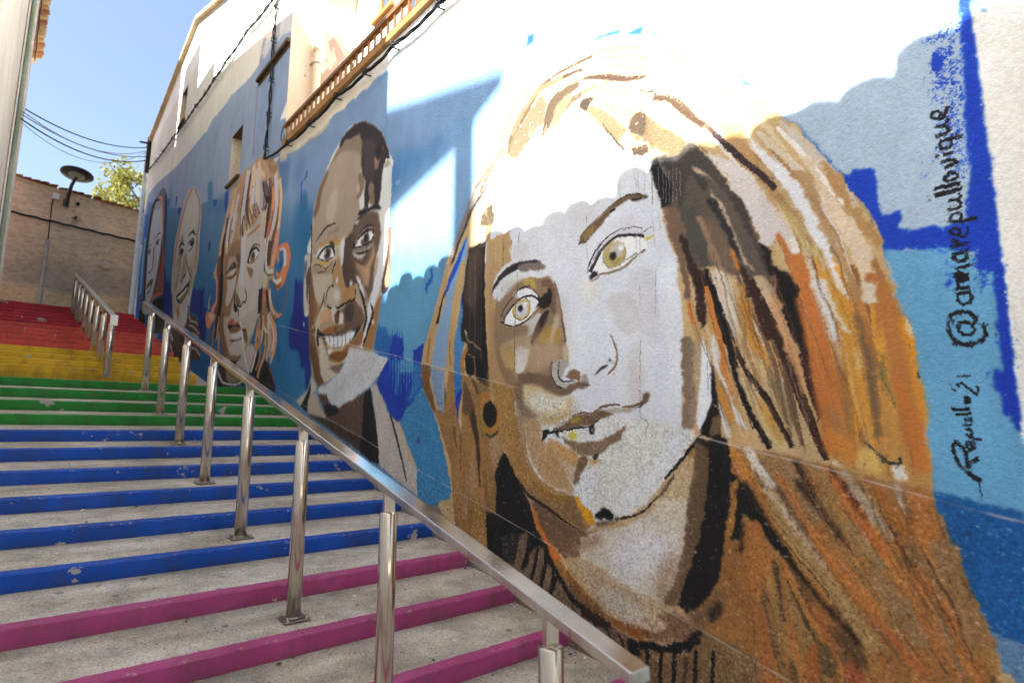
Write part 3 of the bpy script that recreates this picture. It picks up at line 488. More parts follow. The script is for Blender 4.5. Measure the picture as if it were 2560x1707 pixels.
('P',(24,20,22),[-775,875,-822,879,-857,858,-822,850,-786,809,-762,801,-772,842],.003,0,1,0,1,.05),
('P',(32,26,28),[-880,866,-914,858,-920,834,-942,814,-903,834],.003,0,1,0,1,.05),
('P',(16,16,20),[-1178,896,-1214,903,-1223,881,-1212,850,-1182,850,-1177,873],.003,0,1,0,1,.05),
('P',(180,184,190),[-1193,881,-1205,884,-1207,866,-1196,862],.001,0,1,0,1,.05),
('P',(18,16,20),[-1198,708,-1219,738,-1248,735,-1238,709,-1213,694],.003,0,1,0,1,.05),
('P',(196,156,104),[-1157,692,-1257,703,-1266,688,-1177,663],.006,.006,.8,0,1,.05),
('P',(118,98,74),[-1096,712,-1168,703,-1146,661,-1115,622,-1082,560,-1040,543,-1052,604],.006,0,1,.1,1,.05),
('P',(22,20,24),[-1208,372,-1229,410,-1278,436,-1315,428,-1352,400,-1341,371,-1285,365,-1227,352],.012,0,1,.15,1,.05),
('P',(86,70,60),[-1197,327,-1266,356,-1351,372,-1379,403,-1387,383,-1322,341,-1226,316],.006,.012,.8,.3,1,.05),
('S',(48,36,34),[10.5,25.2,25.5,13.6,7.7],[-523,552,-637,451,-804,385,-960,323,-1126,268],1,.15,.003,.003,.05),
('S',(50,40,40),[8.6,14.7,10.5,12.9],[-1354,377,-1472,400,-1567,446,-1610,484],1,.2,0,.003,.05),
('S',(40,32,34),[6.5,17.1,19.6,8.8],[-1593,469,-1644,513,-1703,563,-1761,645],.7,.35,0,.003,.05),
('S',(34,28,30),[10.8,17.1,19,17.4,12.7],[-1697,615,-1763,678,-1827,739,-1889,804,-1921,843],1,.12,0,.003,.05),
('P',(116,92,72),[-651,414,-728,406,-926,325,-1136,267,-1245,300,-1348,319,-1363,270,-1096,136,-962,102,-832,167,-716,281],.01,0,1,0,0,.1),
('P',(196,190,176),[-1098,236,-1245,300,-1415,339,-1576,418,-1698,508,-1824,518,-1832,416,-1783,238,-1719,69,-1630,-17,-1513,6,-1356,50,-1204,100,-1077,133],.012,0,1,0,0,.06),
('P',(206,208,210),[-1328,208,-1446,299,-1603,361,-1705,355,-1729,265,-1697,179,-1563,122,-1514,30,-1404,47,-1325,120],.006,.05,.9,0,1,.05),
('P',(150,120,98),[-1098,229,-1244,281,-1278,259,-1152,184,-1040,134,-962,130],.006,.03,1,.4,1,.05),
('P',(112,90,70),[-1824,518,-1930,527,-1908,357,-1848,203,-1775,79,-1729,-20,-1659,-11,-1720,80,-1783,238,-1832,416],.01,0,1,0,0,.08),
('P',(150,122,100),[-1668,175,-1785,273,-1734,94,-1630,-17,-1588,21],.006,.04,.8,.4,1,.05),
('P',(178,158,128),[-1000,81,-1077,120,-1203,75,-1355,38,-1512,0,-1644,-26,-1727,-53,-1689,-129,-1638,-158,-1543,-169,-1349,-154,-1232,-110,-1128,-42],.012,0,1,0,0,.08),
('P',(192,190,182),[-1200,-28,-1321,-6,-1433,-45,-1554,-79,-1536,-153,-1381,-146,-1250,-94],.006,.04,.8,.3,1,.05),
('P',(128,100,74),[-1613,-90,-1728,-42,-1794,-72,-1857,-101,-1816,-143,-1707,-192,-1578,-218,-1442,-216,-1315,-186,-1282,-162,-1428,-166,-1565,-169,-1653,-155,-1683,-108],.01,0,1,0,0,.1),
('P',(150,92,44),[-1290,-167,-1380,-171,-1505,-178,-1578,-206,-1488,-229,-1379,-213,-1306,-194],.006,.015,1,.25,1,.05),
('P',(160,112,54),[-656,385,-684,365,-738,298,-801,198,-922,83,-1018,17,-1145,-77,-1266,-141,-1298,-171,-1247,-182,-1108,-136,-959,-26,-841,84,-758,185,-694,286],.008,0,1,.08,0,.12),
('P',(110,84,60),[-960,7,-1036,-19,-1163,-99,-1282,-150,-1297,-208,-1229,-211,-1089,-159,-997,-66],.006,.02,.8,.3,1,.05),
('P',(20,19,22),[-1992,963,-2026,962,-2033,837,-2066,825,-2073,727,-2076,661,-2062,540,-2029,436,-2017,347,-1907,333,-1937,499,-1969,699,-1991,837,-1928,843,-1930,875],.008,0,1,0,0,.05),
('P',(24,22,24),[-2009,1206,-2019,1128,-2025,1000,-2033,962,-1983,938,-1965,862,-1930,875,-1962,938,-1994,1014],.004,0,1,0,0,.05),
('P',(108,88,66),[-1978,912,-1997,944,-2029,949,-2035,874,-1993,862],.006,0,1,.3,1,.05),
('P',(104,86,64),[-1890,817,-1983,818,-1963,711,-1937,499,-1900,332,-1812,320,-1839,554,-1885,715],.01,0,1,0,0,.08),
('P',(190,180,160),[-1727,591,-1840,707,-1885,727,-1839,554,-1818,426,-1747,355,-1587,336,-1610,470],.006,.03,.5,.4,1,.05),
('P',(20,18,20),[-1934,527,-2065,538,-2050,439,-2002,250,-1972,148,-1903,38,-1850,-5,-1796,-28,-1750,-4,-1774,68,-1848,215,-1902,367],.012,0,1,.04,0,.05),
('X',(150,140,130),[-1941,494,-2042,503,-1988,226,-1891,47,-1812,31,-1874,208],.05,.05,1),
('P',(120,96,72),[-1755,-36,-1822,-27,-1916,41,-1984,150,-1991,67,-1950,-5,-1898,-59,-1883,-95,-1820,-66],.006,.02,1,.3,1,.05),
('P',(60,48,38),[-1912,-24,-1979,64,-2002,48,-1974,-26,-1923,-54],.006,.01,1,.3,1,.05),
('P',(22,21,24),[-369,726,-404,709,-484,609,-523,552,-587,464,-649,395,-673,325,-709,241,-755,199,-801,166,-846,75,-324,-5,-309,194,-295,321,-301,478,-286,565],.01,0,1,0,0,.05),
('P',(50,46,46),[-549,511,-612,449,-661,356,-612,302,-562,396],.006,0,.7,.4,1,.05),
('P',(64,60,58),[-432,167,-611,205,-660,179,-560,31,-432,18],.006,0,.6,.45,1,.05),
('S',(168,132,100),[10.4,10.9,11.4],[-600,457,-649,411,-673,357],1,.2,0,.003,.05),
('P',(192,114,48),[-661,388,-680,374,-709,312,-779,226,-847,173,-934,88,-868,78,-779,194,-709,249],.006,0,1,0,1,.1),
('P',(118,98,80),[-343,62,-416,171,-627,212,-737,190,-881,49,-959,-26,-1108,-136,-1264,-191,-1434,-236,-1501,-289,-1479,-449,39,-895,50,-374,-344,-143],.01,0,1,0,0,.1),
('P',(24,22,24),[-186,303,-341,294,-559,241,-726,196,-861,60,-920,1,-838,-123,-881,21,-799,50,-779,131,-726,152,-671,116,-615,6,-558,-32,-649,142,-627,205,-559,211,-488,1,-216,-42],.008,0,1,.04,0,.05),
('P',(64,60,60),[-379,159,-559,204,-535,127,-464,-3,-368,35],.006,0,.7,.35,1,.05),
('S',(26,22,22),[22,26.5,30.7],[-726,138,-692,19,-658,-73],1,.15,0,.003,.05),
('S',(26,22,22),[24.2,29,33.5],[-800,120,-778,4,-745,-99],1,.15,0,.003,.05),
('S',(26,22,22),[29.4,34.1,37.7],[-861,46,-859,-51,-828,-132],1,.15,0,.003,.05),
('S',(26,22,22),[21.7,24.4,24.3,24.5],[-920,-13,-958,-73,-996,-119,-1107,-162],1,.15,0,.003,.05),
('S',(26,22,22),[20.6,24.4,28.2],[-638,184,-615,86,-569,-30],1,.15,0,.003,.05),
('P',(40,30,26),[-881,49,-940,-37,-1034,-105,-1143,-148,-1265,-178,-1314,-216,-1246,-226,-1124,-197,-996,-126,-900,-37],.012,0,.85,.25,1,.05),
('P',(26,22,22),[-1434,-236,-1533,-235,-1650,-217,-1762,-178,-1858,-95,-1895,-97,-1853,-177,-1758,-239,-1648,-251,-1531,-281,-1454,-301],.012,0,1,0,0,.05),
('P',(128,104,72),[-1454,-301,-1648,-251,-1758,-239,-1853,-177,-1895,-97,-2039,-114,-2166,-152,-2153,-340,-1413,-574],.01,0,1,0,0,.12),
('P',(22,20,22),[-1434,-236,-1488,-234,-1500,-313,-1446,-327],.01,0,1,0,1,.05),
('S',(28,24,24),[26.9,25.4,23.9,22],[-1554,-270,-1543,-347,-1536,-433,-1530,-537],1,.2,0,.003,.05),
('S',(28,24,24),[25.9,24.4,22.9,21.1],[-1641,-247,-1631,-323,-1624,-407,-1618,-509],1,.2,0,.003,.05),
('S',(28,24,24),[27.1,25.5,24,22.1],[-1725,-226,-1715,-300,-1708,-382,-1702,-482],1,.2,0,.003,.05),
('S',(28,24,24),[23.4,22.1,20.7,19.1],[-1846,-195,-1835,-267,-1829,-347,-1822,-444],1,.2,0,.003,.05),
('S',(28,24,24),[18.3,17.2,16.2,14.9],[-1941,-170,-1931,-241,-1924,-319,-1917,-414],1,.2,0,.003,.05),
('S',(40,32,28),[16.7,21.5,26.2],[-1014,-155,-1031,-269,-1046,-407],.8,.25,0,.003,.05),
('S',(40,32,28),[16.5,21.1,25.5],[-1088,-179,-1122,-293,-1153,-441],.8,.25,0,.003,.05),
('S',(40,32,28),[15.9,20.3,24.4],[-1177,-204,-1227,-299,-1256,-444],.8,.25,0,.003,.05),
('S',(40,32,28),[15.3,19.6,23.3],[-1263,-216,-1327,-304,-1355,-446],.8,.25,0,.003,.05),
('S',(40,32,28),[14.9,18.9,22.5],[-1354,-231,-1407,-313,-1426,-425],.8,.25,0,.003,.05),
('S',(50,36,30),[22,22,22],[-1785,-237,-1774,-327,-1762,-437],.5,.4,0,.003,.05),
('P',(204,198,194),[-2044,2319,-2145,2256,-2254,2151,-2325,2046,-2363,1941,-2428,1831,-2451,1750,-2407,1739,-2382,1790,-2349,1731,-2306,1757,-2280,1825,-2226,1967,-2183,2061,-2140,2174],.012,0,1,.12,1,.06),
('P',(212,213,216),[-2281,2320,-2337,2225,-2407,2143,-2459,2063,-2521,1952,-2565,1821,-2621,1706,-2609,1639,-2632,1530,-2672,1421,-2627,1463,-2577,1640,-2520,1761,-2499,1840,-2439,1978,-2375,2108,-2306,2228],.01,0,1,.1,1,.05),
('P',(206,192,160),[-2318,2410,-2376,2353,-2429,2244,-2460,2170,-2413,2227,-2359,2320],.01,0,1,.2,1,.05),
('P',(204,188,164),[-2508,2152,-2571,2069,-2602,1955,-2669,1834,-2728,1733,-2761,1643,-2770,1535,-2763,1386,-2723,1393,-2715,1507,-2688,1621,-2626,1775,-2587,1931,-2542,2056],.012,0,1,.3,1,.08),
('P',(170,130,80),[-2598,2073,-2679,1965,-2712,1835,-2785,1711,-2801,1647,-2796,1595,-2743,1702,-2681,1830,-2627,1947],.015,0,.85,.25,1,.05),
('P',(168,136,94),[-2474,2065,-2541,2042,-2581,1947,-2593,1842,-2623,1734,-2658,1628,-2693,1531,-2706,1396,-2682,1400,-2656,1525,-2605,1668,-2558,1823,-2508,1956],.012,0,.85,.2,1,.05),
('P',(192,172,116),[-2380,1966,-2446,1885,-2497,1811,-2518,1733,-2577,1640,-2549,1611,-2502,1694,-2440,1797,-2402,1868],.006,.015,.8,0,1,.05),
('P',(180,146,100),[-2156,2438,-2236,2387,-2277,2272,-2302,2166,-2398,2022,-2379,1951,-2416,1864,-2363,1941,-2297,2087,-2211,2248,-2134,2370],.01,0,.85,.15,1,.05),
('S',(66,50,54),[24.7,29.8,29.1,27,27.6],[-2085,2420,-2149,2330,-2226,2226,-2314,2113,-2390,2009],1,.05,0,.003,.05),
('S',(84,58,44),[20.2,21.6,22.9],[-1904,2690,-2001,2547,-2085,2420],.9,.45,0,.003,.05),
('P',(98,90,80),[-1676,2392,-1730,2419,-1860,2389,-1929,2425,-1992,2365,-2068,2276,-2123,2180,-2152,2103,-2197,2024,-2232,1933,-2257,1839,-2290,1745,-2328,1645,-2368,1592,-2219,1607,-2109,1661,-2027,1711,-1910,1703,-1845,1906,-1756,2107,-1703,2289],.012,0,1,0,0,.1),
('P',(80,74,68),[-1860,2389,-1948,2417,-2009,2350,-2092,2233,-2145,2122,-2167,2066,-2226,1967,-2193,1960,-2134,2076,-2070,2164,-1966,2235,-1907,2184,-1834,2263],.012,0,1,.1,1,.05),
('P',(30,30,36),[-1686,2379,-1730,2419,-1766,2304,-1813,2252,-1829,2174,-1796,2096,-1756,2107,-1704,2307],.008,0,1,.05,1,.05),
('P',(70,68,64),[-1750,2402,-1858,2362,-1909,2219,-1873,2073,-1837,2136,-1813,2252],.006,.012,1,.2,1,.05),
('P',(122,100,82),[-1756,2107,-1834,2075,-1888,1990,-1893,1911,-1855,1904,-1885,1759,-1902,1555,-1875,1560,-1840,1795,-1797,1918],.01,0,1,.1,1,.05),
('P',(84,82,76),[-1862,2058,-1956,2048,-2002,1899,-2031,1792,-2044,1716,-1974,1715,-1917,1837,-1903,1925],.012,0,1,.08,1,.05),
('P',(146,122,98),[-1962,1994,-2014,1946,-2066,1800,-2094,1697,-2140,1631,-2044,1716,-2008,1847],.01,0,1,.2,1,.05),
('P',(120,100,82),[-2024,1977,-2089,1892,-2149,1780,-2174,1648,-2140,1631,-2081,1764,-2028,1892],.006,.01,.8,0,1,.05),
('P',(186,164,140),[-1950,2284,-2020,2224,-2086,2142,-2036,2193,-1966,2243],.006,0,1,.15,1,.05),
('P',(190,170,146),[-2033,2134,-2082,2060,-2128,1980,-2156,1890,-2183,1803,-2224,1691,-2266,1628,-2208,1687,-2153,1843,-2110,1968,-2064,2065],.008,0,1,.12,1,.05),
('P',(70,66,62),[-1957,2238,-2027,2179,-2042,2131,-2014,2115,-1980,2160],.006,0,1,0,1,.05),
('P',(56,52,52),[-2048,2087,-2096,2006,-2154,1859,-2181,1772,-2201,1704,-2177,1710,-2135,1815,-2076,1962,-2029,2059],.01,0,1,.1,1,.05),
('P',(72,66,62),[-2167,2066,-2234,1964,-2251,1864,-2290,1745,-2328,1645,-2368,1592,-2312,1626,-2274,1749,-2220,1873,-2178,1981],.008,0,1,.1,1,.05),
('S',(158,150,140),[3.5,3.5,3.5],[-1737,2351,-1735,2241,-1727,2143],.8,0,0,.003,.05),
('S',(158,150,140),[3.4,3.4,3.5],[-1767,2340,-1764,2205,-1758,2152],.8,0,0,.003,.05),
('S',(158,150,140),[3.4,3.4,3.4],[-1784,2318,-1783,2218,-1776,2130],.8,0,0,.003,.05),
('S',(158,150,140),[3.4,3.4,3.4],[-1807,2317,-1804,2192,-1796,2104],.8,0,0,.003,.05),
('S',(158,150,140),[3.3,3.3,3.4],[-1831,2313,-1829,2197,-1822,2119],.8,0,0,.003,.05),
('S',(158,150,140),[3.3,3.3,3.3],[-1856,2309,-1853,2202,-1845,2090],.8,0,0,.003,.05),
('S',(158,150,140),[3.3,3.3,3.3],[-1876,2282,-1873,2176,-1867,2108],.8,0,0,.003,.05),
('S',(160,132,84),[5.4,5.4,5.4],[-1689,2340,-1691,2256,-1691,2145],.7,0,0,.003,.05),
('P',(58,42,40),[-1856,1921,-1901,1892,-1915,1803,-1947,1712,-1990,1678,-2004,1618,-1982,1541,-1995,1459,-1956,1384,-1943,1467,-1931,1591,-1901,1705,-1870,1831],.012,0,1,.25,1,.05),
('P',(34,28,34),[-1991,1703,-2031,1637,-2051,1537,-2096,1443,-2120,1310,-2055,1318,-2029,1453,-1993,1588],.008,0,1,.08,1,.05),
('P',(36,28,30),[-2298,1759,-2327,1744,-2356,1632,-2412,1605,-2443,1547,-2471,1456,-2483,1356,-2490,1266,-2416,1275,-2395,1368,-2360,1476,-2336,1554,-2366,1555,-2320,1639],.01,0,1,.06,1,.05),
('P',(20,20,24),[-2343,1545,-2401,1541,-2454,1509,-2479,1384,-2483,1267,-2443,1271,-2395,1368,-2366,1460],.006,0,1,0,1,.05),
('P',(60,40,34),[-2177,1702,-2220,1630,-2275,1520,-2312,1417,-2347,1283,-2289,1290,-2253,1419,-2207,1556],.012,0,.9,.4,1,.05),
('P',(186,168,140),[-2265,1613,-2317,1595,-2359,1461,-2394,1354,-2416,1275,-2347,1283,-2319,1409],.01,0,.8,.35,1,.05),
('P',(186,114,62),[-2367,1787,-2390,1792,-2405,1762,-2420,1714,-2436,1636,-2432,1586,-2410,1672,-2392,1728],.006,0,1,0,1,.05),
('P',(188,122,62),[-2431,1674,-2486,1668,-2515,1597,-2527,1496,-2544,1374,-2560,1257,-2490,1266,-2485,1383,-2459,1487,-2438,1577],.01,0,1,0,1,.1),
('P',(194,148,62),[-2564,1551,-2591,1567,-2622,1478,-2653,1405,-2670,1322,-2670,1244,-2628,1249,-2612,1364,-2576,1465],.012,0,1,.25,1,.05),
('P',(174,116,66),[-2734,1523,-2790,1518,-2765,1233,-2759,1341],.008,0,1,0,1,.05),
('P',(206,200,192),[-2482,1698,-2516,1618,-2539,1564,-2555,1442,-2592,1347,-2604,1252,-2560,1257,-2543,1361,-2520,1497,-2508,1599],.01,0,1,.1,1,.05),
('P',(196,130,54),[-2141,1782,-2163,1745,-2183,1669,-2174,1648,-2146,1733],.006,0,1,.15,1,.05),
('S',(192,118,58),[21.1,20.9,20.7],[-1892,1540,-1898,1482,-1909,1423],1,.15,0,.003,.05),
('S',(194,130,62),[24.3,24,23.6],[-2005,1561,-2021,1455,-2047,1325],1,.15,0,.003,.05),
('P',(202,202,196),[-2034,1693,-2108,1646,-2149,1512,-2156,1372,-2136,1308,-2095,1428,-2051,1545],.006,.01,.8,.35,1,.05),
('P',(176,130,64),[-2171,1602,-2213,1516,-2236,1399,-2244,1295,-2199,1300,-2177,1446],.012,0,1,.4,1,.05),
('S',(30,26,30),[38.7,40.8,41.7,41.1,34.8,30.1,26.9],[-2010,1637,-2057,1489,-2102,1330,-2134,1146,-2175,999,-2232,874,-2281,783],1,.08,0,.003,.05),
('S',(52,40,38),[24.3,26.9,29.4,30.4,29.1,25.7],[-2133,1277,-2186,1158,-2238,1075,-2288,995,-2335,888,-2380,792],1,.12,0,.003,.05),
('S',(64,44,38),[22.9,37.2,43.6,46.2,41.7,27.1],[-2239,1591,-2309,1416,-2367,1235,-2415,1079,-2467,901,-2523,739],1,.18,0,.003,.05),
('S',(26,24,28),[46.7,56.9,54.5,43.8,30.4,19.6],[-2366,1550,-2425,1413,-2466,1270,-2514,1146,-2528,972,-2526,858],1,.05,0,.003,.05),
('S',(70,46,38),[34.8,30.8,23.6],[-2454,1211,-2479,1061,-2510,915],1,.35,0,.003,.05),
('P',(28,26,30),[-2342,1554,-2449,1534,-2464,1445,-2491,1312,-2516,1175,-2521,1058,-2532,943,-2527,837,-2515,901,-2500,1059,-2467,1180,-2431,1297,-2381,1436],.01,0,1,.05,1,.05),
('P',(192,150,108),[-2343,1570,-2368,1478,-2391,1356,-2427,1244,-2448,1122,-2448,1033,-2411,1125,-2369,1266,-2333,1412],.012,0,.8,.3,1,.05),
('P',(192,144,66),[-2199,1367,-2237,1313,-2289,1236,-2308,1164,-2263,1207,-2210,1284],.01,0,1,.3,1,.05),
('P',(186,134,60),[-2149,1524,-2188,1468,-2232,1363,-2259,1279,-2230,1323,-2177,1420],.012,0,.8,.4,1,.05),
('P',(120,112,86),[-2300,1164,-2342,1099,-2378,977,-2399,851,-2372,888,-2334,993,-2301,1071],.006,.015,.7,.4,1,.05),
('P',(196,178,136),[-2135,1170,-2198,1093,-2271,980,-2326,873,-2364,777,-2297,791,-2234,904,-2176,1015],.01,0,.9,.1,1,.05),
('P',(186,140,58),[-2227,1029,-2287,980,-2326,873,-2351,799,-2308,828,-2252,935],.006,.012,.7,.3,1,.05),
('S',(192,126,62),[24.2,28.7,31,30.8,27.1],[-1998,1604,-2028,1459,-2063,1285,-2073,1151,-2101,1035],1,.15,0,.003,.05),
('S',(192,138,66),[25.7,31,32,28.9],[-2033,1087,-2064,1004,-2087,954,-2111,914],1,.15,0,.003,.05),
('P',(206,204,200),[-2013,1358,-2052,1252,-2048,1186,-2087,1084,-2115,986,-2168,889,-2172,812,-2140,835,-2112,938,-2092,1035,-2045,1136,-2014,1222],.006,0,1,.05,1,.05),
('P',(204,200,194),[-2028,989,-2076,906,-2097,827,-2071,834,-2041,907],.006,0,1,0,1,.05),
('P',(212,216,224),[-1956,1348,-1981,1294,-2006,1156,-1993,1023,-1951,925,-1916,892,-1918,1009,-1945,1160],.008,0,1,.06,1,.05),
('P',(26,24,26),[-2004,1215,-2013,1122,-2027,972,-2042,931,-1995,891,-1965,850,-1929,867,-1966,941,-1998,1023],.005,0,1,0,1,.05),
('P',(112,92,68),[-1997,932,-2035,956,-2033,850,-1970,850],.006,0,1,.25,1,.05),
('P',(194,160,110),[-2102,906,-2167,874,-2188,812,-2096,819],.006,0,.8,.2,1,.05),
('S',(186,118,58),[103,100.3,98.2,96.6],[-2489,1480,-2526,1218,-2548,971,-2559,775],1,.12,.01,.003,.05),
('S',(206,204,204),[39.8,35.8,19.2,6.3],[-2540,1485,-2577,1345,-2602,1225,-2612,1109],1,.12,.01,.003,.05),
('S',(196,146,56),[38.1,40.7,37,33.4],[-2638,1423,-2642,1235,-2653,1050,-2663,871],1,.2,.01,.003,.05),
('S',(122,100,72),[24.5,39.1,38.3,32],[-2685,1358,-2709,1199,-2724,1005,-2727,831],1,.45,.01,.003,.05),
('S',(176,120,64),[57.7,78.9,69.2,54.3],[-2788,1467,-2818,1269,-2827,1040,-2840,807],1,.1,.01,.003,.05),
('S',(206,142,36),[24.9,27,23.8],[-2851,1305,-2877,1089,-2892,896],1,.2,.01,.003,.05),
('S',(186,118,54),[42.8,49.5,53.5],[-2807,1068,-2848,896,-2864,707],1,.2,.01,.003,.05),
('S',(164,120,74),[33.2,42.8,39.6],[-2548,971,-2580,872,-2603,830],1,.3,.01,.003,.05),
('P',(206,204,206),[-2522,1535,-2578,1524,-2609,1399,-2620,1368,-2636,1322,-2664,1268,-2657,1261,-2627,1294,-2605,1355,-2571,1442],.012,0,.85,.25,1,.05),
('P',(204,192,172),[-2709,1497,-2765,1486,-2769,1387,-2725,1387],.012,0,1,.1,1,.05),
('P',(214,200,160),[-2668,1232,-2690,1187,-2683,1104,-2666,1133],.006,.012,.7,.3,1,.05),
('P',(200,150,60),[-2781,1178,-2783,1069,-2802,949,-2800,793,-2774,767,-2778,871,-2766,1003],.006,.012,.7,.35,1,.05),
('P',(88,90,58),[-2750,1167,-2774,1172,-2777,1070,-2799,976,-2783,1003,-2759,1058],.006,.015,.75,.3,1,.05),
('S',(86,96,60),[5.9,5.8,5.7],[-2756,1098,-2785,1016,-2797,956],.7,.25,0,.003,.05),
('S',(54,62,60),[6.5,10.7,14,15.7],[-2677,818,-2722,772,-2755,740,-2795,735],1,.15,0,.003,.05),
('S',(54,62,60),[9.7,9.7],[-2797,761,-2797,735],1,0,0,.003,.05),
('P',(208,204,194),[-2765,728,-2811,730,-2811,666,-2772,670],.006,0,1,0,1,.05),
('P',(206,182,110),[-2652,810,-2700,791,-2742,733,-2721,687,-2632,722],.006,.012,.8,.4,1,.05),
('S',(70,80,60),[7,7],[-2865,1202,-2874,1181],1,.2,0,.003,.05),
('S',(60,90,90),[8.1,8],[-2888,1088,-2891,1062],1,.2,0,.003,.05),
('P',(192,132,60),[-2540,872,-2635,831,-2647,750,-2593,714,-2547,781],.006,.015,.8,.2,1,.05),
('P',(204,200,192),[-2516,739,-2570,740,-2593,707,-2542,719],.006,0,.7,.3,1,.05),
('P',(210,150,40),[-2870,1262,-2879,1234,-2886,1128,-2870,1142],.01,0,1,.2,1,.05),
('P',(218,206,180),[-2869,1316,-2878,1261,-2872,1221,-2860,1283],.006,0,1,.2,1,.05),
('S',(24,22,24),[21.1,32.8,39.8],[-1908,825,-1989,785,-2058,762],1,.1,.008,.003,.05),
('S',(192,134,62),[42,53,59,57.2],[-2086,795,-2169,642,-2268,472,-2347,339],1,.15,.008,.003,.05),
('S',(206,200,188),[36.5,47.5,38.8],[-2162,788,-2235,676,-2284,605],1,.3,.008,.003,.05),
('S',(196,188,178),[11.9,15.4,15],[-2230,601,-2315,506,-2381,414],1,.35,.008,.003,.05),
('S',(66,48,38),[29.3,35.9,31.7,24.2],[-2383,741,-2438,615,-2499,510,-2557,417],1,.3,.008,.003,.05),
('S',(150,126,92),[45.2,44.1,42.9],[-2332,740,-2396,613,-2469,479],1,.4,.008,.003,.05),
('S',(178,116,56),[27.7,40.4,42.6],[-2514,711,-2572,611,-2626,496],1,.15,.008,.003,.05),
('S',(70,42,32),[13.9,20.3,16.5],[-2528,711,-2592,619,-2637,550],1,.35,.008,.003,.05),
('S',(164,148,128),[33.6,39.5,41.5],[-2579,700,-2635,602,-2709,480],1,.4,.008,.003,.05),
('S',(150,106,56),[48.6,62.7,67],[-2666,684,-2730,584,-2778,488],1,.3,.008,.003,.05),
('S',(178,160,140),[19.7,22.3],[-2777,664,-2784,551],1,.4,.008,.003,.05),
('S',(168,116,60),[63.2,81.1,79.8],[-2842,643,-2859,534,-2875,415],1,.2,.008,.003,.05),
('P',(20,19,22),[-1973,826,-2062,818,-2074,731,-2079,669,-2111,639,-2134,610,-2179,552,-2269,487,-2321,386,-2358,299,-2288,331,-2202,421,-2158,475,-2126,487,-2110,359,-2051,351,-2067,482,-2065,590,-2050,480,-2016,347,-1918,334,-1935,469,-1953,630],.01,0,1,.03,0,.05),
('P',(162,120,60),[-2076,629,-2111,639,-2105,546,-2080,422,-2042,350,-2025,348,-2059,496],.01,0,1,.2,1,.05),
('S',(22,20,22),[91.1,104.9,94.9,77.7,59,39.9,24.4],[-2118,599,-2224,490,-2305,375,-2382,278,-2460,176,-2543,82,-2600,13],1,.08,.01,.003,.05),
('S',(24,22,22),[20.6,21.7,22.3],[-2109,455,-2122,363,-2099,301],1,.2,.01,.003,.05),
('S',(174,122,60),[48.7,51.1,49.1,39.9],[-2178,638,-2271,472,-2384,300,-2489,151],1,.2,.01,.003,.05),
('S',(174,112,60),[15.1,18.4,17.8],[-2384,300,-2462,197,-2543,82],1,.35,.01,.003,.05),
('S',(168,140,92),[66.7,71.5,71.7,74.6],[-2265,551,-2387,343,-2522,188,-2650,11],1,.35,.01,.003,.05),
('S',(188,184,178),[15.9,17.9,18.4,18],[-2228,641,-2326,512,-2432,360,-2499,276],1,.3,.01,.003,.05),
('S',(186,120,56),[43.8,52.9,59,50.7],[-2439,447,-2531,302,-2593,222,-2662,143],1,.25,.01,.003,.05),
('S',(172,106,58),[31.1,33.4,32],[-2617,168,-2709,73,-2818,-35],1,.25,.01,.003,.05),
('S',(70,50,38),[33.5,35.9,27.9,17.2],[-2382,650,-2477,537,-2542,438,-2587,377],1,.3,.01,.003,.05),
('S',(150,122,78),[46.3,44.8,43.4],[-2482,591,-2565,472,-2643,360],1,.45,.01,.003,.05),
('S',(176,108,52),[33.8,43.3,46.1,42.1],[-2549,660,-2601,548,-2651,462,-2701,389],1,.18,.01,.003,.05),
('S',(80,46,32),[13.4,20,13.2],[-2574,651,-2612,570,-2660,503],1,.4,.01,.003,.05),
('S',(162,146,124),[36.3,35.4,34.6],[-2619,653,-2686,536,-2742,443],1,.4,.01,.003,.05),
('S',(160,108,52),[57.9,62.3,60.5],[-2694,638,-2759,543,-2812,452],1,.3,.01,.003,.05),
('S',(174,116,60),[59.2,68.5,64.8],[-2846,638,-2853,533,-2850,410],1,.2,.01,.003,.05),
('S',(172,116,60),[49.6,57,53.7,48.9],[-2705,330,-2778,257,-2835,158,-2881,53],1,.25,.01,.003,.05),
('S',(150,120,84),[66.1,64.1,61.8],[-2650,331,-2729,200,-2819,64],1,.45,.01,.003,.05),
('S',(150,116,76),[79,79.3,77.2,74.2],[-2903,455,-2923,330,-2958,212,-2980,62],1,.5,.01,.003,.05),
('S',(170,124,62),[34.5,39.1],[-2978,108,-3006,27],1,.4,.01,.003,.05),
('S',(164,150,140),[10.2,10.1],[-2890,444,-2891,324],1,.4,.01,.003,.05),
('P',(70,72,52),[-2749,376,-2798,393,-2844,391,-2838,366,-2798,346,-2755,348],.006,.02,.8,.45,1,.05),
('P',(88,84,60),[-2632,338,-2671,364,-2717,366,-2677,326],.006,.02,.6,.5,1,.05),
('P',(166,114,60),[-2141,447,-2192,464,-2223,376,-2246,278,-2217,206,-2200,125,-2125,111,-2119,304],.012,0,1,.2,1,.1),
('P',(166,110,62),[-2153,60,-2208,66,-2218,-35,-2229,-140,-2234,-228,-2187,-242,-2173,-90],.012,0,1,.35,1,.05),
('P',(58,54,48),[-2247,300,-2275,283,-2289,143,-2298,37,-2281,33,-2267,160],.006,0,.7,.4,1,.05),
('P',(164,106,58),[-2405,150,-2456,124,-2490,40,-2524,-31,-2483,-47,-2430,56],.012,0,1,.25,1,.05),
('P',(166,104,56),[-2379,-64,-2429,-26,-2423,-172,-2380,-185],.006,0,1,.35,1,.05),
('P',(84,78,54),[-2425,-6,-2484,-37,-2498,-117,-2436,-135],.006,0,.6,.45,1,.05),
('P',(166,98,60),[-2532,-59,-2571,-48,-2603,-120,-2535,-140],.006,0,1,.35,1,.05),
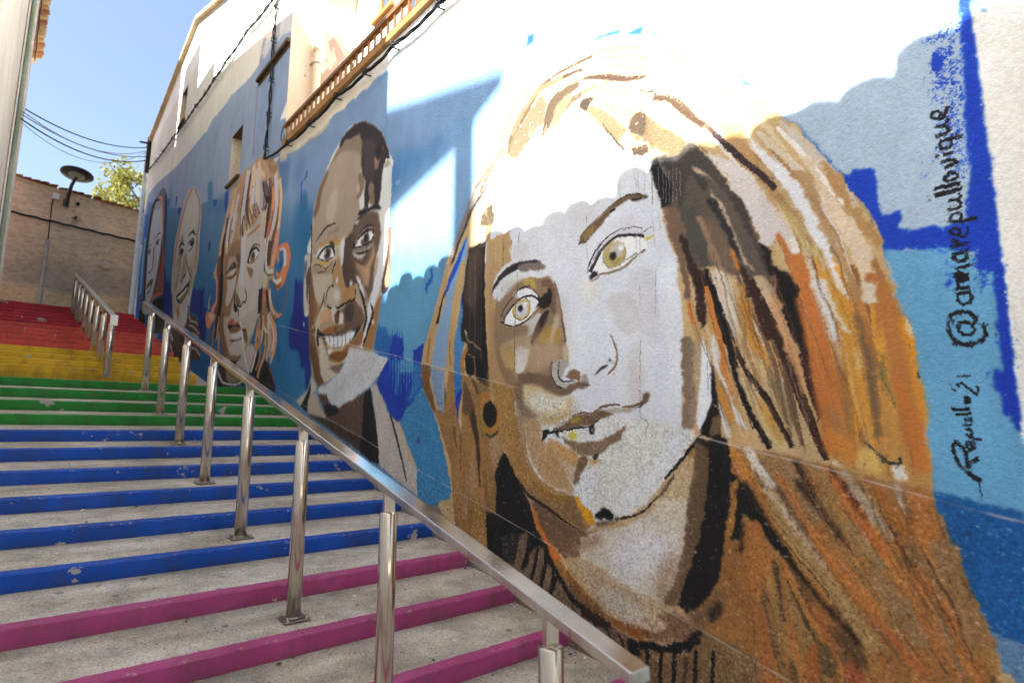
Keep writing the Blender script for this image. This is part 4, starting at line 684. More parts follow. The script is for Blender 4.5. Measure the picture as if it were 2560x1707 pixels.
('P',(60,50,40),[-2482,68,-2559,37,-2610,-28,-2596,-89,-2561,-51,-2517,7],.006,.02,.8,.3,1,.05),
('P',(196,190,182),[-1804,876,-1919,850,-1858,791,-1797,739],.006,.02,.35,.5,1,.05),
('H',[(168,120,62),(150,116,70),(110,84,60),(190,150,96),(70,52,42)],60,6.6,[-2026,783,-2209,496,-2466,195,-2679,-97],[-2883,635,-2929,395,-2994,215,-3038,-9],.55,.4,14,.25,.8),
('H',[(196,184,160),(120,94,70),(206,170,110),(70,52,46),(180,120,64)],50,6.5,[-1826,1808,-1905,1442,-2020,1059,-2091,823],[-2649,1689,-2743,1320,-2773,987,-2790,705],.55,.35,12,.25,.8),
('P',(196,190,168),[-734,3278,-892,3390,-1135,3399,-1459,3315,-1740,3160,-1944,2938,-2048,2748,-2032,2466,-1926,2450,-1710,2678,-1503,2869,-1238,3025,-1169,2939,-885,2921,-539,2842,-424,2915,-512,3115],.006,.04,.8,0,1,.05),
('S',(92,76,58),[20.2,66.4,72.7,56.6,31.9],[-424,2915,-483,3065,-624,3178,-761,3286,-891,3312],1,.45,.004,.003,.05),
('S',(124,108,80),[40.6,49.2,49.8,41,39.1],[-468,3051,-597,3190,-734,3278,-952,3272,-1073,3261],1,.3,.004,.003,.05),
('S',(92,76,58),[21.1,26.9,27.7,24.9],[-891,3322,-1039,3316,-1156,3303,-1273,3289],1,.25,.004,.003,.05),
('S',(80,64,50),[25.7,24.6,23.3],[-1001,3268,-1108,3253,-1182,3234],1,.05,.004,.003,.05),
('S',(92,76,58),[44.8,98.6,111,76.3,39.7],[-809,2914,-861,3026,-913,3118,-1011,3149,-1152,3148],1,.2,.004,.003,.05),
('S',(158,144,108),[36.1,31.2,21.8],[-963,3191,-1084,3199,-1220,3152],1,.4,.004,.003,.05),
('S',(84,62,46),[16.4,36,43.5,38.6,14.6],[-1186,3168,-1285,3133,-1420,3063,-1547,2992,-1677,2945],1,.15,.004,.003,.05),
('S',(124,108,80),[24.9,26.9,28.6],[-1150,3075,-1272,3063,-1398,3043],1,.2,.004,.003,.05),
('S',(96,80,58),[33.8,45.2,38.7],[-1021,3014,-1081,3061,-1184,3060],1,.5,.004,.003,.05),
('S',(158,144,108),[48.2,69.3,57.8],[-1294,3062,-1447,2963,-1580,2867],1,.5,.004,.003,.05),
('S',(158,144,108),[32.8,45.7,40.9],[-1343,2942,-1462,2820,-1631,2729],1,.45,.004,.003,.05),
('S',(88,68,52),[17.9,30.4],[-1628,2878,-1751,2800],1,.6,.004,.003,.05),
('S',(90,70,52),[31.8,37.1,35.9,34.7],[-1715,2785,-1825,2730,-1919,2611,-2033,2480],1,.3,.004,.003,.05),
('S',(98,76,56),[20.5,24,23.8],[-1810,2761,-1905,2670,-1979,2555],1,.5,.004,.003,.05),
('S',(124,108,80),[43.6,80.6,92.2],[-1236,2937,-1360,2804,-1495,2638],1,.35,.004,.003,.05),
('S',(60,50,42),[7.4,14.5,11.7],[-1338,2779,-1416,2661,-1501,2545],1,.4,.004,.003,.05),
('S',(158,144,108),[52.1,50.6,24.6],[-1333,3293,-1516,3214,-1685,3148],1,.5,.004,.003,.05),
('S',(158,144,108),[41.3,43.3,27.1],[-1352,3229,-1552,3143,-1682,3067],1,.5,.004,.003,.05),
('S',(158,144,108),[34.9,32.6,21.8],[-1350,3177,-1511,3095,-1696,2969],1,.5,.004,.003,.05),
('S',(158,144,108),[28.6,39.3],[-1789,3060,-1942,2908],1,.5,.004,.003,.05),
('P',(112,96,72),[-624,3128,-760,3227,-838,3172,-810,3029,-704,2956,-609,2915,-525,2857,-424,2915,-468,3030],.015,0,.9,.45,1,.05),
('P',(128,112,82),[-937,3088,-1023,3125,-1081,3089,-1033,3027,-960,2965,-885,2931,-899,3029],.012,0,.9,.35,1,.05),
('P',(72,58,46),[-1155,3027,-1281,3001,-1248,2976,-1203,2925,-1164,2960],.01,0,1,.3,1,.05),
('P',(84,68,52),[-1556,2729,-1666,2705,-1670,2576,-1607,2593,-1552,2639],.015,0,1,.35,1,.05),
('P',(122,104,76),[-1665,2682,-1800,2562,-1911,2456,-1925,2428,-1842,2384,-1743,2444,-1676,2517,-1551,2615,-1661,2579],.015,0,1,.2,1,.1),
('P',(80,64,50),[-1549,2543,-1684,2498,-1673,2447,-1565,2488],.01,0,1,.35,1,.05),
('S',(206,200,186),[6,6],[-665,3071,-663,2953],.6,0,0,.003,.05),
('S',(206,200,186),[5.9,5.9],[-682,3027,-680,2894],.6,0,0,.003,.05),
('S',(206,200,186),[5.9,5.9],[-700,3042,-697,2894],.6,0,0,.003,.05),
('S',(206,200,186),[5.9,5.9],[-717,2999,-715,2894],.6,0,0,.003,.05),
('S',(206,200,186),[5.8,5.8],[-734,3014,-732,2894],.6,0,0,.003,.05),
('S',(206,200,186),[5.8,5.8],[-752,3029,-749,2894],.6,0,0,.003,.05),
('S',(206,200,186),[5.8,5.7],[-768,2986,-766,2894],.6,0,0,.003,.05),
('S',(206,200,186),[5.7,5.7],[-785,3002,-783,2895],.6,0,0,.003,.05),
('S',(206,200,186),[5.7,5.7],[-802,2959,-800,2895],.6,0,0,.003,.05),
('S',(206,200,186),[5.6,5.6],[-818,2974,-816,2838],.6,0,0,.003,.05),
('S',(206,200,186),[5.6,5.6],[-835,2989,-832,2838],.6,0,0,.003,.05),
('S',(206,200,186),[5.6,5.6],[-851,2947,-849,2838],.6,0,0,.003,.05),
('S',(206,200,186),[5.5,5.5],[-868,2962,-865,2838],.6,0,0,.003,.05),
('S',(206,200,186),[5.5,5.5],[-884,2977,-881,2839],.6,0,0,.003,.05),
('S',(206,200,186),[5.5,5.5],[-900,2936,-897,2839],.6,0,0,.003,.05),
('P',(34,92,178),[-639,3698,-649,3771,-711,3762,-708,3697],.004,0,1,0,0,.05),
('P',(40,100,184),[-1260,3406,-1357,3389,-1501,3353,-1490,3328,-1398,3357],.008,0,1,.3,1,.05),
('P',(40,100,184),[-1558,3286,-1616,3284,-1672,3282,-1652,3234],.01,0,1,.35,1,.05),
('S',(68,110,172),[6.5,8.5],[-1724,3202,-1768,3170],1,.3,0,.003,.05),
('S',(68,110,172),[6.3,8.3],[-1793,3155,-1827,3128],1,.4,0,.003,.05),
('S',(88,120,162),[6.2,6],[-1042,3467,-1159,3437],1,.4,0,.003,.05),
('S',(120,140,165),[18.1,10.7],[-822,3455,-886,3451],1,.3,0,.003,.05),
('S',(120,140,165),[10.6,7],[-906,3466,-980,3461],1,.3,0,.003,.05),
('S',(78,120,172),[3.7,14.1,5.2],[-2251,2688,-2274,2616,-2323,2564],1,.3,0,.003,.05),
('S',(96,82,62),[15.5,15.9,16.3],[-251,2896,-165,2821,-85,2731],1,.4,0,.003,.05),
('S',(96,82,62),[13.1,15.9,18.4,20.2],[-395,2977,-274,2940,-149,2858,-19,2785],.8,.4,0,.003,.05),
('P',(214,200,150),[-425,2844,-553,2817,-539,2772,-454,2783],.006,.02,.6,0,1,.05),
('P',(92,78,58),[-168,2570,-246,2567,-254,2424,-89,2470],.012,0,1,.5,1,.05),
('S',(96,80,66),[5.6,5.6],[-548,2279,-548,2208],.7,0,0,.003,.05),
('S',(96,80,66),[5.8,5.8],[-464,2248,-460,2162],.7,0,0,.003,.05),
('S',(96,80,66),[6,6],[-378,2289,-371,2067],.7,0,0,.003,.05),
('S',(96,80,66),[5.6,5.6,5.6,5.5,5.5],[-527,1995,-526,1865,-501,1629,-498,1411,-491,1285],.7,0,0,.003,.05),
('S',(110,104,106),[3.9,3.9],[-1290,2356,-1285,2265],.55,0,0,.003,.05),
('S',(110,104,106),[3.7,3.6],[-1461,2333,-1458,2261],.55,0,0,.003,.05),
('S',(110,104,106),[3.3,3.3],[-1567,2386,-1582,2285],.55,0,0,.003,.05),
('S',(110,104,106),[3.4,3.3],[-1594,2368,-1600,2185],.55,0,0,.003,.05),
('S',(110,104,106),[3.4,3.4],[-1648,2365,-1639,2243],.55,0,0,.003,.05),
('S',(110,104,106),[3.3,3.2],[-1689,2273,-1687,2143],.55,0,0,.003,.05),
('S',(110,104,106),[3.1,3.1],[-1728,2086,-1734,1942],.55,0,0,.003,.05),
('S',(110,104,106),[3.2,3.2],[-1687,2044,-1694,1892],.55,0,0,.003,.05),
('S',(110,104,106),[3.4,3.4],[-1568,1992,-1569,1847],.55,0,0,.003,.05),
('S',(110,104,106),[3.4,3.4],[-1592,1979,-1589,1849],.55,0,0,.003,.05),
('S',(110,104,106),[3.2,3.2],[-1692,1767,-1683,1513],.55,0,0,.003,.05),
('S',(110,104,106),[3.3,3.3],[-1583,1692,-1578,1574],.55,0,0,.003,.05),
('S',(110,104,106),[4,4],[-1191,2217,-1189,1933],.55,0,0,.003,.05),
('S',(100,90,84),[3.9,3.8,3.8],[-1573,1375,-1559,1102,-1554,940],.6,0,0,.003,.05),
('S',(80,66,60),[2.7,2.7],[-1984,1326,-1978,1040],.6,0,0,.003,.05),
('S',(90,80,74),[3.5,3.8,3.9,3.9],[-1554,943,-1604,918,-1598,876,-1584,835],.7,0,0,.003,.05),
('S',(150,138,120),[5.6,5.6,5.5],[-31,2233,-37,1889,-35,1413],.5,0,0,.003,.05),
('S',(150,138,120),[5.5,5.4,5.4],[-109,2215,-114,1875,-110,1405],.5,0,0,.003,.05),
('S',(150,138,120),[5.8,5.7,5.6],[38,2249,32,1901,33,1419],.5,0,0,.003,.05),
('S',(120,104,84),[5.3,5.3,5.3,5.2],[-230,2307,-225,2068,-219,1857,-216,1395],.45,0,0,.003,.05),
('S',(120,104,84),[5.3,5.2,5.2,5.1],[-258,2300,-252,2063,-247,1852,-243,1393],.45,0,0,.003,.05),
('S',(120,104,84),[5.2,5.2,5.1,5],[-312,2286,-306,2051,-300,1843,-296,1388],.45,0,0,.003,.05),
('S',(120,104,84),[5.1,5.1,5,4.9],[-365,2273,-359,2040,-353,1833,-348,1383],.45,0,0,.003,.05),
('S',(26,26,34),[12.3,13.5,16.1,13.8,11.6,16.1,13.2,12,14.8],[-3082,2129,-3077,2105,-3061,2085,-3038,2089,-3026,2106,-3033,2123,-3049,2121,-3058,2104,-3045,2088],1,0,0,.0007,.02),
('S',(26,26,34),[14.5,15.1,14.2],[-3083,2071,-3057,2050,-3033,2056],1,0,0,.0007,.02),
('S',(26,26,34),[12.1,12.5,16.8,16.4],[-3067,2048,-3078,2027,-3064,2014,-3032,2018],1,0,0,.0007,.02),
('S',(26,26,34),[15.3,15.2,15.9,11.6,13.5,15.6,12.2,11.1],[-3112,1988,-3083,1987,-3044,1993,-3035,1979,-3046,1958,-3070,1956,-3080,1968,-3076,1986],1,0,0,.0007,.02),
('S',(26,26,34),[10.1,10.1],[-3099,2000,-3093,1979],1,0,0,.0007,.02),
('S',(26,26,34),[14.6,14.5],[-3049,1935,-3082,1936],1,0,0,.0007,.02),
('S',(26,26,34),[15.4,15.3],[-3020,1938,-3033,1933],1,0,0,.0007,.02),
('S',(26,26,34),[15.2,14.3,14.8,15.5],[-3034,1908,-3084,1902,-3085,1890,-3048,1876],1,0,0,.0007,.02),
('S',(26,26,34),[12.1,12.1],[-3085,1897,-3082,1884],1,0,0,.0007,.02),
('S',(26,26,34),[13.9,14.5,11.6,11.7,14.3,12.5,10.8],[-3042,1839,-3062,1855,-3081,1846,-3085,1831,-3071,1821,-3048,1827,-3042,1841],1,0,0,.0007,.02),
('S',(26,26,34),[15.3,15.1,14.9],[-3006,1806,-3048,1804,-3091,1804],1,0,0,.0007,.02),
('S',(26,26,34),[16.1,16,15.8],[-3005,1780,-3049,1779,-3094,1782],1,0,0,.0007,.02),
('S',(26,26,34),[14.7,15,12.1,11.5],[-3046,1746,-3072,1742,-3087,1751,-3079,1765],1,0,0,.0007,.02),
('S',(26,26,34),[12,11.1,14.7,14.9],[-3072,1742,-3086,1725,-3083,1708,-3042,1708],1,0,0,.0007,.02),
('S',(26,26,34),[14.4,14.6,13.7,11.5,14.7,13.4,11.1,12.3],[-3129,1656,-3084,1653,-3053,1656,-3043,1672,-3053,1689,-3074,1688,-3083,1672,-3076,1657],1,0,0,.0007,.02),
('S',(26,26,34),[12.2,14.6,13.2,12.5,15.5,14.1],[-3070,1627,-3066,1599,-3047,1608,-3041,1625,-3051,1635,-3069,1624],1,0,0,.0007,.02),
('S',(26,26,34),[8.5,8.3,6.9,6.6],[-3068,1594,-3084,1592,-3094,1607,-3096,1628],1,0,0,.0007,.02),
('S',(26,26,34),[14.6,14.5,14.3],[-3035,1562,-3062,1563,-3092,1563],1,0,0,.0007,.02),
('S',(26,26,34),[11.5,12.5,13.5],[-3063,1562,-3056,1577,-3041,1585],1,0,0,.0007,.02),
('S',(26,26,34),[12.1,14.4,15.3,14.8,12,13.9,14.9,12,11.7],[-3086,1547,-3083,1535,-3066,1533,-3045,1533,-3042,1516,-3052,1498,-3071,1496,-3081,1509,-3078,1530],1,0,0,.0007,.02),
('S',(26,26,34),[13.1,13.4,12,11],[-3090,1481,-3069,1473,-3044,1474,-3055,1454],1,0,0,.0007,.02),
('S',(26,26,34),[15,14.9,14.8],[-3036,1453,-3061,1448,-3085,1444],1,0,0,.0007,.02),
('S',(26,26,34),[16.4,16.7,16.6],[-3037,1448,-3060,1441,-3083,1445],1,0,0,.0007,.02),
('S',(26,26,34),[18.5,18.4,18.1],[-3042,1425,-3059,1428,-3084,1425],1,0,0,.0007,.02),
('S',(26,26,34),[10.7,10.6],[-3046,1435,-3044,1401],1,0,0,.0007,.02),
('S',(26,26,34),[15,14.9,14.8],[-3035,1396,-3059,1394,-3085,1392],1,0,0,.0007,.02),
('S',(26,26,34),[15.6,15.3,13,15.3,14.8,12.4,12.3],[-3086,1376,-3040,1373,-3040,1350,-3055,1334,-3076,1337,-3085,1352,-3083,1372],1,0,0,.0007,.02),
('S',(26,26,34),[14.4,15.8,15.9,16.2,12.9,14,15.7,16.5,15.3,13.8,13.6,14.5,15.8,16.1,14.8,12.7,12.6,13],[-3025,1249,-3039,1268,-3057,1266,-3076,1252,-3087,1268,-3083,1285,-3064,1301,-3037,1309,-3014,1300,-2999,1274,-2998,1239,-3009,1208,-3033,1186,-3065,1178,-3093,1188,-3111,1208,-3110,1241,-3105,1257],1,0,0,.0007,.02),
('S',(26,26,34),[11.1,11,13.4,13.3,12,11.4],[-3076,1250,-3080,1229,-3067,1214,-3047,1218,-3032,1235,-3029,1253],1,0,0,.0007,.02),
('S',(26,26,34),[8.9,8.8,8.8],[-3011,1064,-3032,1064,-3054,1063],1,0,0,.0007,.02),
('S',(26,26,34),[8.4,7.5,8.4,8.6,8.1,8.1,8.6,6.9,7.1],[-3014,1025,-3006,1032,-3010,1040,-3022,1039,-3036,1022,-3049,1006,-3060,993,-3068,1007,-3065,1030],1,0,0,.0007,.02),
('S',(26,26,34),[8.1,8],[-2990,1017,-3005,1011],1,0,0,.0007,.02),
('S',(26,26,34),[28.5,28.3],[-3023,975,-3038,976],1,0,0,.0007,.02),
('S',(26,26,34),[20.7,20.7],[-3032,984,-3031,966],1,0,0,.0007,.02),
('S',(26,26,34),[11.3,11.2,11.1],[-2983,945,-3011,943,-3040,941],1,0,0,.0007,.02),
('S',(26,26,34),[10.4,10.3,10.2],[-2989,926,-3015,926,-3044,926],1,0,0,.0007,.02),
('S',(26,26,34),[10.4,9.9,8.4],[-3014,906,-3034,901,-3040,912],1,0,0,.0007,.02),
('S',(26,26,34),[7,8,8.8],[-3038,898,-3037,881,-3012,885],1,0,0,.0007,.02),
('S',(26,26,34),[8.4,8.4],[-3039,911,-3039,898],1,0,0,.0007,.02),
('S',(26,26,34),[9.6,10.3,8.6,8.6,10.3,9.3],[-3016,865,-3027,870,-3035,860,-3031,847,-3020,843,-3015,854],1,0,0,.0007,.02),
('S',(26,26,34),[10.3,10.3,10.2],[-3026,843,-3041,836,-3060,833],1,0,0,.0007,.02),
('S',(26,26,34),[10.3,9.6,8.2,10,9.2,8.3,8.3],[-3019,826,-3029,821,-3034,805,-3026,795,-3016,803,-3016,817,-3020,826],1,0,0,.0007,.02),
('S',(26,26,34),[4.7,4.4,4.4],[-3038,823,-3041,810,-3036,798],1,0,0,.0007,.02),
('S',(26,26,34),[10,9.8,10.2,10.6,11.1,11.4],[-2987,827,-2976,812,-2972,791,-2980,760,-2991,734,-3004,719],1,0,0,.0007,.02),
('S',(26,26,34),[13.4,13.1,12.1,11.6,11.4],[-2987,827,-3001,806,-3011,783,-3010,755,-3007,729],1,0,0,.0007,.02),
('S',(26,26,34),[13.2,13.4,13.7],[-3010,732,-3027,750,-3047,764],1,0,0,.0007,.02),
('S',(26,26,34),[15,15.2,15.6,15.6],[-3002,722,-3015,705,-3029,692,-3045,683],1,0,0,.0007,.02),
('S',(26,26,34),[3.8,3.9,4],[-3040,681,-3040,655,-3045,628],1,0,0,.0007,.02),
('P',(178,162,142),[3240,3141,1367,2674,1383,2512,1437,2376,1460,2188,1494,2021,1542,1792,1604,1637,1849,1581,2865,1675,3128,1700,3258,2684,3257,2994],.006,0,1,0,0,.05),
('P',(170,150,126),[3227,2287,1634,2038,1520,1894,1605,1653,2104,1679,2213,1582,2636,1394,2835,1349,3032,1507,3154,1878],.006,0,1,0,0,.05),
('P',(206,208,204),[2579,4201,2395,4274,2189,4272,1988,4214,1856,4137,1706,4033,1580,3909,1508,3830,1435,3711,1371,3579,1312,3500,1334,3411,1329,3200,1351,2980,1377,2819,1359,2547,3242,2984,3270,3304,3250,3582,3148,3764,2933,3974,2768,4112],.008,0,1,0,1,.05),
('P',(166,152,136),[2573,4141,2385,4169,2087,4115,1992,4002,1995,3791,2015,3526,2019,3319,1984,3165,2101,3044,2182,2973,2317,2987,2597,2994,2900,3026,3056,3018,3102,2952,3219,2979,3261,3301,3232,3553,3120,3755,2903,3940,2714,4081],.01,0,1,0,0,.05),
('P',(134,118,102),[2644,4123,2478,4161,2086,4104,1978,3964,1993,3769,2065,3860,2275,3983,2515,4051,2708,4021,2878,3955,3025,3865],.006,.02,.8,.1,1,.05),
('P',(118,90,68),[2905,3964,3028,3890,3148,3764,3224,3598,3248,3463,3115,3495,3052,3639,3012,3755,2873,3906],.006,.015,.85,0,1,.05),
('P',(184,176,164),[2668,3655,2585,3561,2586,3340,2674,3255,2829,3299,2875,3470,2786,3591],.006,.03,.8,0,1,.05),
('P',(186,168,140),[2089,3508,1990,3475,1963,3405,2045,3379,2093,3436],.008,0,1,0,1,.05),
('P',(120,102,84),[2065,3605,1937,3603,1906,3468,1959,3362,2063,3343,2088,3382,2006,3419],.01,0,.8,.1,1,.05),
('P',(58,50,54),[2599,4163,2533,4228,2394,4263,2189,4266,1988,4214,1856,4137,1706,4033,1580,3909,1501,3817,1434,3701,1379,3563,1406,3553,1455,3591,1530,3461,1542,3230,1574,3142,1601,3121,1680,3155,1685,3216,1786,3247,1819,3157,1893,3189,1906,3345,1886,3482,1981,3618,2012,3734,2003,3878,1989,3969,2086,4104,2289,4131,2431,4165,2545,4108],.012,0,1,0,0,.1),
('P',(76,68,72),[1990,3980,1713,3860,1695,3619,1720,3426,1865,3475,1939,3624,1975,3805],.006,.02,.9,0,1,.05),
('P',(140,116,100),[1702,3703,1618,3631,1538,3711,1550,3756,1511,3731,1580,3637,1649,3522,1689,3536],.008,0,1,0,1,.05),
('P',(44,38,44),[1687,3779,1569,3753,1545,3684,1599,3634,1682,3706],.01,0,1,0,1,.05),
('P',(132,116,98),[1801,3433,1699,3399,1693,3317,1745,3234,1812,3315],.008,0,1,0,1,.05),
('P',(128,108,80),[1749,3275,1682,3304,1682,3175,1783,3206],.008,0,1,0,1,.05),
('P',(200,204,202),[1425,3570,1357,3497,1339,3356,1348,3206,1369,2985,1430,2814,1469,2573,1544,2590,1509,2883,1526,3127,1513,3357,1496,3507],.008,0,1,0,1,.06),
('P',(150,144,138),[1496,3507,1425,3560,1366,3500,1420,3480],.006,0,.8,.2,1,.05),
('P',(40,36,40),[2028,3178,1945,3194,1779,3155,1681,3165,1563,3119,1522,3068,1657,3099,1796,3120,1897,3109,2001,3119],.01,0,1,.1,1,.05),
('P',(72,66,66),[2002,3129,1857,3118,1773,3073,1891,3037,1992,3004,2095,2970,2143,3024],.006,.01,1,.15,1,.05),
('P',(196,200,204),[2105,3086,1999,3087,1996,3056,2081,3059],.006,.004,1,0,1,.05),
('P',(110,92,78),[2141,3000,1978,3089,1776,3121,1577,3053,1503,2803,1549,2663,1616,2545,1627,2434,1633,2266,1723,2188,1833,2342,2029,2479,2033,2282,2027,2222,1895,2122,1808,2032,1800,1937,2176,1990,2279,2154,2195,2191,2027,2222,2213,2374,2315,2516,2374,2653,2343,2792,2269,2961],.01,0,1,0,0,.08),
('P',(84,70,66),[2360,2964,2227,2982,2095,2978,2124,2822,2157,2707,2055,2524,2047,2443,2168,2366,2260,2403,2356,2587,2341,2770],.01,0,1,0,0,.05),
('P',(170,142,110),[2066,2646,1850,2539,1735,2591,1683,2676,1650,2744,1620,2603,1709,2509,1733,2323,1835,2362,1948,2501],.006,.015,1,0,1,.05),
('P',(176,148,118),[2019,2596,1727,2494,1755,2346,1856,2376,1969,2506],.006,.01,1,.1,1,.05),
('P',(206,208,214),[1482,2759,1400,2757,1413,2555,1456,2380,1485,2275,1566,2124,1654,2046,1699,2128,1634,2285,1554,2475,1527,2620],.006,0,1,0,1,.05),
('P',(152,116,74),[1513,2152,1460,2179,1494,2021,1542,1792,1604,1637,1819,1696,1751,1819,1665,1937,1598,2056],.01,0,1,0,0,.1),
('P',(208,212,218),[1701,2156,1641,2118,1653,2027,1700,1905,1800,1694,1859,1701,1794,1861,1745,1976,1733,2077],.006,0,1,0,1,.05),
('P',(96,76,64),[2269,2961,2095,2978,2124,2822,2021,2616,1886,2488,1833,2342,1705,2204,1777,2141,1907,2259,2026,2438,2128,2399,2229,2540,2296,2781],.006,.03,.45,0,1,.05),
('P',(120,98,80),[1377,2826,1306,2825,1298,2565,1298,2275,1337,2211,1406,2188,1453,2214,1437,2376,1395,2551,1368,2693],.008,0,1,0,1,.05),
('P',(46,40,42),[1453,2205,1444,2341,1383,2512,1349,2670,1355,2487,1413,2280,1321,2226,1353,2187,1406,2178],.008,0,1,0,1,.05),
('P',(172,134,100),[1376,2400,1327,2463,1315,2279,1374,2236,1397,2313],.006,.006,1,0,1,.05),
('P',(190,184,178),[3461,3030,3257,2994,3237,2840,3249,2613,3240,2340,3255,2241,3370,2270,3401,2389,3437,2649,3426,2880],.005,0,1,0,1,.05),
('P',(96,84,78),[3395,2967,3370,2892,3377,2730,3309,2855,3267,2754,3284,2460,3246,2386,3330,2491,3370,2683,3413,2784,3417,2926],.006,.004,1,0,1,.05),
('S',(36,32,34),[36.8,37,37,36.1],[3289,3388,3250,3004,3258,2684,3232,2384],.8,0,0,.003,.05),
('P',(184,142,90),[3034,3056,2880,3074,2652,3049,2408,2986,2362,2985,2448,2922,2592,2947,2773,3024,2926,3029],.006,.01,.9,0,1,.05),
('P',(196,192,186),[3069,2905,2999,2979,2847,3010,2667,2965,2559,2864,2600,2798,2800,2822],.004,0,1,0,1,.05),
('P',(222,226,232),[3029,2907,2919,2971,2768,2979,2638,2926,2604,2831,2748,2810,2932,2863],.002,0,1,0,1,.05),
('P',(84,70,68),[2872,2893,2842,2964,2768,2979,2687,2927,2704,2854,2801,2833],.002,0,1,0,1,.05),
('P',(28,24,26),[2834,2895,2788,2940,2736,2916,2756,2877],.001,0,1,0,1,.05),
('P',(230,230,232),[2862,2924,2827,2944,2806,2922,2834,2901],.001,0,1,0,1,.05),
('S',(34,32,36),[38.3,37.4,25.7,29.4,44.5],[3055,2902,2945,2966,2769,2990,2640,2937,2569,2845],1,0,0,.003,.05),
('S',(34,32,36),[14.2,16.7,22.2],[3014,2892,2800,2822,2628,2826],.9,0,0,.003,.05),
('P',(50,42,44),[2748,3029,2661,3018,2594,2958,2576,2911,2641,2948],.003,0,1,0,1,.05),
('P',(200,164,70),[3066,2882,2799,2810,2649,2798,2668,2749,2871,2782],.006,.006,.8,0,1,.05),
('P',(196,160,60),[2572,2985,2474,2950,2519,2929,2592,2947],.006,.004,.8,0,1,.05),
('P',(222,226,232),[2080,2811,2023,2878,1881,2922,1700,2893,1656,2833,1750,2779,1909,2769],.002,0,1,0,1,.05),
('P',(96,84,74),[1947,2849,1900,2896,1799,2900,1754,2839,1788,2769,1910,2780],.002,0,1,0,1,.05),
('P',(30,26,28),[1885,2843,1838,2890,1786,2867,1812,2814],.001,0,1,0,1,.05),
('P',(230,232,235),[1939,2872,1889,2894,1876,2860,1916,2851],.001,0,1,0,1,.05),
('S',(34,32,36),[35.8,36.4,36,30.6,30],[2091,2814,2023,2878,1881,2922,1720,2908,1658,2853],1,0,0,.003,.05),
('S',(34,32,36),[13.2,13.9,17.3,20.8],[2080,2806,1910,2775,1750,2779,1656,2823],1,0,0,.003,.05),
('S',(40,34,36),[28.1,33.1,33.2,18.5,12.1],[2123,2811,2065,2878,1924,2943,1764,2969,1643,2917],1,0,0,.003,.05),
('S',(150,140,128),[32,27.5,19.1,16.1],[2084,2853,1964,2923,1803,2950,1681,2908],.8,0,0,.003,.05),
('P',(172,170,160),[2120,2780,1907,2739,1746,2739,1651,2764,1668,2730,1823,2709,2031,2729],.004,0,1,0,1,.05),
('S',(40,36,36),[12.7,21.9,9.4],[2053,2744,1904,2704,1743,2700],1,.1,0,.003,.05),
('P',(200,202,200),[2141,2765,1986,2698,1820,2669,1940,2648,2071,2708],.004,0,1,0,1,.05),
('S',(60,50,48),[13.5,13.1,22.1],[2068,2677,1894,2588,1798,2645],.7,.2,0,.003,.05),
('S',(70,58,48),[18.7,34.8,25.9,10.4],[3123,3126,2997,3186,2823,3241,2597,3218],1,.1,0,.003,.05),
('P',(150,124,120),[2812,3148,2663,3153,2495,3151,2466,3101,2657,3097],.006,.012,.7,0,1,.05),
('S',(90,74,60),[9.8,10.3,12.1],[2823,3241,2669,3210,2585,3214],1,.1,0,.003,.05),
('P',(184,174,158),[3195,2830,2869,2760,2575,2782,2567,2930,2471,2917,2407,2976,2338,2979,2392,2824,2393,2615,2517,2684,2598,2552,2758,2455,2792,2321,2862,2279,2973,2341,3089,2426,3140,2615],.008,.012,1,0,0,.05),
('P',(150,124,98),[3195,2830,3032,2818,2788,2721,2572,2760,2607,2639,2781,2654,3044,2708,3155,2731],.006,.02,.6,0,1,.05),
('P',(140,112,84),[3089,2426,2973,2341,2842,2319,2753,2411,2763,2284,2878,2195,3001,2149,3079,2248],.006,.02,.7,0,1,.05),
('P',(176,140,100),[2543,2711,2434,2792,2382,2613,2336,2500,2213,2374,2042,2382,2019,2240,2197,2211,2375,2210,2363,2321,2421,2434,2569,2504,2605,2617],.006,.006,1,0,1,.05),
('P',(188,180,170),[2729,2417,2587,2455,2419,2413,2366,2341,2380,2262,2494,2250,2666,2300],.006,.025,.8,0,1,.05),
('P',(208,208,212),[2535,2414,2440,2396,2398,2327,2476,2299,2528,2350],.006,.015,.8,0,1,.05),
('P',(170,132,88),[2300,2360,2085,2390,2017,2338,2030,2252,2200,2242,2309,2230],.006,.008,1,0,1,.05),
('P',(212,214,220),[2515,2557,2469,2568,2462,2494,2508,2492],.002,0,1,0,1,.05),
('P',(216,218,224),[2165,2446,2134,2460,2099,2433,2117,2397,2155,2404],.002,0,1,0,1,.05),
('P',(206,208,212),[2449,2933,2361,2974,2326,2965,2342,2781,2374,2653,2402,2701],.004,0,1,0,1,.05),
('S',(34,32,36),[16.2,24.3,28.4,25.9,26,18.8],[2714,2287,2636,2242,2420,2207,2199,2231,2028,2232,2017,2338],1,0,0,.003,.05),
('S',(70,56,48),[22.4,24.6,16.5,26.7],[2748,2367,2710,2467,2591,2487,2564,2461],1,0,0,.003,.05),
('S',(50,40,36),[22.9,39.1,48.3,54.8,46.6],[2806,2442,2843,2330,2930,2203,3009,2106,3011,2020],1,0,0,.003,.05),
('S',(60,50,46),[31.1,26.4,21.5],[2526,2771,2589,2689,2629,2622],1,.1,0,.003,.05),
('S',(60,54,52),[14.6,11.9,12,16.9],[3181,2827,3033,2829,2790,2732,2622,2771],1,.1,0,.003,.05),
('S',(60,54,52),[12.8,14,17.1],[3020,2725,2837,2709,2740,2732],1,.1,0,.003,.05),
('S',(36,30,32),[24.5,32.2,40.7,44.6,41.4,33.9],[2026,2438,1912,2318,1817,2148,1747,2004,1761,1941,1804,1863],1,0,0,.003,.05),
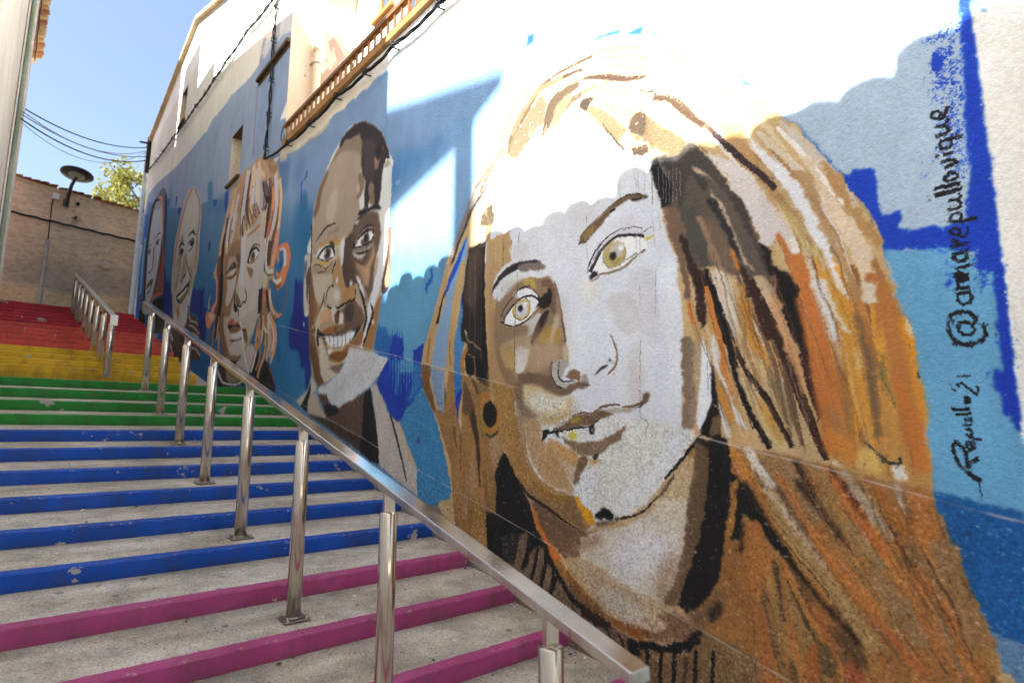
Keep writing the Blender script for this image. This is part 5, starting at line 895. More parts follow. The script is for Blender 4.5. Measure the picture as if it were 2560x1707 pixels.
('S',(44,36,36),[20.1,36.7,40.9,38.9,32.4],[1679,2125,1614,2021,1665,1937,1749,1790,1801,1713],1,.15,0,.003,.05),
('P',(206,210,214),[2019,2476,1944,2451,1874,2350,1782,2199,1824,2225,1935,2342],.004,0,1,0,1,.05),
('P',(128,92,64),[3258,2684,3237,2840,3154,2618,3059,2399,3093,2250,3019,2086,3032,1979,2931,1796,2865,1675,3128,1700,3196,2110],.008,0,1,0,0,.1),
('P',(150,104,58),[3130,2434,3002,2367,3012,2238,3079,2138],.006,.008,.8,0,1,.05),
('P',(190,178,158),[3049,2112,2956,2207,2842,2319,2735,2258,2606,2196,2719,2118,2891,2090,2929,1988,2816,1679,2690,1659,2789,1668,2911,1836],.006,0,1,0,0,.05),
('P',(196,156,118),[2898,2155,2807,2238,2609,2217,2597,2111,2740,2090],.006,.01,.8,0,1,.05),
('P',(110,92,78),[2347,2155,2196,2201,2026,2202,1808,2032,1820,1940,2003,1946,2218,1976,2293,2066],.008,0,1,0,1,.08),
('P',(70,60,60),[2228,2196,2056,2188,2061,2012,2214,2045],.006,.006,.85,0,1,.05),
('P',(196,192,188),[2588,2245,2467,2215,2458,2131,2472,2041,2574,2118],.004,0,1,0,1,.05),
('P',(206,202,190),[2367,2138,2288,2126,2278,2024,2354,2005,2392,2050],.004,0,1,0,1,.05),
('P',(110,72,64),[2506,2139,2392,2152,2391,2040,2472,2041],.004,0,1,0,1,.05),
('P',(40,26,26),[2462,2163,2382,2171,2346,2145,2424,2136],.004,0,1,0,1,.05),
('P',(158,104,64),[2802,1982,2683,2019,2492,2013,2375,1987,2461,1938,2626,1939],.005,0,1,0,1,.05),
('P',(106,82,68),[2491,2003,2220,1996,2004,1966,1841,1952,1878,1920,2084,1918,2343,1903,2460,1928],.005,0,1,0,1,.05),
('P',(140,124,84),[2443,1986,2219,1986,2303,1948,2414,1932],.006,.005,.8,0,1,.05),
('P',(30,26,30),[2935,2031,2801,1971,2481,1910,2298,1897,2084,1918,1878,1920,1830,1941,1876,1891,1991,1820,2114,1786,2198,1777,2687,1842,2794,1918,2925,1955],.006,0,1,0,0,.05),
('P',(214,216,218),[2760,1945,2479,1895,2297,1887,2083,1909,1967,1893,2013,1832,2114,1786,2240,1752,2466,1767,2610,1803,2702,1865],.004,0,1,0,0,.05),
('S',(90,88,94),[13.2,13.2],[2611,1911,2591,1801],.85,0,0,.003,.05),
('S',(90,88,94),[12.7,12.6],[2498,1897,2470,1767],.85,0,0,.003,.05),
('S',(90,88,94),[12.6,12.6],[2398,1885,2378,1757],.85,0,0,.003,.05),
('S',(90,88,94),[12.7,12.6],[2286,1886,2284,1757],.85,0,0,.003,.05),
('S',(90,88,94),[12.4,12.4],[2199,1894,2197,1762],.85,0,0,.003,.05),
('S',(90,88,94),[12.2,12.1],[2103,1902,2104,1795],.85,0,0,.003,.05),
('S',(34,32,36),[34.2,54.6,50.1],[2935,2031,2934,1924,2898,1835],1,0,0,.003,.05),
('P',(196,190,176),[2884,1929,2790,1886,2653,1756,2617,1652,2740,1664,2856,1809],.004,0,1,0,1,.05),
('P',(138,102,66),[2820,1921,2686,1832,2628,1743,2513,1772,2239,1742,2031,1796,1951,1825,1874,1872,1834,1876,1795,1871,1823,1734,1984,1733,2109,1738,2182,1612,2569,1648,2702,1761],.008,0,1,0,0,.1),
('P',(196,186,150),[2608,1782,2465,1756,2239,1742,2154,1762,2280,1717,2508,1731],.004,0,1,0,1,.05),
('P',(214,216,226),[2652,1746,2607,1772,2510,1751,2538,1683,2574,1687],.003,0,1,0,1,.05),
('P',(126,84,44),[2573,1713,2226,1705,2104,1679,2217,1623,2338,1600,2500,1636],.004,0,1,0,1,.05),
('S',(206,196,170),[13.7,12.9,14.3,17.5],[2597,1630,2463,1593,2275,1588,2158,1631],1,0,0,.003,.05),
('P',(188,182,168),[2871,1934,2717,1799,2595,1616,2458,1549,2325,1483,2385,1460,2704,1399,2782,1489,2846,1726],.006,0,1,0,0,.05),
('P',(124,104,88),[2589,1559,2335,1579,2243,1571,2325,1483,2487,1523],.006,.01,1,0,1,.05),
('P',(104,78,56),[3158,1908,2983,1828,2876,1685,2782,1489,2671,1404,2836,1364,2954,1458,3048,1627,3140,1770],.006,0,1,0,0,.1),
('P',(176,172,160),[3050,1509,2870,1351,3108,1247,3125,1101,3490,1233,3157,1338],.006,0,1,0,0,.05),
('P',(170,158,140),[3112,1277,2900,1310,2775,1148,2594,1032,2395,961,2585,950,3123,1087],.01,0,1,.1,0,.05),
('P',(30,27,28),[3060,1443,3060,1304,3122,1218,3123,1087,3323,1167,3220,1252,3120,1336],.005,0,1,0,0,.05),
('P',(92,74,62),[2826,1278,2590,1280,2542,1140,2288,1118,2171,1154,1705,1261,1719,1113,1748,818,1790,683,2390,921,2593,1018],.01,0,1,0,0,.1),
('P',(28,25,26),[2640,1144,2512,1167,2302,1106,2342,1053,2563,1045],.01,0,1,0,1,.05),
('P',(70,58,50),[3121,1072,2591,1005,2207,920,1746,793,1434,703,1424,564,1790,683,2257,815,2753,966],.01,0,1,0,0,.1),
('P',(26,24,26),[1730,1237,1616,1293,1538,1107,1476,938,1411,715,1389,577,1575,605,1790,683,1750,842],.008,0,1,.03,0,.05),
('P',(176,170,162),[1604,1299,1504,1323,1398,1221,1242,1027,1034,933,852,704,744,559,724,343,962,410,1376,566,1412,726,1509,1057],.01,0,1,0,0,.08),
('S',(60,56,54),[25.3,31.2,24.9,18.4],[1219,1027,1093,821,995,635,901,446],1,.2,0,.003,.05),
('P',(184,160,130),[1147,968,1034,933,852,704,744,570,846,587,983,800],.006,0,.6,.4,1,.05),
('P',(190,193,197),[2108,1726,1876,1682,1551,1616,1275,1540,1389,1448,1507,1360,1616,1293,1732,1262,1972,1185,2171,1154,2288,1118,2446,1144,2549,1209,2622,1268,2827,1292,2852,1350,2634,1380,2325,1483,2183,1579],.008,0,1,0,0,.08),
('P',(176,178,180),[1985,1640,1655,1620,1495,1543,1640,1431,1958,1352,2242,1263,2521,1249,2258,1424],.006,.05,.6,.3,1,.05),
('P',(206,208,210),[3388,2186,3356,2181,3347,2117,3381,2138],.002,0,1,0,1,.05),
('P',(206,208,210),[1629,1960,1589,1954,1585,1903,1625,1915],.002,0,1,0,1,.05),
('P',(206,208,210),[3110,2108,3072,2103,3086,2067,3113,2078],.002,0,1,0,1,.05),
('P',(206,208,210),[3366,2309,3247,2290,3260,2245,3359,2260],.002,0,1,0,1,.05),
('P',(180,152,124),[5891,5112,5658,5124,5345,5062,5031,4906,4689,4692,4553,4458,4431,4199,4385,3922,4409,3692,4427,3520,4483,3300,4551,3140,4562,3026,4681,2971,7501,3533,7542,3867,7432,4218,7266,4536,7094,4817,6901,4996,6478,5120],.012,0,1,0,1,.06),
('P',(180,176,174),[6104,4020,5739,4004,5438,4026,5276,4135,5024,4112,4963,3969,5011,3671,4999,3421,4958,3026,6140,3262,6139,3621],.006,0,1,0,0,.05),
('P',(200,186,160),[5962,4118,5570,3932,5278,3956,5238,4124,5014,4058,5012,3857,5556,3863,6014,3983],.006,.02,.8,0,1,.05),
('P',(146,120,92),[6905,3869,6649,3950,6392,3984,6166,3927,6127,3754,6151,3489,6184,3270,6363,3306,6329,3528,6584,3681,6829,3566,6882,3409,6982,3429,6997,3673],.008,0,1,0,0,.05),
('H',[(196,172,148),(150,124,102),(196,190,188),(120,98,84),(206,170,136),(92,76,70)],60,132.2,[6774,5044,6991,4786,7144,4443,7251,4098],[5318,4919,5342,4663,5286,4370,5168,4129],.15,.9,21,.4,.95),
('H',[(196,172,148),(150,116,92),(200,190,186),(110,86,74),(206,140,104)],40,73.4,[5087,4642,4966,4170,4981,3787,4999,3421],[4513,4408,4414,4002,4470,3590,4551,3140],.15,.9,22,.4,.9),
('P',(150,124,98),[7127,3994,6667,4026,6122,3916,6139,3621,6140,3262,7032,3439],.006,.05,.55,0,1,.05),
('S',(184,150,120),[208.1,204,212.7,222],[6178,5116,6342,4901,6595,4665,6790,4345],1,.08,0,.003,.05),
('S',(192,190,196),[186.1,185.7,182,177.3],[6044,5069,6115,4826,6177,4538,6187,4208],1,.08,0,.003,.05),
('S',(196,192,196),[185.7,183.6,180.6],[5724,4684,5727,4509,5721,4386],1,.08,0,.003,.05),
('S',(178,140,110),[191.5,192.5,181.1],[6327,5025,6387,4716,6599,4494],1,.08,0,.003,.05),
('S',(200,190,186),[136.3,136,136],[5584,4948,5559,4629,5545,4372],1,.08,0,.003,.05),
('S',(190,160,130),[204.7,204.9,204.2],[6774,5044,6940,4770,7081,4574],1,.08,0,.003,.05),
('S',(196,190,190),[147.3,149.6,149.6],[6495,4807,6647,4507,6719,4239],1,.08,0,.003,.05),
('S',(196,190,192),[149.3,155.8,151.8],[6801,4581,6971,4321,6993,4035],1,.08,0,.003,.05),
('S',(190,184,186),[122.7,122.7,120.2],[6559,4510,6626,4229,6757,4020],1,.08,0,.003,.05),
('S',(104,88,80),[50.2,65.4,79.7],[6944,4594,7085,4397,7199,4085],1,.08,0,.003,.05),
('S',(104,88,80),[50.7,63.8,75.3],[6779,4487,6866,4279,6897,4026],1,.08,0,.003,.05),
('S',(110,92,84),[42.9,51,57.9],[6339,4502,6307,4269,6227,4011],1,.08,0,.003,.05),
('S',(86,72,62),[42.2,85.2,27.3],[5976,4559,5969,4338,5742,4018],1,.08,0,.003,.05),
('S',(150,124,94),[49.9,72,91.3],[5901,4400,5691,4150,5592,4043],1,.08,0,.003,.05),
('S',(96,76,66),[25.7,26.5,21.8],[5738,4378,5580,4171,5452,4095],1,.08,0,.003,.05),
('S',(96,80,74),[26.7,27.9,21.5],[5499,4332,5393,4169,5310,4119],1,.08,0,.003,.05),
('S',(120,108,112),[60.2,65.5,50.8],[5280,4343,5216,4194,5098,4134],1,.08,0,.003,.05),
('S',(90,78,72),[68.8,74,70.4],[6131,4330,6181,4178,6094,3977],1,.08,0,.003,.05),
('S',(120,96,78),[65.8,67.9,59.5],[5944,4222,5962,4118,5900,4020],1,.08,0,.003,.05),
('S',(172,170,178),[144.4,157.4,165.9],[5387,4705,5307,4481,5287,4190],1,.08,0,.003,.05),
('S',(206,192,172),[135,149.5,166.3],[5805,5081,5720,4859,5726,4698],1,.08,0,.003,.05),
('S',(206,186,160),[123.4,89.2,66.6],[5566,5050,5454,4861,5201,4681],1,.08,0,.003,.05),
('P',(190,156,130),[5326,4962,5023,4864,4760,4718,4621,4481,4836,4581,5001,4740,5125,4655,5255,4778],.006,.01,.8,.1,1,.05),
('P',(150,122,104),[5090,4850,4896,4728,4760,4718,4674,4599,4836,4581,4993,4699],.006,.01,.7,0,1,.05),
('P',(50,44,48),[5320,4643,5213,4555,5149,4405,5064,4326,5123,4551,5015,4438,4913,4254,4903,4201,4967,4176,5081,4230,5176,4362,5254,4490],.004,0,1,0,1,.05),
('P',(110,98,104),[5220,4596,5131,4592,5052,4450,4970,4284,5085,4346,5162,4473],.006,.004,1,0,1,.05),
('S',(60,50,48),[20.5,36.8,71.6,60.5,47],[4986,4467,4878,4343,4841,4231,4894,4148,4969,4095],1,0,0,.003,.05),
('P',(60,52,54),[5108,4187,5039,4192,5043,4117,5117,4139],.003,0,1,0,1,.05),
('S',(206,146,108),[112.7,119,126.3,125.6],[4801,4380,4761,4157,4785,3918,4861,3779],1,.06,0,.003,.05),
('S',(196,190,196),[134.1,136.2,140.2],[4732,4557,4650,4269,4614,4063],1,.06,0,.003,.05),
('S',(214,190,150),[83,87.8,98.1,100.5],[4546,4419,4456,4158,4434,3936,4481,3652],1,.06,0,.003,.05),
('S',(70,54,48),[74.5,98.2,103.6,92.5],[4930,4159,4968,3995,4981,3787,5009,3658],1,.06,0,.003,.05),
('S',(210,118,80),[71.5,145.8,108.5],[4862,3878,4874,3758,4924,3661],1,.06,0,.003,.05),
('S',(150,120,96),[123.5,124,124.5],[4734,4001,4762,3789,4798,3616],1,.06,0,.003,.05),
('S',(196,190,190),[123,123.5,119.6,116.8],[4614,4063,4670,3824,4770,3645,4908,3485],1,.06,0,.003,.05),
('S',(96,76,66),[49.7,59.9,69.2],[4538,3991,4541,3824,4608,3651],1,.06,0,.003,.05),
('S',(120,88,74),[137.8,138.7,140.2,138],[4612,3676,4683,3526,4752,3363,4770,3188],1,.06,0,.003,.05),
('S',(206,150,118),[133.9,134.9,135.3,135.7],[4481,3652,4511,3459,4576,3287,4617,3155],1,.06,0,.003,.05),
('S',(90,70,64),[173.8,174.3,153.6],[4752,3544,4826,3405,4774,3213],1,.06,0,.003,.05),
('S',(200,196,200),[143.2,136.6,101.3,48.9,47],[4920,3549,4938,3370,4892,3215,4774,3117,4606,3094],1,.06,0,.003,.05),
('S',(214,150,110),[91.3,91.4],[4949,3520,4978,3404],1,.06,0,.003,.05),
('S',(34,32,36),[68.6,87.2,68.1,36.7,37.9],[5011,3486,4985,3259,4911,3134,4762,3056,4598,3045],1,0,0,.003,.05),
('P',(196,190,186),[4922,3197,4703,3091,4542,3092,4564,3038,4762,3056,4875,3127],.003,0,1,0,1,.05),
('S',(206,130,86),[32.9,69.6,124,242.3,206.6,60,46.6],[4433,3370,4308,3363,4152,3325,4075,3204,4077,3037,4238,2936,4468,3030],1,0,0,.003,.05),
('S',(196,190,188),[17.3,40.9,108.3,118.1],[4364,3330,4208,3304,4145,3187,4138,3050],1,0,0,.003,.05),
('S',(206,130,86),[94.7,87.3,50.1],[4433,3370,4428,3252,4382,3161],1,0,0,.003,.05),
('P',(44,104,160),[4320,3250,4203,3178,4199,3064,4316,3043,4448,3095,4489,3150,4364,3145,4308,3179],.004,0,1,0,1,.05),
('S',(206,130,86),[230.7,230.5,170.6],[4121,3006,4199,2904,4413,2838],1,0,0,.003,.05),
('S',(204,196,190),[47.4,50.1,73.9],[4567,2953,4388,2881,4229,2898],1,0,0,.003,.05),
('P',(120,86,66),[4600,2948,4447,2844,4217,2824,4306,2781,4473,2800],.006,.006,1,0,1,.05),
('P',(190,184,160),[4991,3154,4789,3036,4797,2886,4983,2921],.004,0,1,0,1,.05),
('P',(40,32,34),[7280,4210,7156,4297,7127,3994,7124,3701,7082,3449,7236,3480,7300,3813],.006,0,1,0,1,.05),
('P',(110,84,66),[7509,3935,7398,4089,7253,3729,7236,3480,7474,3528],.006,.006,1,0,1,.05),
('P',(206,200,196),[7013,4113,6930,4063,6933,3890,6989,3831],.003,0,1,0,1,.05),
('S',(206,170,140),[108.2,108.6,109],[7223,4464,7325,4191,7409,3942],1,0,0,.003,.05),
('P',(206,206,206),[5759,3456,5689,3583,5508,3631,5275,3574,5260,3495,5389,3411,5617,3424],.003,0,1,0,1,.05),
('S',(34,32,36),[62.4,64.5,25.3,26.6],[5737,3444,5692,3597,5509,3638,5245,3510],1,0,0,.003,.05),
('S',(60,50,48),[23.6,20.7,12.4],[5663,3642,5482,3689,5243,3592],1,0,0,.003,.05),
('P',(150,122,92),[5651,3497,5576,3596,5438,3563,5450,3438,5580,3429],.002,0,1,0,1,.05),
('P',(24,20,22),[5579,3519,5534,3573,5481,3534,5497,3487],.001,0,1,0,1,.05),
('S',(70,56,56),[13.2,17.4,24.6],[5696,3435,5461,3402,5290,3464],1,0,0,.003,.05),
('S',(190,130,90),[46.3,33.7,22.7],[5639,3898,5422,3944,5237,3932],1,0,0,.003,.05),
('S',(160,130,100),[29.1,28.6],[5564,3904,5344,3923],1,0,0,.003,.05),
('P',(60,54,48),[6933,3517,6815,3606,6527,3627,6378,3552,6413,3519,6643,3554,6834,3496],.003,0,1,0,1,.05),
('P',(190,180,172),[6859,3501,6592,3530,6364,3495,6347,3423,6557,3383,6795,3432],.003,0,1,0,1,.05),
('S',(34,32,36),[60.2,51.1,30.8,30.2],[6946,3512,6836,3596,6528,3634,6357,3555],1,0,0,.003,.05),
('S',(110,76,56),[21.6,39.3,72.1],[6793,3424,6514,3388,6328,3432],1,0,0,.003,.05),
('P',(110,86,64),[6426,3756,6247,3728,6177,3603,6226,3451,6358,3562],.006,.006,1,0,1,.05),
('P',(150,124,100),[5809,3415,5515,3299,5421,3204,5527,3175,5701,3274],.006,.008,1,0,1,.05),
('P',(180,174,168),[6110,3518,5033,3280,5002,2925,5099,2571,5178,2404,5326,2193,5424,2102,5641,1995,6007,1937,6344,2036,6621,2205,6920,2412,7070,2788,6766,2772,6566,2742,6553,2884,6410,3062,6371,3285,6230,3458],.006,0,1,0,0,.05),
('P',(146,116,86),[7118,3556,6828,3405,6793,3071,6856,2933,6614,2938,6482,2786,6615,2749,7017,2780,7108,3126],.006,0,1,0,0,.08),
('P',(188,184,182),[6828,3405,6483,3366,6373,3489,6371,3285,6492,3018,6614,2938,6785,3040],.005,0,1,0,1,.05),
('P',(128,96,68),[6360,3240,6277,3081,6388,2972,6516,2734,6615,2749,6512,2906,6434,3066],.006,.005,1,0,1,.05),
('P',(150,122,88),[6266,3036,6116,2967,6031,2883,6041,2829,6192,2910],.006,.006,1,0,1,.05),
('P',(28,24,24),[6337,2949,6225,2859,6079,2807,6112,2757,6249,2771,6325,2861],.004,0,1,0,1,.05),
('S',(60,52,50),[29,32.1,18.9],[5951,2814,5875,2856,5762,2823],1,0,0,.003,.05),
('S',(150,132,104),[42.5,64.8,76.7],[5793,3061,5676,2903,5738,2806],1,0,0,.003,.05),
('S',(70,56,46),[36.3,36.1],[6073,2778,6024,2660],1,0,0,.003,.05),
('S',(150,120,90),[57.2,63.5,67.5],[6377,3214,6321,3074,6340,2963],1,0,0,.003,.05),
('P',(120,88,58),[7097,2792,6904,2734,6920,2412,6663,2181,6341,2022,6052,1941,6377,1984,6697,2127,6904,2352],.006,.006,1,0,1,.05),
('P',(150,124,94),[6758,2741,6562,2727,6612,2547,6519,2364,6353,2260,6379,2179,6651,2322,6805,2544],.006,.008,1,0,1,.05),
('P',(188,112,70),[6595,2631,6405,2661,6259,2625,6199,2561,6026,2578,5969,2515,6189,2518,6529,2593],.004,0,1,0,1,.05),
('P',(44,34,28),[6578,2600,6235,2524,6010,2507,5821,2427,5647,2390,5551,2325,5620,2268,5774,2407,6045,2470,6410,2491,6402,2363,6340,2300,5830,2280,6126,2254,6364,2303,6548,2481],.004,0,1,0,0,.05),
('P',(146,112,68),[6462,2512,6185,2503,5956,2458,5984,2394,6251,2401,6420,2436],.006,.004,1,0,1,.05),
('P',(178,166,162),[6338,2384,6071,2391,5811,2385,5793,2302,6051,2307,6280,2335],.003,0,1,0,1,.05),
('P',(174,114,74),[6364,2303,6220,2272,6164,2224,6299,2226],.006,.004,1,0,1,.05),
('P',(180,176,170),[6299,2226,5824,2253,5605,2200,5647,2021,5982,2015,6271,2112],.006,.015,.8,0,1,.05),
('P',(150,118,84),[6398,2069,5986,2029,5805,1984,6007,1937,6287,1989],.006,.006,1,0,1,.05),
('P',(130,104,72),[5641,2363,5484,2290,5522,2191,5599,2173,5665,2287],.006,.006,1,0,1,.05),
('S',(214,212,210),[34,45.1,53.2,51.1,37.3],[5921,2590,5805,2357,5671,2129,5497,1890,5321,1710],1,.25,0,.003,.05),
('P',(180,178,176),[5424,2102,5310,2115,5100,2016,5145,1871,5270,1744,5426,1744,5689,1842,6004,1923,5762,1980],.004,0,1,0,1,.05),
('P',(16,16,18),[5320,2167,5029,2034,5100,2016,5190,1725,5341,1712,5024,1639,4227,1390,4237,1447,4363,1614,4556,1770,4785,1886,4945,1975,5110,2067],.006,0,1,0,0,.05),
('P',(16,16,18),[4854,1881,4559,1782,4365,1626,4241,1469,4227,1390,5018,1614],.006,0,1,0,1,.05),
('P',(206,212,220),[5068,2044,5027,2021,5102,1842,5224,1703,5265,1719,5161,1860,5097,2003],.003,0,1,0,1,.05),
('S',(188,110,78),[52.6,49.2,41.5],[5163,1960,5211,1827,5293,1758],1,0,0,.003,.05),
('S',(184,100,78),[24.9,29.9,35.4],[4514,1719,4365,1626,4279,1506],.7,0,0,.003,.05),
('P',(30,26,26),[6198,1995,6052,1941,5768,2007,5873,1911,6046,1913],.003,0,1,0,1,.05),
('P',(120,100,82),[6531,2040,6234,1957,5678,1789,5565,1652,5801,1603,6244,1631,6456,1741],.005,0,1,0,0,.08),
('P',(70,56,46),[6947,2138,6531,2040,6432,1739,6290,1634,6578,1666,6843,1840],.005,0,1,0,1,.05),
('P',(20,19,20),[7031,1884,6810,1809,6533,1677,5884,1595,5565,1652,5461,1543,7006,1608],.005,0,1,0,0,.05),
('S',(188,186,184),[81.6,65.5,39.4,37.1,43.3],[6953,1878,6766,1735,6524,1642,5881,1582,5560,1626],1,0,0,.003,.05),
('P',(156,130,104),[7151,3286,6725,3385,6371,3285,6388,2972,6551,2682,6456,2300,6251,2027,6663,2181,6986,2568],.006,.05,.6,0,1,.05),
('P',(150,130,110),[5925,2892,5670,2875,5550,2694,5647,2390,5452,2234,5653,2048,5929,2157,5880,2502],.006,.05,.4,0,1,.05),
('P',(150,130,112),[6535,2055,5966,1946,5390,1944,5346,1737,5565,1652,6340,1651],.006,.02,.8,0,1,.05),
('H',[(150,120,94),(190,150,116),(110,86,70),(196,186,176),(200,140,100)],40,71.2,[5095,2930,5023,2559,5113,2269,5176,2024],[4681,2827,4448,2470,4353,2113,4490,1776],.1,.9,23,.4,.9),
('H',[(150,110,84),(110,84,68),(196,150,118),(60,48,44)],24,105.2,[7519,3670,7400,3332,7404,3053,7733,2855],[7127,3588,7081,3121,7142,2768,7167,2382],.1,.9,24,.4,.9),
('P',(146,118,90),[7034,3879,6533,3885,6139,3804,6117,3547,6163,3307,6297,3127,6428,2944,6518,2722,7042,2801,7082,3211,7019,3512],.004,.012,1,0,0,.08),
('P',(186,180,174),[6786,3403,6318,3376,6319,3220,6423,3062,6664,2916,6813,3009,6764,3214],.006,.01,1,0,1,.05),
('P',(110,86,64),[6394,3699,6260,3728,6106,3618,6148,3480,6241,3486],.006,.012,1,0,1,.05),
('P',(176,158,136),[6798,3754,6495,3723,6290,3556,6378,3530,6721,3543,6864,3511],.006,.01,1,0,1,.05),
('P',(194,194,196),[6171,3946,5896,3876,5906,3601,5902,3283,5907,3126,6090,3147,6165,3278,6123,3534],.006,.01,1,0,1,.05),
('P',(188,184,180),[5896,3876,5048,3659,4978,3093,5054,2896,5073,2505,6004,2617,6080,3145,5901,3139,5906,3601],.006,.012,1,0,1,.05),
('P',(192,186,178),[6856,3482,6541,3512,6319,3480,6340,3432,6592,3421,6824,3453],.006,.006,1,0,1,.05),
('P',(44,42,40),[6951,3511,6756,3585,6532,3637,6387,3589,6353,3525,6534,3525,6724,3556,6865,3515],.001,0,1,0,1,.05),
('P',(120,126,120),[6636,3602,6541,3614,6494,3558,6590,3553],.001,0,1,0,1,.05),
('P',(108,80,62),[6875,3455,6564,3407,6324,3444,6290,3398,6494,3359,6706,3384],.006,.006,1,0,1,.05),
('P',(208,208,208),[5719,3455,5656,3557,5500,3608,5283,3531,5309,3463,5443,3410,5620,3426],.001,0,1,0,1,.05),
('P',(146,112,78),[5633,3450,5612,3547,5494,3579,5413,3501,5460,3414],.001,0,1,0,1,.05),
('P',(24,20,22),[5560,3498,5540,3564,5480,3550,5471,3486,5513,3471],.001,0,1,0,1,.05),
('S',(34,32,36),[79.7,75.9,48.6,31,40.5],[5744,3452,5674,3562,5519,3621,5368,3599,5240,3512],1,0,0,.003,.05),
('S',(60,48,46),[30.1,41.4,22,12.1],[5707,3598,5604,3652,5445,3679,5216,3592],1,0,0,.003,.05),
('P',(34,32,36),[5760,3446,5718,3512,5666,3443],.001,0,1,0,1,.05),
('S',(90,70,66),[14.7,18.9,26.7],[5685,3433,5450,3404,5292,3459],1,0,0,.003,.05),
('S',(150,116,88),[39.7,29,20.8],[5850,3908,5640,3925,5428,3897],1,0,0,.003,.05),
('P',(138,114,94),[5792,3396,5459,3289,5469,3216,5546,3171,5681,3277],.006,.012,1,0,1,.05),
('P',(130,104,72),[6287,3084,6086,2973,5963,2863,6055,2835,6250,2929],.006,.008,1,0,1,.05),
('P',(24,20,20),[6333,2905,6166,2845,6091,2758,6190,2754,6288,2816],.001,0,1,0,1,.05),
('S',(34,32,36),[20.4,27.5,31.7,33.5,18.5],[6221,2924,6101,2843,5958,2802,5859,2854,5754,2828],1,0,0,.003,.05),
('S',(116,98,80),[28.8,51.7,63],[5796,3055,5685,2902,5754,2825],1,0,0,.003,.05),
('S',(86,66,52),[44.8,54.3,53.4],[6298,3134,6336,3017,6284,2914],1,0,0,.003,.05),
('S',(70,54,44),[48.4,48.2],[6048,2766,6030,2649],1,0,0,.003,.05),
('P',(128,98,70),[7139,2867,6754,2777,6728,2519,6506,2227,6160,2027,6592,2142,6927,2424],.006,.01,1,0,1,.05),
('P',(178,170,160),[6668,2735,5872,2616,5100,2645,5203,2384,5367,2221,5617,2048,5983,1948,6395,2129,6679,2483],.006,.012,1,0,1,.05),
('P',(172,160,146),[6851,2762,6659,2718,6668,2482,6413,2239,6537,2275,6756,2493],.006,.006,1,0,1,.05),
('P',(172,94,62),[6585,2621,6416,2678,6286,2649,6222,2574,6059,2581,5973,2521,6166,2534,6461,2589],.002,0,1,0,1,.05),
('P',(34,26,24),[6590,2601,6262,2547,5981,2516,5786,2426,5619,2403,5583,2352,5778,2391,5971,2473,6303,2524,6446,2491],.002,0,1,0,1,.05),
('P',(130,96,60),[6467,2496,6303,2524,6007,2475,5905,2417,6137,2410,6375,2432],.006,.003,1,0,1,.05),
('P',(196,192,200),[6364,2390,6132,2390,5820,2386,5780,2323,6024,2317,6308,2352],.006,.004,1,0,1,.05),
('S',(40,30,26),[19.2,25.8,21.6],[6394,2319,6058,2268,5787,2280],1,0,0,.003,.05),
('P',(168,92,52),[6347,2282,6213,2269,6229,2237,6320,2247],.006,.002,1,0,1,.05),
('P',(188,184,180),[6238,2255,5790,2255,5678,2136,5782,2025,6092,2028,6385,2128],.006,.018,.8,0,1,.05),
('P',(146,114,82),[6341,2063,5868,2022,5715,1994,5985,1956,6221,1995],.006,.006,1,0,1,.05),
('P',(26,22,24),[6293,2002,5983,1948,5767,1999,5992,1910],.002,0,1,0,1,.05),
('P',(116,90,60),[5743,2390,5576,2357,5480,2221,5552,2173,5666,2270],.006,.006,1,0,1,.05),
('S',(166,146,122),[78.2,81.8,85.3],[5331,2243,5474,2153,5617,2048],.8,0,0,.003,.05),
('P',(176,172,170),[5731,1990,5309,2135,5156,2001,5277,1831,5376,1733,5647,1807,5972,1903],.006,.004,1,0,1,.05),
('S',(206,204,202),[32.2,40.6,47.2,41,36.5],[5910,2551,5791,2355,5678,2136,5523,1906,5318,1705],1,.25,0,.003,.05),
('S',(50,40,36),[159,155.6,149.6],[5054,2909,5051,2704,5023,2559],1,.06,0,.003,.05),
('S',(198,118,74),[84.6,103.3,122.2],[4884,2877,4875,2737,4893,2639],1,.06,0,.003,.05),
('S',(176,134,104),[100.2,91.9,77.8],[4745,2989,4741,2776,4640,2598],1,.06,0,.003,.05),
('S',(60,48,42),[87.7,82.3,76.5],[4787,2834,4720,2660,4621,2497],1,.06,0,.003,.05),
('S',(196,186,180),[81.1,71.4,60.7],[4681,2827,4574,2611,4410,2440],1,.06,0,.003,.05),
('S',(206,130,86),[33.9,49.2,51.4],[4404,2403,4240,2391,4133,2409],1,.06,0,.003,.05),
('S',(190,160,130),[53.5,43.4,34.5],[4578,2636,4453,2495,4273,2396],1,.06,0,.003,.05),
('S',(120,100,84),[41.9,39.3,29.7,20.7],[4046,2826,4008,2586,4095,2461,4181,2417],1,.06,0,.003,.05),
('S',(178,140,104),[155.7,141.1,121.1,66],[4975,2502,4972,2301,4937,2122,5105,2042],1,.06,0,.003,.05),
('S',(150,120,90),[104.2,98.3,105.8,113.9,102.9],[4836,2530,4767,2347,4665,2175,4662,1970,4744,1858],1,.06,0,.003,.05),
('S',(196,186,180),[68.6,52.6,35.8],[4900,2490,4793,2302,4602,2203],1,.06,0,.003,.05),
('S',(206,150,100),[52.9,80.6,109.9,97.7,72],[4612,2447,4418,2298,4320,2109,4355,1938,4457,1773],1,.06,0,.003,.05),
('S',(190,186,186),[38.4,43.4,59.3,62.4],[4683,2457,4482,2283,4386,2117,4422,1945],1,.06,0,.003,.05),
('S',(120,90,66),[90,97.9,104.3],[4985,2553,4918,2393,4935,2296],1,.06,0,.003,.05),
('S',(176,140,104),[82.4,83.4,84.7,94.3],[4684,2093,4721,1916,4864,1748,4945,1609],1,.06,0,.003,.05),
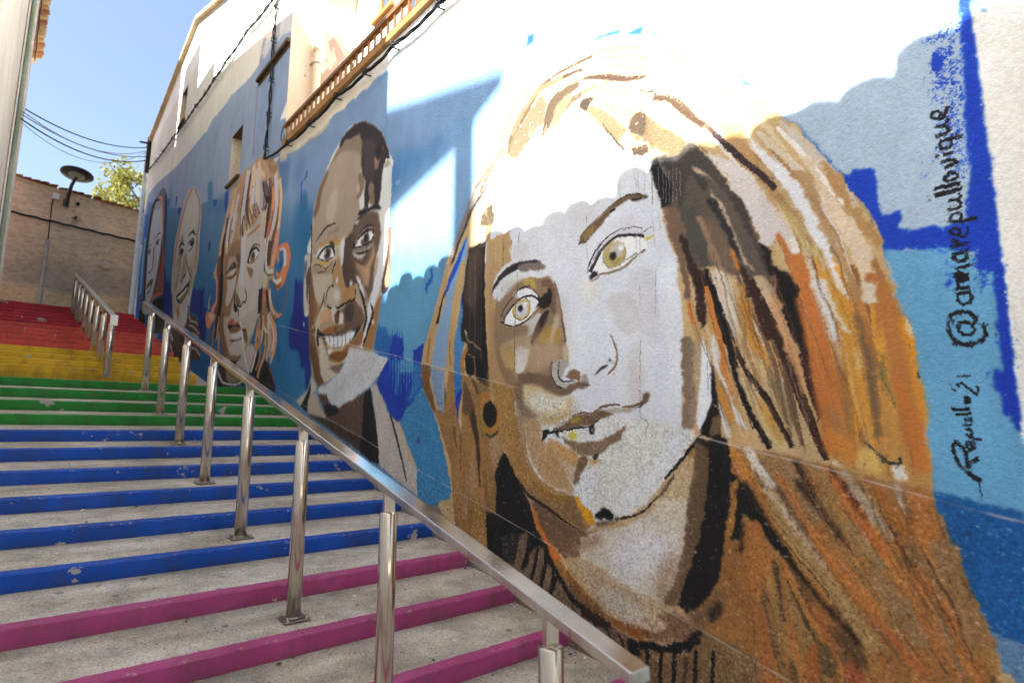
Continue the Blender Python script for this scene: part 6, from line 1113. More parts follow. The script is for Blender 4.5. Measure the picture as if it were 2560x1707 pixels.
('S',(150,126,96),[65.5,67.6,58.8],[4937,2122,4893,1897,5041,1726],1,.06,0,.003,.05),
('P',(200,134,96),[7982,3020,7659,2985,7416,2901,7389,2805,7589,2741,7740,2683,7903,2753,8003,2895],.004,0,1,0,1,.05),
('P',(196,176,160),[7826,2980,7472,2909,7502,2821,7670,2830],.006,.006,1,0,1,.05),
('S',(206,150,120),[64.8,118.7,156.2,122.3],[7496,3586,7372,3327,7361,3093,7659,2985],1,0,0,.003,.05),
('S',(110,84,68),[135.7,190.9,224.7,152.5],[7354,3557,7252,3274,7237,3026,7425,2933],1,0,0,.003,.05),
('S',(40,32,34),[167.7,203.5,219.5,198.1],[7181,3600,7123,3281,7120,2976,7186,2835],1,0,0,.003,.05),
('S',(196,176,150),[26.1,56.5,67.3],[7803,3295,7885,3181,7820,3058],1,0,0,.003,.05),
('S',(120,100,80),[78.2,81.4,78.4],[7589,2741,7658,2595,7641,2438],1,0,0,.003,.05),
('S',(30,32,40),[101.3,100.2,98.8],[7205,2808,7262,2635,7348,2464],1,0,0,.003,.05),
('S',(190,130,90),[91.4,94,96.1],[7075,2520,7014,2291,7005,2071],1,0,0,.003,.05),
('S',(150,110,76),[103.6,104.3,104],[7354,2677,7408,2486,7419,2336],1,0,0,.003,.05),
('P',(186,184,182),[10354,6121,10004,6097,9615,5907,9256,5620,8999,5208,8996,4786,8931,4308,9005,4004,9144,3895,9235,3638,9342,3290,9324,3104,9928,2958,10279,3100,10801,3372,11049,3868,11234,4056,11319,4703,11276,5172,11066,5491,10859,5804,10672,6012],.008,0,1,0,1,.05),
('P',(196,190,180),[10114,5992,9700,5884,9384,5466,9428,5044,9797,5046,10412,5133,10849,5196,10679,5594,10366,5865],.006,.03,.8,0,1,.05),
('S',(186,130,108),[67.6,125.9,190.8,211.9,204.6,179.4],[9942,6051,10305,5975,10625,5735,10924,5399,11109,5025,11235,4632],.85,.1,0,.003,.05),
('S',(170,130,110),[43.7,69.3,121.7,136.2],[9831,6002,9345,5624,9140,5250,9145,4849],.85,.1,0,.003,.05),
('S',(150,118,96),[126.3,128.2,130.5],[9240,4874,9149,4452,9114,4073],.85,.1,0,.003,.05),
('S',(150,130,100),[215.8,239.1,254.5],[10504,5106,10660,4966,10713,4825],.85,.1,0,.003,.05),
('S',(150,130,100),[94.4,93.5],[9610,5045,9476,4912],.85,.1,0,.003,.05),
('S',(150,118,84),[207.5,206.4,198.8],[10558,4686,10621,4294,10820,3979],.85,.1,0,.003,.05),
('S',(160,130,90),[50.5,106,106.7],[9706,4224,9367,4034,9490,3591],.85,.1,0,.003,.05),
('S',(156,120,70),[221.5,218.1],[10433,3513,10229,3238],.85,.1,0,.003,.05),
('S',(34,32,36),[40.1,58.5,27.2],[10802,4924,10556,4966,10323,4883],1,0,0,.003,.05),
('S',(34,32,36),[27.3,44.2,39.9],[9916,4979,9634,4978,9418,4873],1,0,0,.003,.05),
('S',(34,32,36),[36.7,28.1,35.6],[10855,4781,10506,4826,10320,4731],1,0,0,.003,.05),
('S',(34,32,36),[52,34.4,25.6],[9947,4790,9632,4832,9424,4755],1,0,0,.003,.05),
('S',(34,32,36),[23.4,32.2,63.8],[10787,4739,10466,4715,10384,4772],1,0,0,.003,.05),
('S',(34,32,36),[26.9,40.1,58.5],[9840,4617,9562,4622,9416,4729],1,0,0,.003,.05),
('P',(70,66,66),[10655,4811,10440,4785,10466,4715,10630,4741],.006,0,1,0,1,.05),
('P',(70,66,66),[9758,4791,9539,4772,9538,4688,9701,4704],.006,0,1,0,1,.05),
('S',(60,54,50),[42.9,37.4,55.3,60.3],[9975,4453,9680,4146,9439,3978,9543,3882],1,0,0,.003,.05),
('S',(34,32,36),[25.3,31.1,91.3,55.4],[10459,4136,10212,4013,10143,4097,9917,4148],1,0,0,.003,.05),
('S',(90,80,74),[34.6,31.6,27.7],[10840,4597,10538,4630,10335,4634],1,0,0,.003,.05),
('S',(90,80,74),[34.6,34.1],[10914,4510,10610,4545],1,0,0,.003,.05),
('P',(40,34,34),[10644,3796,10146,3829,9552,3907,9509,3781,9780,3619,10144,3550,10483,3644],.004,0,1,0,1,.05),
('P',(206,206,204),[10522,3750,10031,3784,9616,3825,9732,3752,10196,3692,10447,3687],.002,0,1,0,1,.05),
('P',(140,116,80),[10383,3651,9909,3713,9705,3677,10053,3571],.006,.004,1,0,1,.05),
('S',(120,96,76),[103.3,103.9,88.8],[9423,3395,9419,3118,9554,2977],1,0,0,.003,.05),
('P',(86,70,62),[9365,3225,8879,3083,8486,2895,8265,2569,8180,2170,9032,2250,10632,2399,11032,2854,10926,3140,10801,3372,10457,3028,9800,2871,9466,2988],.01,0,1,0,0,.1),
('S',(176,166,158),[69.3,40.7,33.8,44.4],[9301,3169,9121,3030,8752,2955,8557,2862],1,.2,0,.003,.05),
('S',(176,166,158),[32.9,36.5,41.5],[9228,2955,8803,2852,8375,2667],1,.2,0,.003,.05),
('S',(176,166,158),[31.5,33.8,43.5],[9219,2796,8672,2705,8292,2531],1,.2,0,.003,.05),
('S',(176,166,158),[31,35,43.2],[8980,2480,8578,2415,8205,2251],1,.2,0,.003,.05),
('S',(176,166,158),[31.3,31.1,41.2],[9071,2623,8543,2560,8265,2444],1,.2,0,.003,.05),
('S',(176,166,158),[74.4,89.3,106.2],[10895,2788,10609,2609,10421,2398],1,.2,0,.003,.05),
('S',(176,166,158),[74.2,72.8],[10864,2982,10578,2800],1,.2,0,.003,.05),
('S',(34,32,36),[42.8,42],[9985,2848,9700,2858],1,0,0,.003,.05),
('S',(34,32,36),[42.6,41.9],[9958,2774,9674,2786],1,0,0,.003,.05),
('S',(34,32,36),[42.4,41.7],[9931,2701,9648,2714],1,0,0,.003,.05),
('P',(168,150,128),[11297,4646,10903,4766,10538,4630,10449,4109,10758,3816,10433,3513,10821,3425,11128,3985],.006,.06,.6,0,1,.05),
('P',(170,150,126),[9733,4301,9277,4576,9041,4658,9021,4053,9330,3655],.006,.05,.5,0,1,.05),
('S',(50,44,44),[66.6,67.9,38.4],[10832,4918,10581,4977,10297,4863],1,0,0,.003,.05),
('S',(50,44,44),[44.7,61.3,42.6],[9964,4979,9639,4992,9364,4847],1,0,0,.003,.05),
('P',(34,30,30),[10671,4769,10518,4804,10355,4744,10442,4704],.001,0,1,0,1,.05),
('P',(34,30,30),[9787,4738,9619,4793,9436,4734,9534,4675],.001,0,1,0,1,.05),
('P',(150,126,98),[10226,4609,9978,4600,9902,4242,10090,4086,10359,4140],.006,.04,.6,0,1,.05),
('P',(120,116,124),[14365,6998,13885,7231,13288,7131,12835,6833,12554,6303,12418,5516,12287,4752,12168,4176,12252,4081,12957,4206,13628,4149,14461,4320,14981,5200,14978,5842,15010,6731],.008,0,1,0,1,.05),
('P',(190,196,206),[14174,7068,13595,6889,13135,6294,12951,5710,13085,5098,13278,4612,13467,4414,13658,4213,14308,4324,14837,5234,14869,5945,14828,6680,14593,7002],.006,0,1,0,1,.05),
('P',(150,152,160),[14174,7068,13603,6907,13567,6664,14383,6875],.006,.01,.7,0,1,.05),
('S',(56,52,60),[46.1,140.6,434.4,436,372.5,325.6,299.1],[13692,6950,14260,7094,14701,6904,14903,6342,14906,5696,14716,4831,14650,4383],1,0,0,.003,.05),
('S',(216,150,130),[53.2,99.5,148.4,120.5],[13962,7081,13467,6911,13208,6466,12846,5771],1,0,0,.003,.05),
('P',(66,66,90),[13060,6905,12719,6707,12501,6114,12418,5516,12416,5118,12770,5838,12906,6377],.006,.004,1,0,1,.05),
('P',(156,86,62),[12766,5430,12470,5187,12304,4644,12291,4171,12971,4237,12832,4525,12863,5048],.006,0,1,0,1,.05),
('S',(80,60,62),[141.4,159.3,157.3,153.7],[12895,5578,12773,5143,13007,4617,13208,4309],1,0,0,.003,.05),
('P',(112,92,74),[14371,4764,13648,4804,13683,4573,14073,4465,14272,4562],.006,.004,1,0,1,.05),
('P',(200,200,206),[14305,4629,13794,4653,13892,4552,14188,4546],.006,0,1,0,1,.05),
('S',(34,32,36),[21.8,25,39.8],[14690,5901,14462,5908,14274,5830],1,0,0,.003,.05),
('S',(34,32,36),[25.4,36,35.1],[13938,5902,13532,5950,13159,5882],1,0,0,.003,.05),
('S',(60,56,62),[61.9,31.4,26.6],[14692,5742,14481,5787,14293,5710],1,0,0,.003,.05),
('S',(60,56,62),[48.4,31.6,20.5],[13793,5742,13456,5779,13148,5701],1,0,0,.003,.05),
('P',(80,80,90),[14621,5757,14369,5712,14405,5627,14604,5658],.006,0,1,0,1,.05),
('P',(80,80,90),[13583,5751,13340,5735,13326,5642,13545,5666],.006,0,1,0,1,.05),
('S',(70,66,76),[105.1,111.8,118.7],[13924,5713,13816,5321,13852,5087],1,0,0,.003,.05),
('P',(34,32,36),[14316,5124,14140,5071,14199,5038,14320,5069],.006,0,1,0,1,.05),
('P',(34,32,36),[13999,5088,13852,5087,13860,5043,13963,5043],.006,0,1,0,1,.05),
('P',(20,20,26),[13197,4134,12252,4081,11950,3893,11617,3104,12792,3254,13072,3714,13567,4021],.006,0,1,0,0,.05),
('P',(20,20,26),[15203,4192,14480,4048,14149,3696,15041,3885],.006,0,1,0,1,.05),
('S',(188,106,74),[83.7,108.8,61],[13565,4167,13105,4233,12428,4196],1,0,0,.003,.05),
('S',(150,84,66),[226.9,158.9,105.4],[15002,4601,14896,4300,14464,4014],1,0,0,.003,.05),
('P',(180,180,186),[14720,4364,13786,4175,13383,3934,13790,3881,14549,4028],.006,.006,1,0,1,.05),
('P',(36,112,188),[15772,7115,15346,7093,15253,6566,15348,5930,15164,5077,15184,4633,15113,4021,15727,4048,15671,4753,15789,5968,15791,6643],.006,0,.9,0,0,.05),
('S',(158,200,218),[273.2,266,256.3],[15385,6336,15405,5550,15294,4685],.7,0,0,.003,.05),
]
# ---------------------------------------------------------------- mural painter (numpy): fills outlines and brush strokes on a canvas measured in wall metres
def vnoise(h, w_, cell_y, cell_x, rng, octaves=3, pers=.55):
    out = np.zeros((h, w_), np.float32); amp = 1.0; tot = 0
    for o in range(octaves):
        cy, cx_ = max(1.0, cell_y / 2 ** o), max(1.0, cell_x / 2 ** o)
        gh, gw = int(h / cy) + 3, int(w_ / cx_) + 3
        g_ = rng.random((gh, gw), dtype=np.float32)
        yy = np.arange(h, dtype=np.float32) / cy; xx = np.arange(w_, dtype=np.float32) / cx_
        y0 = yy.astype(int); x0 = xx.astype(int); fy = (yy - y0)[:, None]; fx = (xx - x0)[None]
        fy = fy * fy * (3 - 2 * fy); fx = fx * fx * (3 - 2 * fx)
        r0 = g_[y0]; r1 = g_[y0 + 1]
        a = r0[:, x0] * (1 - fx) + r0[:, x0 + 1] * fx; b = r1[:, x0] * (1 - fx) + r1[:, x0 + 1] * fx
        out += amp * (a * (1 - fy) + b * fy); tot += amp; amp *= pers
    return out / tot
def blur(a, r):
    r = int(round(r))
    if r < 1: return a
    for _ in range(2):
        for ax in (0, 1):
            n = a.shape[ax]; c = np.cumsum(np.concatenate([np.zeros_like(np.take(a, [0], ax)), a], ax), ax, dtype=np.float64)
            i0 = np.clip(np.arange(n) - r, 0, n); i1 = np.clip(np.arange(n) + r + 1, 0, n)
            a = ((np.take(c, i1, ax) - np.take(c, i0, ax)) / (2 * r + 1)).astype(np.float32)
    return a
def catmull(P_, closed, step):
    P_ = np.asarray(P_, float); N = len(P_)
    if N < 3: return P_
    out = []
    for i in range(N if closed else N - 1):
        if closed: p0, p1, p2, p3 = P_[i - 1], P_[i], P_[(i + 1) % N], P_[(i + 2) % N]
        else: p0, p1, p2, p3 = P_[max(i - 1, 0)], P_[i], P_[i + 1], P_[min(i + 2, N - 1)]
        L_ = np.hypot(*(p2 - p1)); m_ = int(max(1, min(10, L_ / step)))
        t = (np.arange(m_) / m_)[:, None]
        out.append(.5 * (2 * p1 + (p2 - p0) * t + (2 * p0 - 5 * p1 + 4 * p2 - p3) * t ** 2 + (3 * p1 - p0 - 3 * p2 + p3) * t ** 3))
    if not closed: out.append(P_[-1:])
    return np.concatenate(out)
class Canvas:
    def __init__(s, y0, y1, z0, z1, res, seed=1):
        s.y0, s.y1, s.z0, s.z1, s.res = y0, y1, z0, z1, res
        s.w = int(round((y1 - y0) / res)); s.h = int(round((z1 - z0) / res))
        s.img = np.ones((s.h, s.w, 3), np.float32)
        rng = np.random.default_rng(seed); s.rng = rng
        c = max(2.0, .035 / res)
        s.nx = vnoise(s.h, s.w, c, c, rng, 4, .75) - .5; s.ny = vnoise(s.h, s.w, c, c, rng, 4, .75) - .5
        s.grain = vnoise(s.h, s.w, .016 / res, .016 / res, rng, 2, .8)              # stucco grain the dry brush catches
        s.var = vnoise(s.h, s.w, .35 / res, .14 / res, rng, 4, .6) - .5              # brush marks, drawn out along the strokes
        f_ = rng.random((s.h, s.w), dtype=np.float32); f_ = f_ * .35 + blur(f_, 1); lo, hi = np.quantile(f_[::7, ::7], [.01, .99]); s.spk = np.clip((f_ - lo) / (hi - lo), 0, 1)
    def px(s, pts): return np.stack([(pts[:, 0] - s.y0) / s.res, (pts[:, 1] - s.z0) / s.res], 1)
    def box(s, q, pad):
        x0 = max(0, int(q[:, 0].min() - pad)); x1 = min(s.w, int(q[:, 0].max() + pad) + 2)
        y0 = max(0, int(q[:, 1].min() - pad)); y1 = min(s.h, int(q[:, 1].max() + pad) + 2)
        return None if x1 - x0 < 1 or y1 - y0 < 1 else (x0, x1, y0, y1)
    def polymask(s, q, bx):
        x0, x1, y0, y1 = bx; h, w_ = y1 - y0, x1 - x0
        acc = np.zeros((h, w_ + 1), np.int32)
        a = q; b = np.roll(q, -1, 0)
        for (ax, ay), (bx_, by) in zip(a, b):
            if ay == by: continue
            if ay > by: ax, ay, bx_, by = bx_, by, ax, ay
            r0 = max(y0, int(math.ceil(ay - .5))); r1 = min(y1, int(math.ceil(by - .5)))
            if r1 <= r0: continue
            rows = np.arange(r0, r1); xs = ax + (rows + .5 - ay) * (bx_ - ax) / (by - ay)
            np.add.at(acc, (rows - y0, np.clip(np.ceil(xs - .5).astype(int) - x0, 0, w_)), 1)
        return (np.cumsum(acc[:, :w_], 1) & 1).astype(np.float32)
    def warp(s, m, bx, rough):
        k = rough / s.res * (1.9 if s.res < .005 else 1.1)
        if k < .3: return m
        x0, x1, y0, y1 = bx; h, w_ = m.shape
        yy, xx = np.mgrid[0:h, 0:w_]
        xi = np.clip(xx + s.nx[y0:y1, x0:x1] * k * 2, 0, w_ - 1).astype(int); yi = np.clip(yy + s.ny[y0:y1, x0:x1] * k * 2, 0, h - 1).astype(int)
        return m[yi, xi]
    def lay(s, m, bx, col, o, d, v):
        x0, x1, y0, y1 = bx
        if d > 0:
            th = d * .62; gsel = s.grain[y0:y1, x0:x1]
            # edges of a dry stroke break up first
            m = m * np.clip((gsel - (.62 * d + .10) + .34 * (m - .5)) * 9 + .5, 0, 1)
        m = (m * o)[..., None]
        c = np.array(col, np.float32) / 255
        cv = c[None, None] * (1 + v * (2.2 if s.res < .005 else 1.3) * s.var[y0:y1, x0:x1, None])
        s.img[y0:y1, x0:x1] = s.img[y0:y1, x0:x1] * (1 - m) + cv * m
    def P(s, col, flat, r, f, o, d, sm, v):
        pts = np.array(flat, float).reshape(-1, 2) / 1000
        if sm: pts = catmull(pts, True, .03)
        q = s.px(pts); pad = (3 * f + 3 * r) / s.res + 3
        bx = s.box(q, pad)
        if bx is None: return
        m = s.warp(s.polymask(q, bx), bx, r); m = blur(m, max(1, f / s.res))
        s.lay(m, bx, col, o, d, v)
    def S(s, col, ws, flat, o, d, f, r, v):
        pts = np.array(flat, float).reshape(-1, 2) / 1000; ws = np.array(ws, float) / 1000
        n0 = len(pts); c = catmull(pts, False, .02)
        t0 = np.linspace(0, 1, n0); wd = np.interp(np.linspace(0, 1, len(c)), t0, ws)
        t = np.gradient(c, axis=0) if len(c) > 2 else np.repeat((c[-1:] - c[:1]), len(c), 0)
        t /= np.hypot(t[:, 0], t[:, 1])[:, None] + 1e-9; nrm = np.stack([-t[:, 1], t[:, 0]], 1) * (np.maximum(wd, s.res * .9) / 2)[:, None]
        ring = np.concatenate([c + nrm, c[-1:] + t[-1:] * wd[-1] * .3, (c - nrm)[::-1], c[:1] - t[:1] * wd[0] * .3])
        q = s.px(ring); bx = s.box(q, (3 * f + 3 * r) / s.res + 3)
        if bx is None: return
        # fill as a band of quads so that loops and crossings stay solid
        x0, x1, y0, y1 = bx; m = np.zeros((y1 - y0, x1 - x0), np.float32)
        A, B = s.px(c + nrm), s.px(c - nrm); step = max(1, len(c) // 14)
        for i in range(0, len(c) - 1, step):
            j = min(len(c) - 1, i + step); seg = np.concatenate([A[i:j + 1], B[i:j + 1][::-1]])
            sb = s.box(seg, 2)
            if sb is None: continue
            sb = (max(sb[0], x0), min(sb[1], x1), max(sb[2], y0), min(sb[3], y1))
            if sb[1] <= sb[0] or sb[3] <= sb[2]: continue
            mm_ = s.polymask(seg, sb); sl_ = m[sb[2] - y0:sb[3] - y0, sb[0] - x0:sb[1] - x0]; np.maximum(sl_, mm_, out=sl_)
        m = s.warp(m, bx, r); m = blur(m, f / s.res) if f / s.res >= 1 else m
        s.lay(m, bx, col, o, d, v)
    def X(s, col, flat, dens, f, sz):
        q = s.px(np.array(flat, float).reshape(-1, 2) / 1000); bx = s.box(q, 3 * f / s.res + 3)
        if bx is None: return
        m = blur(s.polymask(q, bx), f / s.res * .5); x0, x1, y0, y1 = bx
        g_ = s.spk[y0:y1, x0:x1] * .7 + .3 * np.clip(s.nx[y0:y1, x0:x1] * 1.6 + .5, 0, 1)
        mk = np.clip((dens * m - (1 - g_) * .95) * 14, 0, 1)
        s.lay(mk.astype(np.float32), bx, col, 1, 0, .05)
    def H(s, pal, n, wmm, ga, gb, d, o, seed, l0, l1):
        rn = np.random.default_rng(seed); A = np.array(ga, float).reshape(-1, 2); B = np.array(gb, float).reshape(-1, 2)
        tt = np.linspace(0, 1, 24); ti = np.linspace(0, 1, len(A))
        A = np.stack([np.interp(tt, ti, A[:, k]) for k in (0, 1)], 1); B = np.stack([np.interp(tt, ti, B[:, k]) for k in (0, 1)], 1)
        for _ in range(n):
            a = rn.random(); L_ = l0 + (l1 - l0) * rn.random(); t0 = rn.random() * (1 - L_ * .8) - .1 * L_; k = np.clip(np.linspace(t0, t0 + L_, 6), 0, 1) * 23
            ki = k.astype(int).clip(0, 22); fr = (k - ki)[:, None]
            pa = A[ki] * (1 - fr) + A[ki + 1] * fr; pb = B[ki] * (1 - fr) + B[ki + 1] * fr
            aa = np.clip(a + np.cumsum(rn.normal(0, .012, 6)), 0, 1)[:, None]; q = pa * (1 - aa) + pb * aa
            w_ = wmm * rn.uniform(.4, 1.7) * np.array([.4, .9, 1, 1, .8, .3]); c = pal[rn.integers(len(pal))]
            s.S(tuple(np.array(c) * rn.uniform(.88, 1.1)), w_, q.ravel(), o, d * rn.uniform(.4, 1.3), 0, .004, .06)
    def weather(s):
        """stucco: grain breaks the paint edges, pits stay bare below the two plaster joints"""
        yy, xx = np.mgrid[0:s.h, 0:s.w]; Y = s.y0 + (xx + .5) * s.res; Z = s.z0 + (yy + .5) * s.res
        su = np.clip((1.285 + .232 * Y - Z) / .03 + .5, 0, 1); sl = np.clip((.375 + .25 * Y - Z) / .03 + .5, 0, 1)
        near = np.clip((4.5 - Y) / 5, .15, 1)
        a = (.0006 + .0014 * su + .0012 * sl) / s.res * near; rng = s.rng
        jx = blur(rng.random((s.h, s.w), dtype=np.float32) - .5, 1) * 5; jy = blur(rng.random((s.h, s.w), dtype=np.float32) - .5, 1) * 5
        xi = np.clip(np.rint(xx + jx * a * 2), 0, s.w - 1).astype(int); yi = np.clip(np.rint(yy + jy * a * 2), 0, s.h - 1).astype(int)
        im = s.img[yi, xi]
        # broken, half dry brush transitions: part of the grains keep the neighbouring colour
        for k_, amp in enumerate((.010, .020)):
            cx_ = .09 / s.res; vx = vnoise(s.h, s.w, cx_, cx_, rng, 2) - .5; vy = vnoise(s.h, s.w, cx_, cx_, rng, 2) - .5
            xi = np.clip(np.rint(xx + vx * 4 * amp / s.res), 0, s.w - 1).astype(int); yi = np.clip(np.rint(yy + vy * 4 * amp / s.res), 0, s.h - 1).astype(int)
            sel = np.clip((np.roll(s.grain, 37 * (k_ + 1), 0) + .5 * (s.spk - .5) - (.60 + .08 * k_)) * 5, 0, 1)[..., None] * (.75 - .25 * k_)
            im = im * (1 - sel) + s.img[yi, xi] * sel
        g1 = s.spk - .5; g2 = s.grain - .5
        im = im * (1 + near[..., None] * ((.07 + .17 * su + .12 * sl) * g1 + (.05 + .07 * su) * g2)[..., None])
        pit = np.clip(((.03 + .16 * su + .09 * sl) * near - s.spk + .25 * (g2)) * 6, 0, 1) * (.25 + .22 * su)
        patch = vnoise(s.h, s.w, .5 / s.res, .5 / s.res, rng, 3); pit = pit * np.clip((patch - .30) * 3.2, .15, 1.3)
        pit = np.where(near > .3, pit, 0)[..., None]
        im = im * (1 - pit) + im * pit * np.array([.42, .37, .32], np.float32) + pit * np.array([.05, .04, .03], np.float32)
        wear = np.clip((s.spk * .6 + s.grain * .4 - (.86 - .09 * su - .03 * sl)) * 9, 0, 1)[..., None] * near[..., None] * .5
        im = im * (1 - wear) + np.array([.78, .75, .71], np.float32) * wear
        # splash dirt and bare plaster just above the steps
        foot = np.where(Y < 4.9, .3006 * Y - .02, -9) + .02; hgt = (Z - foot) + .10 * (patch - .5) + .03 * g2
        dirt = np.clip((.085 - hgt) / .07, 0, 1)[..., None] * .75
        im = im * (1 - dirt) + (np.array([.47, .42, .35], np.float32) * (1 + .5 * g1[..., None])) * dirt
        s.img = im.astype(np.float32)
    def paint(s, ops):
        for op in ops: getattr(s, op[0])(*op[1:])
CAN_N = Canvas(-3.9, 1.5, -.9, 4.8, .0035, 1); CAN_F = Canvas(1.4, 16.3, .3, 9.3, .0085, 2)
for _c in (CAN_N, CAN_F):
    _c.paint(MURAL); _c.weather()
    # the colours were mixed by eye against the wall in open shade; bring them to paint reflectance
    lin = np.where(_c.img <= .04045, _c.img / 12.92, ((np.clip(_c.img, 0, 1.2) + .055) / 1.055) ** 2.4)
    lin = (lin / .62) ** 1.15 * .62 * ALB; _l = (lin * np.array([.3, .55, .15], np.float32)).sum(-1, keepdims=True); lin = _l + (lin - _l) * .96
    lin = np.clip(lin, .010, .88); _c.img = np.where(lin <= .0031308, lin * 12.92, 1.055 * lin ** (1 / 2.4) - .055).astype(np.float32)
# ---------------------------------------------------------------- materials in use
M_conc = None
def mat_concrete(name, tint=(1, 1, 1)):
    t = NT(name)
    b = t.ramp(t.noise(1.6, 4, 0.6), [(0.3, srgb(150, 138, 122)), (0.5, srgb(181, 170, 154)), (0.72, srgb(198, 189, 174))])
    st = t.ramp(t.noise(3.0, 5, 0.65, stretch=(0.5, 2.0, 1)), [(0.35, 0.80), (0.6, 1.0)])
    sp = t.ramp(t.noise(210, 2, 0.6), [(0.28, 0.50), (0.42, 0.95), (0.62, 1.0), (0.75, 1.13)])
    gum = t.n('ShaderNodeTexVoronoi', i_Vector=t.pos(), i_Scale=5.3, i_Randomness=1.0).outputs['Distance']
    gm = t.ramp(gum, [(0.065, 0.42), (0.085, 1.0)])
    grit = t.n('ShaderNodeTexVoronoi', i_Vector=t.pos(), i_Scale=46, i_Randomness=1.0).outputs['Distance']
    gr = t.ramp(grit, [(0.10, 0.45), (0.17, 1.0)])
    c = t.mix(1, b, st, 'MULTIPLY'); c = t.mix(1, c, sp, 'MULTIPLY'); c = t.mix(0.75, c, gm, 'MULTIPLY'); c = t.mix(0.7, c, gr, 'MULTIPLY')
    c = t.mix(1, c, tint, 'MULTIPLY')
    t.col(c); t.set(Roughness=0.92)
    t.bump(t.noise(80, 4, .78), 0.5, 0.004)
    return t.mat
def mat_step(name, paint, dirt):
    """concrete step, paint on riser and on a ragged band along the nosing, chipped"""
    t = NT(name)
    b = t.ramp(t.noise(1.6, 4, 0.6), [(0.3, srgb(156, 145, 129)), (0.5, srgb(190, 180, 164)), (0.72, srgb(206, 199, 187))])
    st = t.ramp(t.noise(2.4, 3, 0.65, stretch=(0.5, 2.0, 1)), [(0.35, 0.76), (0.6, 1.0)])
    sp = t.ramp(t.noise(95, 3, 0.85), [(0.32, 0.22), (0.45, 0.80), (0.56, 1.0), (0.70, 1.28)])
    gum = t.n('ShaderNodeTexVoronoi', i_Vector=t.pos(), i_Scale=3.6, i_Randomness=1.0).outputs['Distance']
    gm = t.ramp(gum, [(0.06, 0.30), (0.085, 1.0)])
    grit = t.n('ShaderNodeTexVoronoi', i_Vector=t.pos(), i_Scale=24, i_Randomness=1.0).outputs['Distance']
    gr = t.ramp(grit, [(0.09, 0.25), (0.16, 1.0)])
    blot = t.ramp(t.noise(5.5, 4, .7), [(.34, .74), (.50, 1.0), (.7, 1.05)])
    cc = t.mix(1, b, st, 'MULTIPLY'); cc = t.mix(1, cc, blot, 'MULTIPLY'); cc = t.mix(1, cc, sp, 'MULTIPLY'); cc = t.mix(0.8, cc, gm, 'MULTIPLY'); cc = t.mix(0.7, cc, gr, 'MULTIPLY')
    ob = t.n('ShaderNodeSeparateXYZ', i_Vector=t.tc.outputs['Object'])
    y, z = ob.outputs[1], ob.outputs[2]
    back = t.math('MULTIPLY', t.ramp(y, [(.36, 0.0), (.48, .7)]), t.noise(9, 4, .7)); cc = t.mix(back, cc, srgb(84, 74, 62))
    # paint grime, streaks and fading
    big = t.ramp(t.noise(2.3, 4, 0.65), [(0.3, tuple(0.80 * p + 0.05 * d for p, d in zip(paint, dirt))), (0.52, paint), (0.74, tuple(min(1, p * 1.12 + 0.012) for p in paint))])
    grime = t.ramp(t.noise(7, 4, 0.75, stretch=(1.0, 1.0, 0.55)), [(0.46, 0.0), (0.74, 0.7)])
    pc = t.mix(grime, big, dirt)
    low = t.math('MULTIPLY', t.ramp(t.math('MULTIPLY', z, -10.0), [(0.55, 0.0), (1.0, 0.6)]), t.noise(14, 5, 0.7))
    pc = t.mix(low, pc, tuple(0.5 * d for d in dirt))
    edge = t.math('SUBTRACT', t.math('ADD', 0.055, t.math('MULTIPLY', t.noise(26, 4, 0.7), 0.022)), y)
    pm = t.math('MULTIPLY', edge, 400, True)
    chip = t.noise(5.5, 5, 0.62, stretch=(1, 1, 1.2))
    cm = t.ramp(chip, [(0.66, 0.0), (0.67, 1.0)])
    nos = t.math('MULTIPLY', t.ramp(t.math('ABSOLUTE', t.math('ADD', z, t.math('MULTIPLY', y, 0.4))), [(0.0, 1.0), (0.018, 0.0)]),
                 t.ramp(t.noise(34, 4, 0.7), [(0.60, 0.0), (0.64, 0.9)]))
    cm = t.math('MAXIMUM', cm, nos)
    pm = t.math('MULTIPLY', pm, t.math('SUBTRACT', 1.0, cm), True)
    chipc = t.mix(t.math('MULTIPLY', t.math('MULTIPLY', edge, 400, True), cm, True), cc, srgb(150, 146, 140))
    t.col(t.mix(pm, chipc, pc))
    t.set(Roughness=t.ramp(pm, [(0, 0.93), (1, 0.62)]))
    h = t.noise(80, 4, .78)
    t.bump(h, 0.5, 0.004)
    return t.mat
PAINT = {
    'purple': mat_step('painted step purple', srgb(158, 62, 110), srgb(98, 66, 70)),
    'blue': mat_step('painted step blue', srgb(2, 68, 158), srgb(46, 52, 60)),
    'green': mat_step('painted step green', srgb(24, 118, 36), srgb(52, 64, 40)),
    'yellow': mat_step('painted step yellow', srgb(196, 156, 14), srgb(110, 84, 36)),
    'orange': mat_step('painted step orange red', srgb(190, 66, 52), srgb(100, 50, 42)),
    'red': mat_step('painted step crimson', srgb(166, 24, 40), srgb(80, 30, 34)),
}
M_ground = mat_concrete('street concrete')
M_steel = NT('brushed stainless steel')
_b = M_steel.noise(30, 4, 0.6, stretch=(6, 6, 0.25))
M_steel.col(M_steel.ramp(_b, [(0.3, srgb(196, 186, 172)), (0.7, srgb(222, 215, 204))]))
_sm = M_steel.noise(5, 4, .7); M_steel.set(Metallic=1.0, Roughness=M_steel.math('ADD', M_steel.ramp(_b, [(0.3, 0.10), (0.7, 0.20)]), M_steel.ramp(_sm, [(.42, 0.0), (.7, .07)]))); M_steel = M_steel.mat
M_steel2 = plain('dull steel plate', srgb(150, 142, 132), 0.42, 1.0, 0.2)

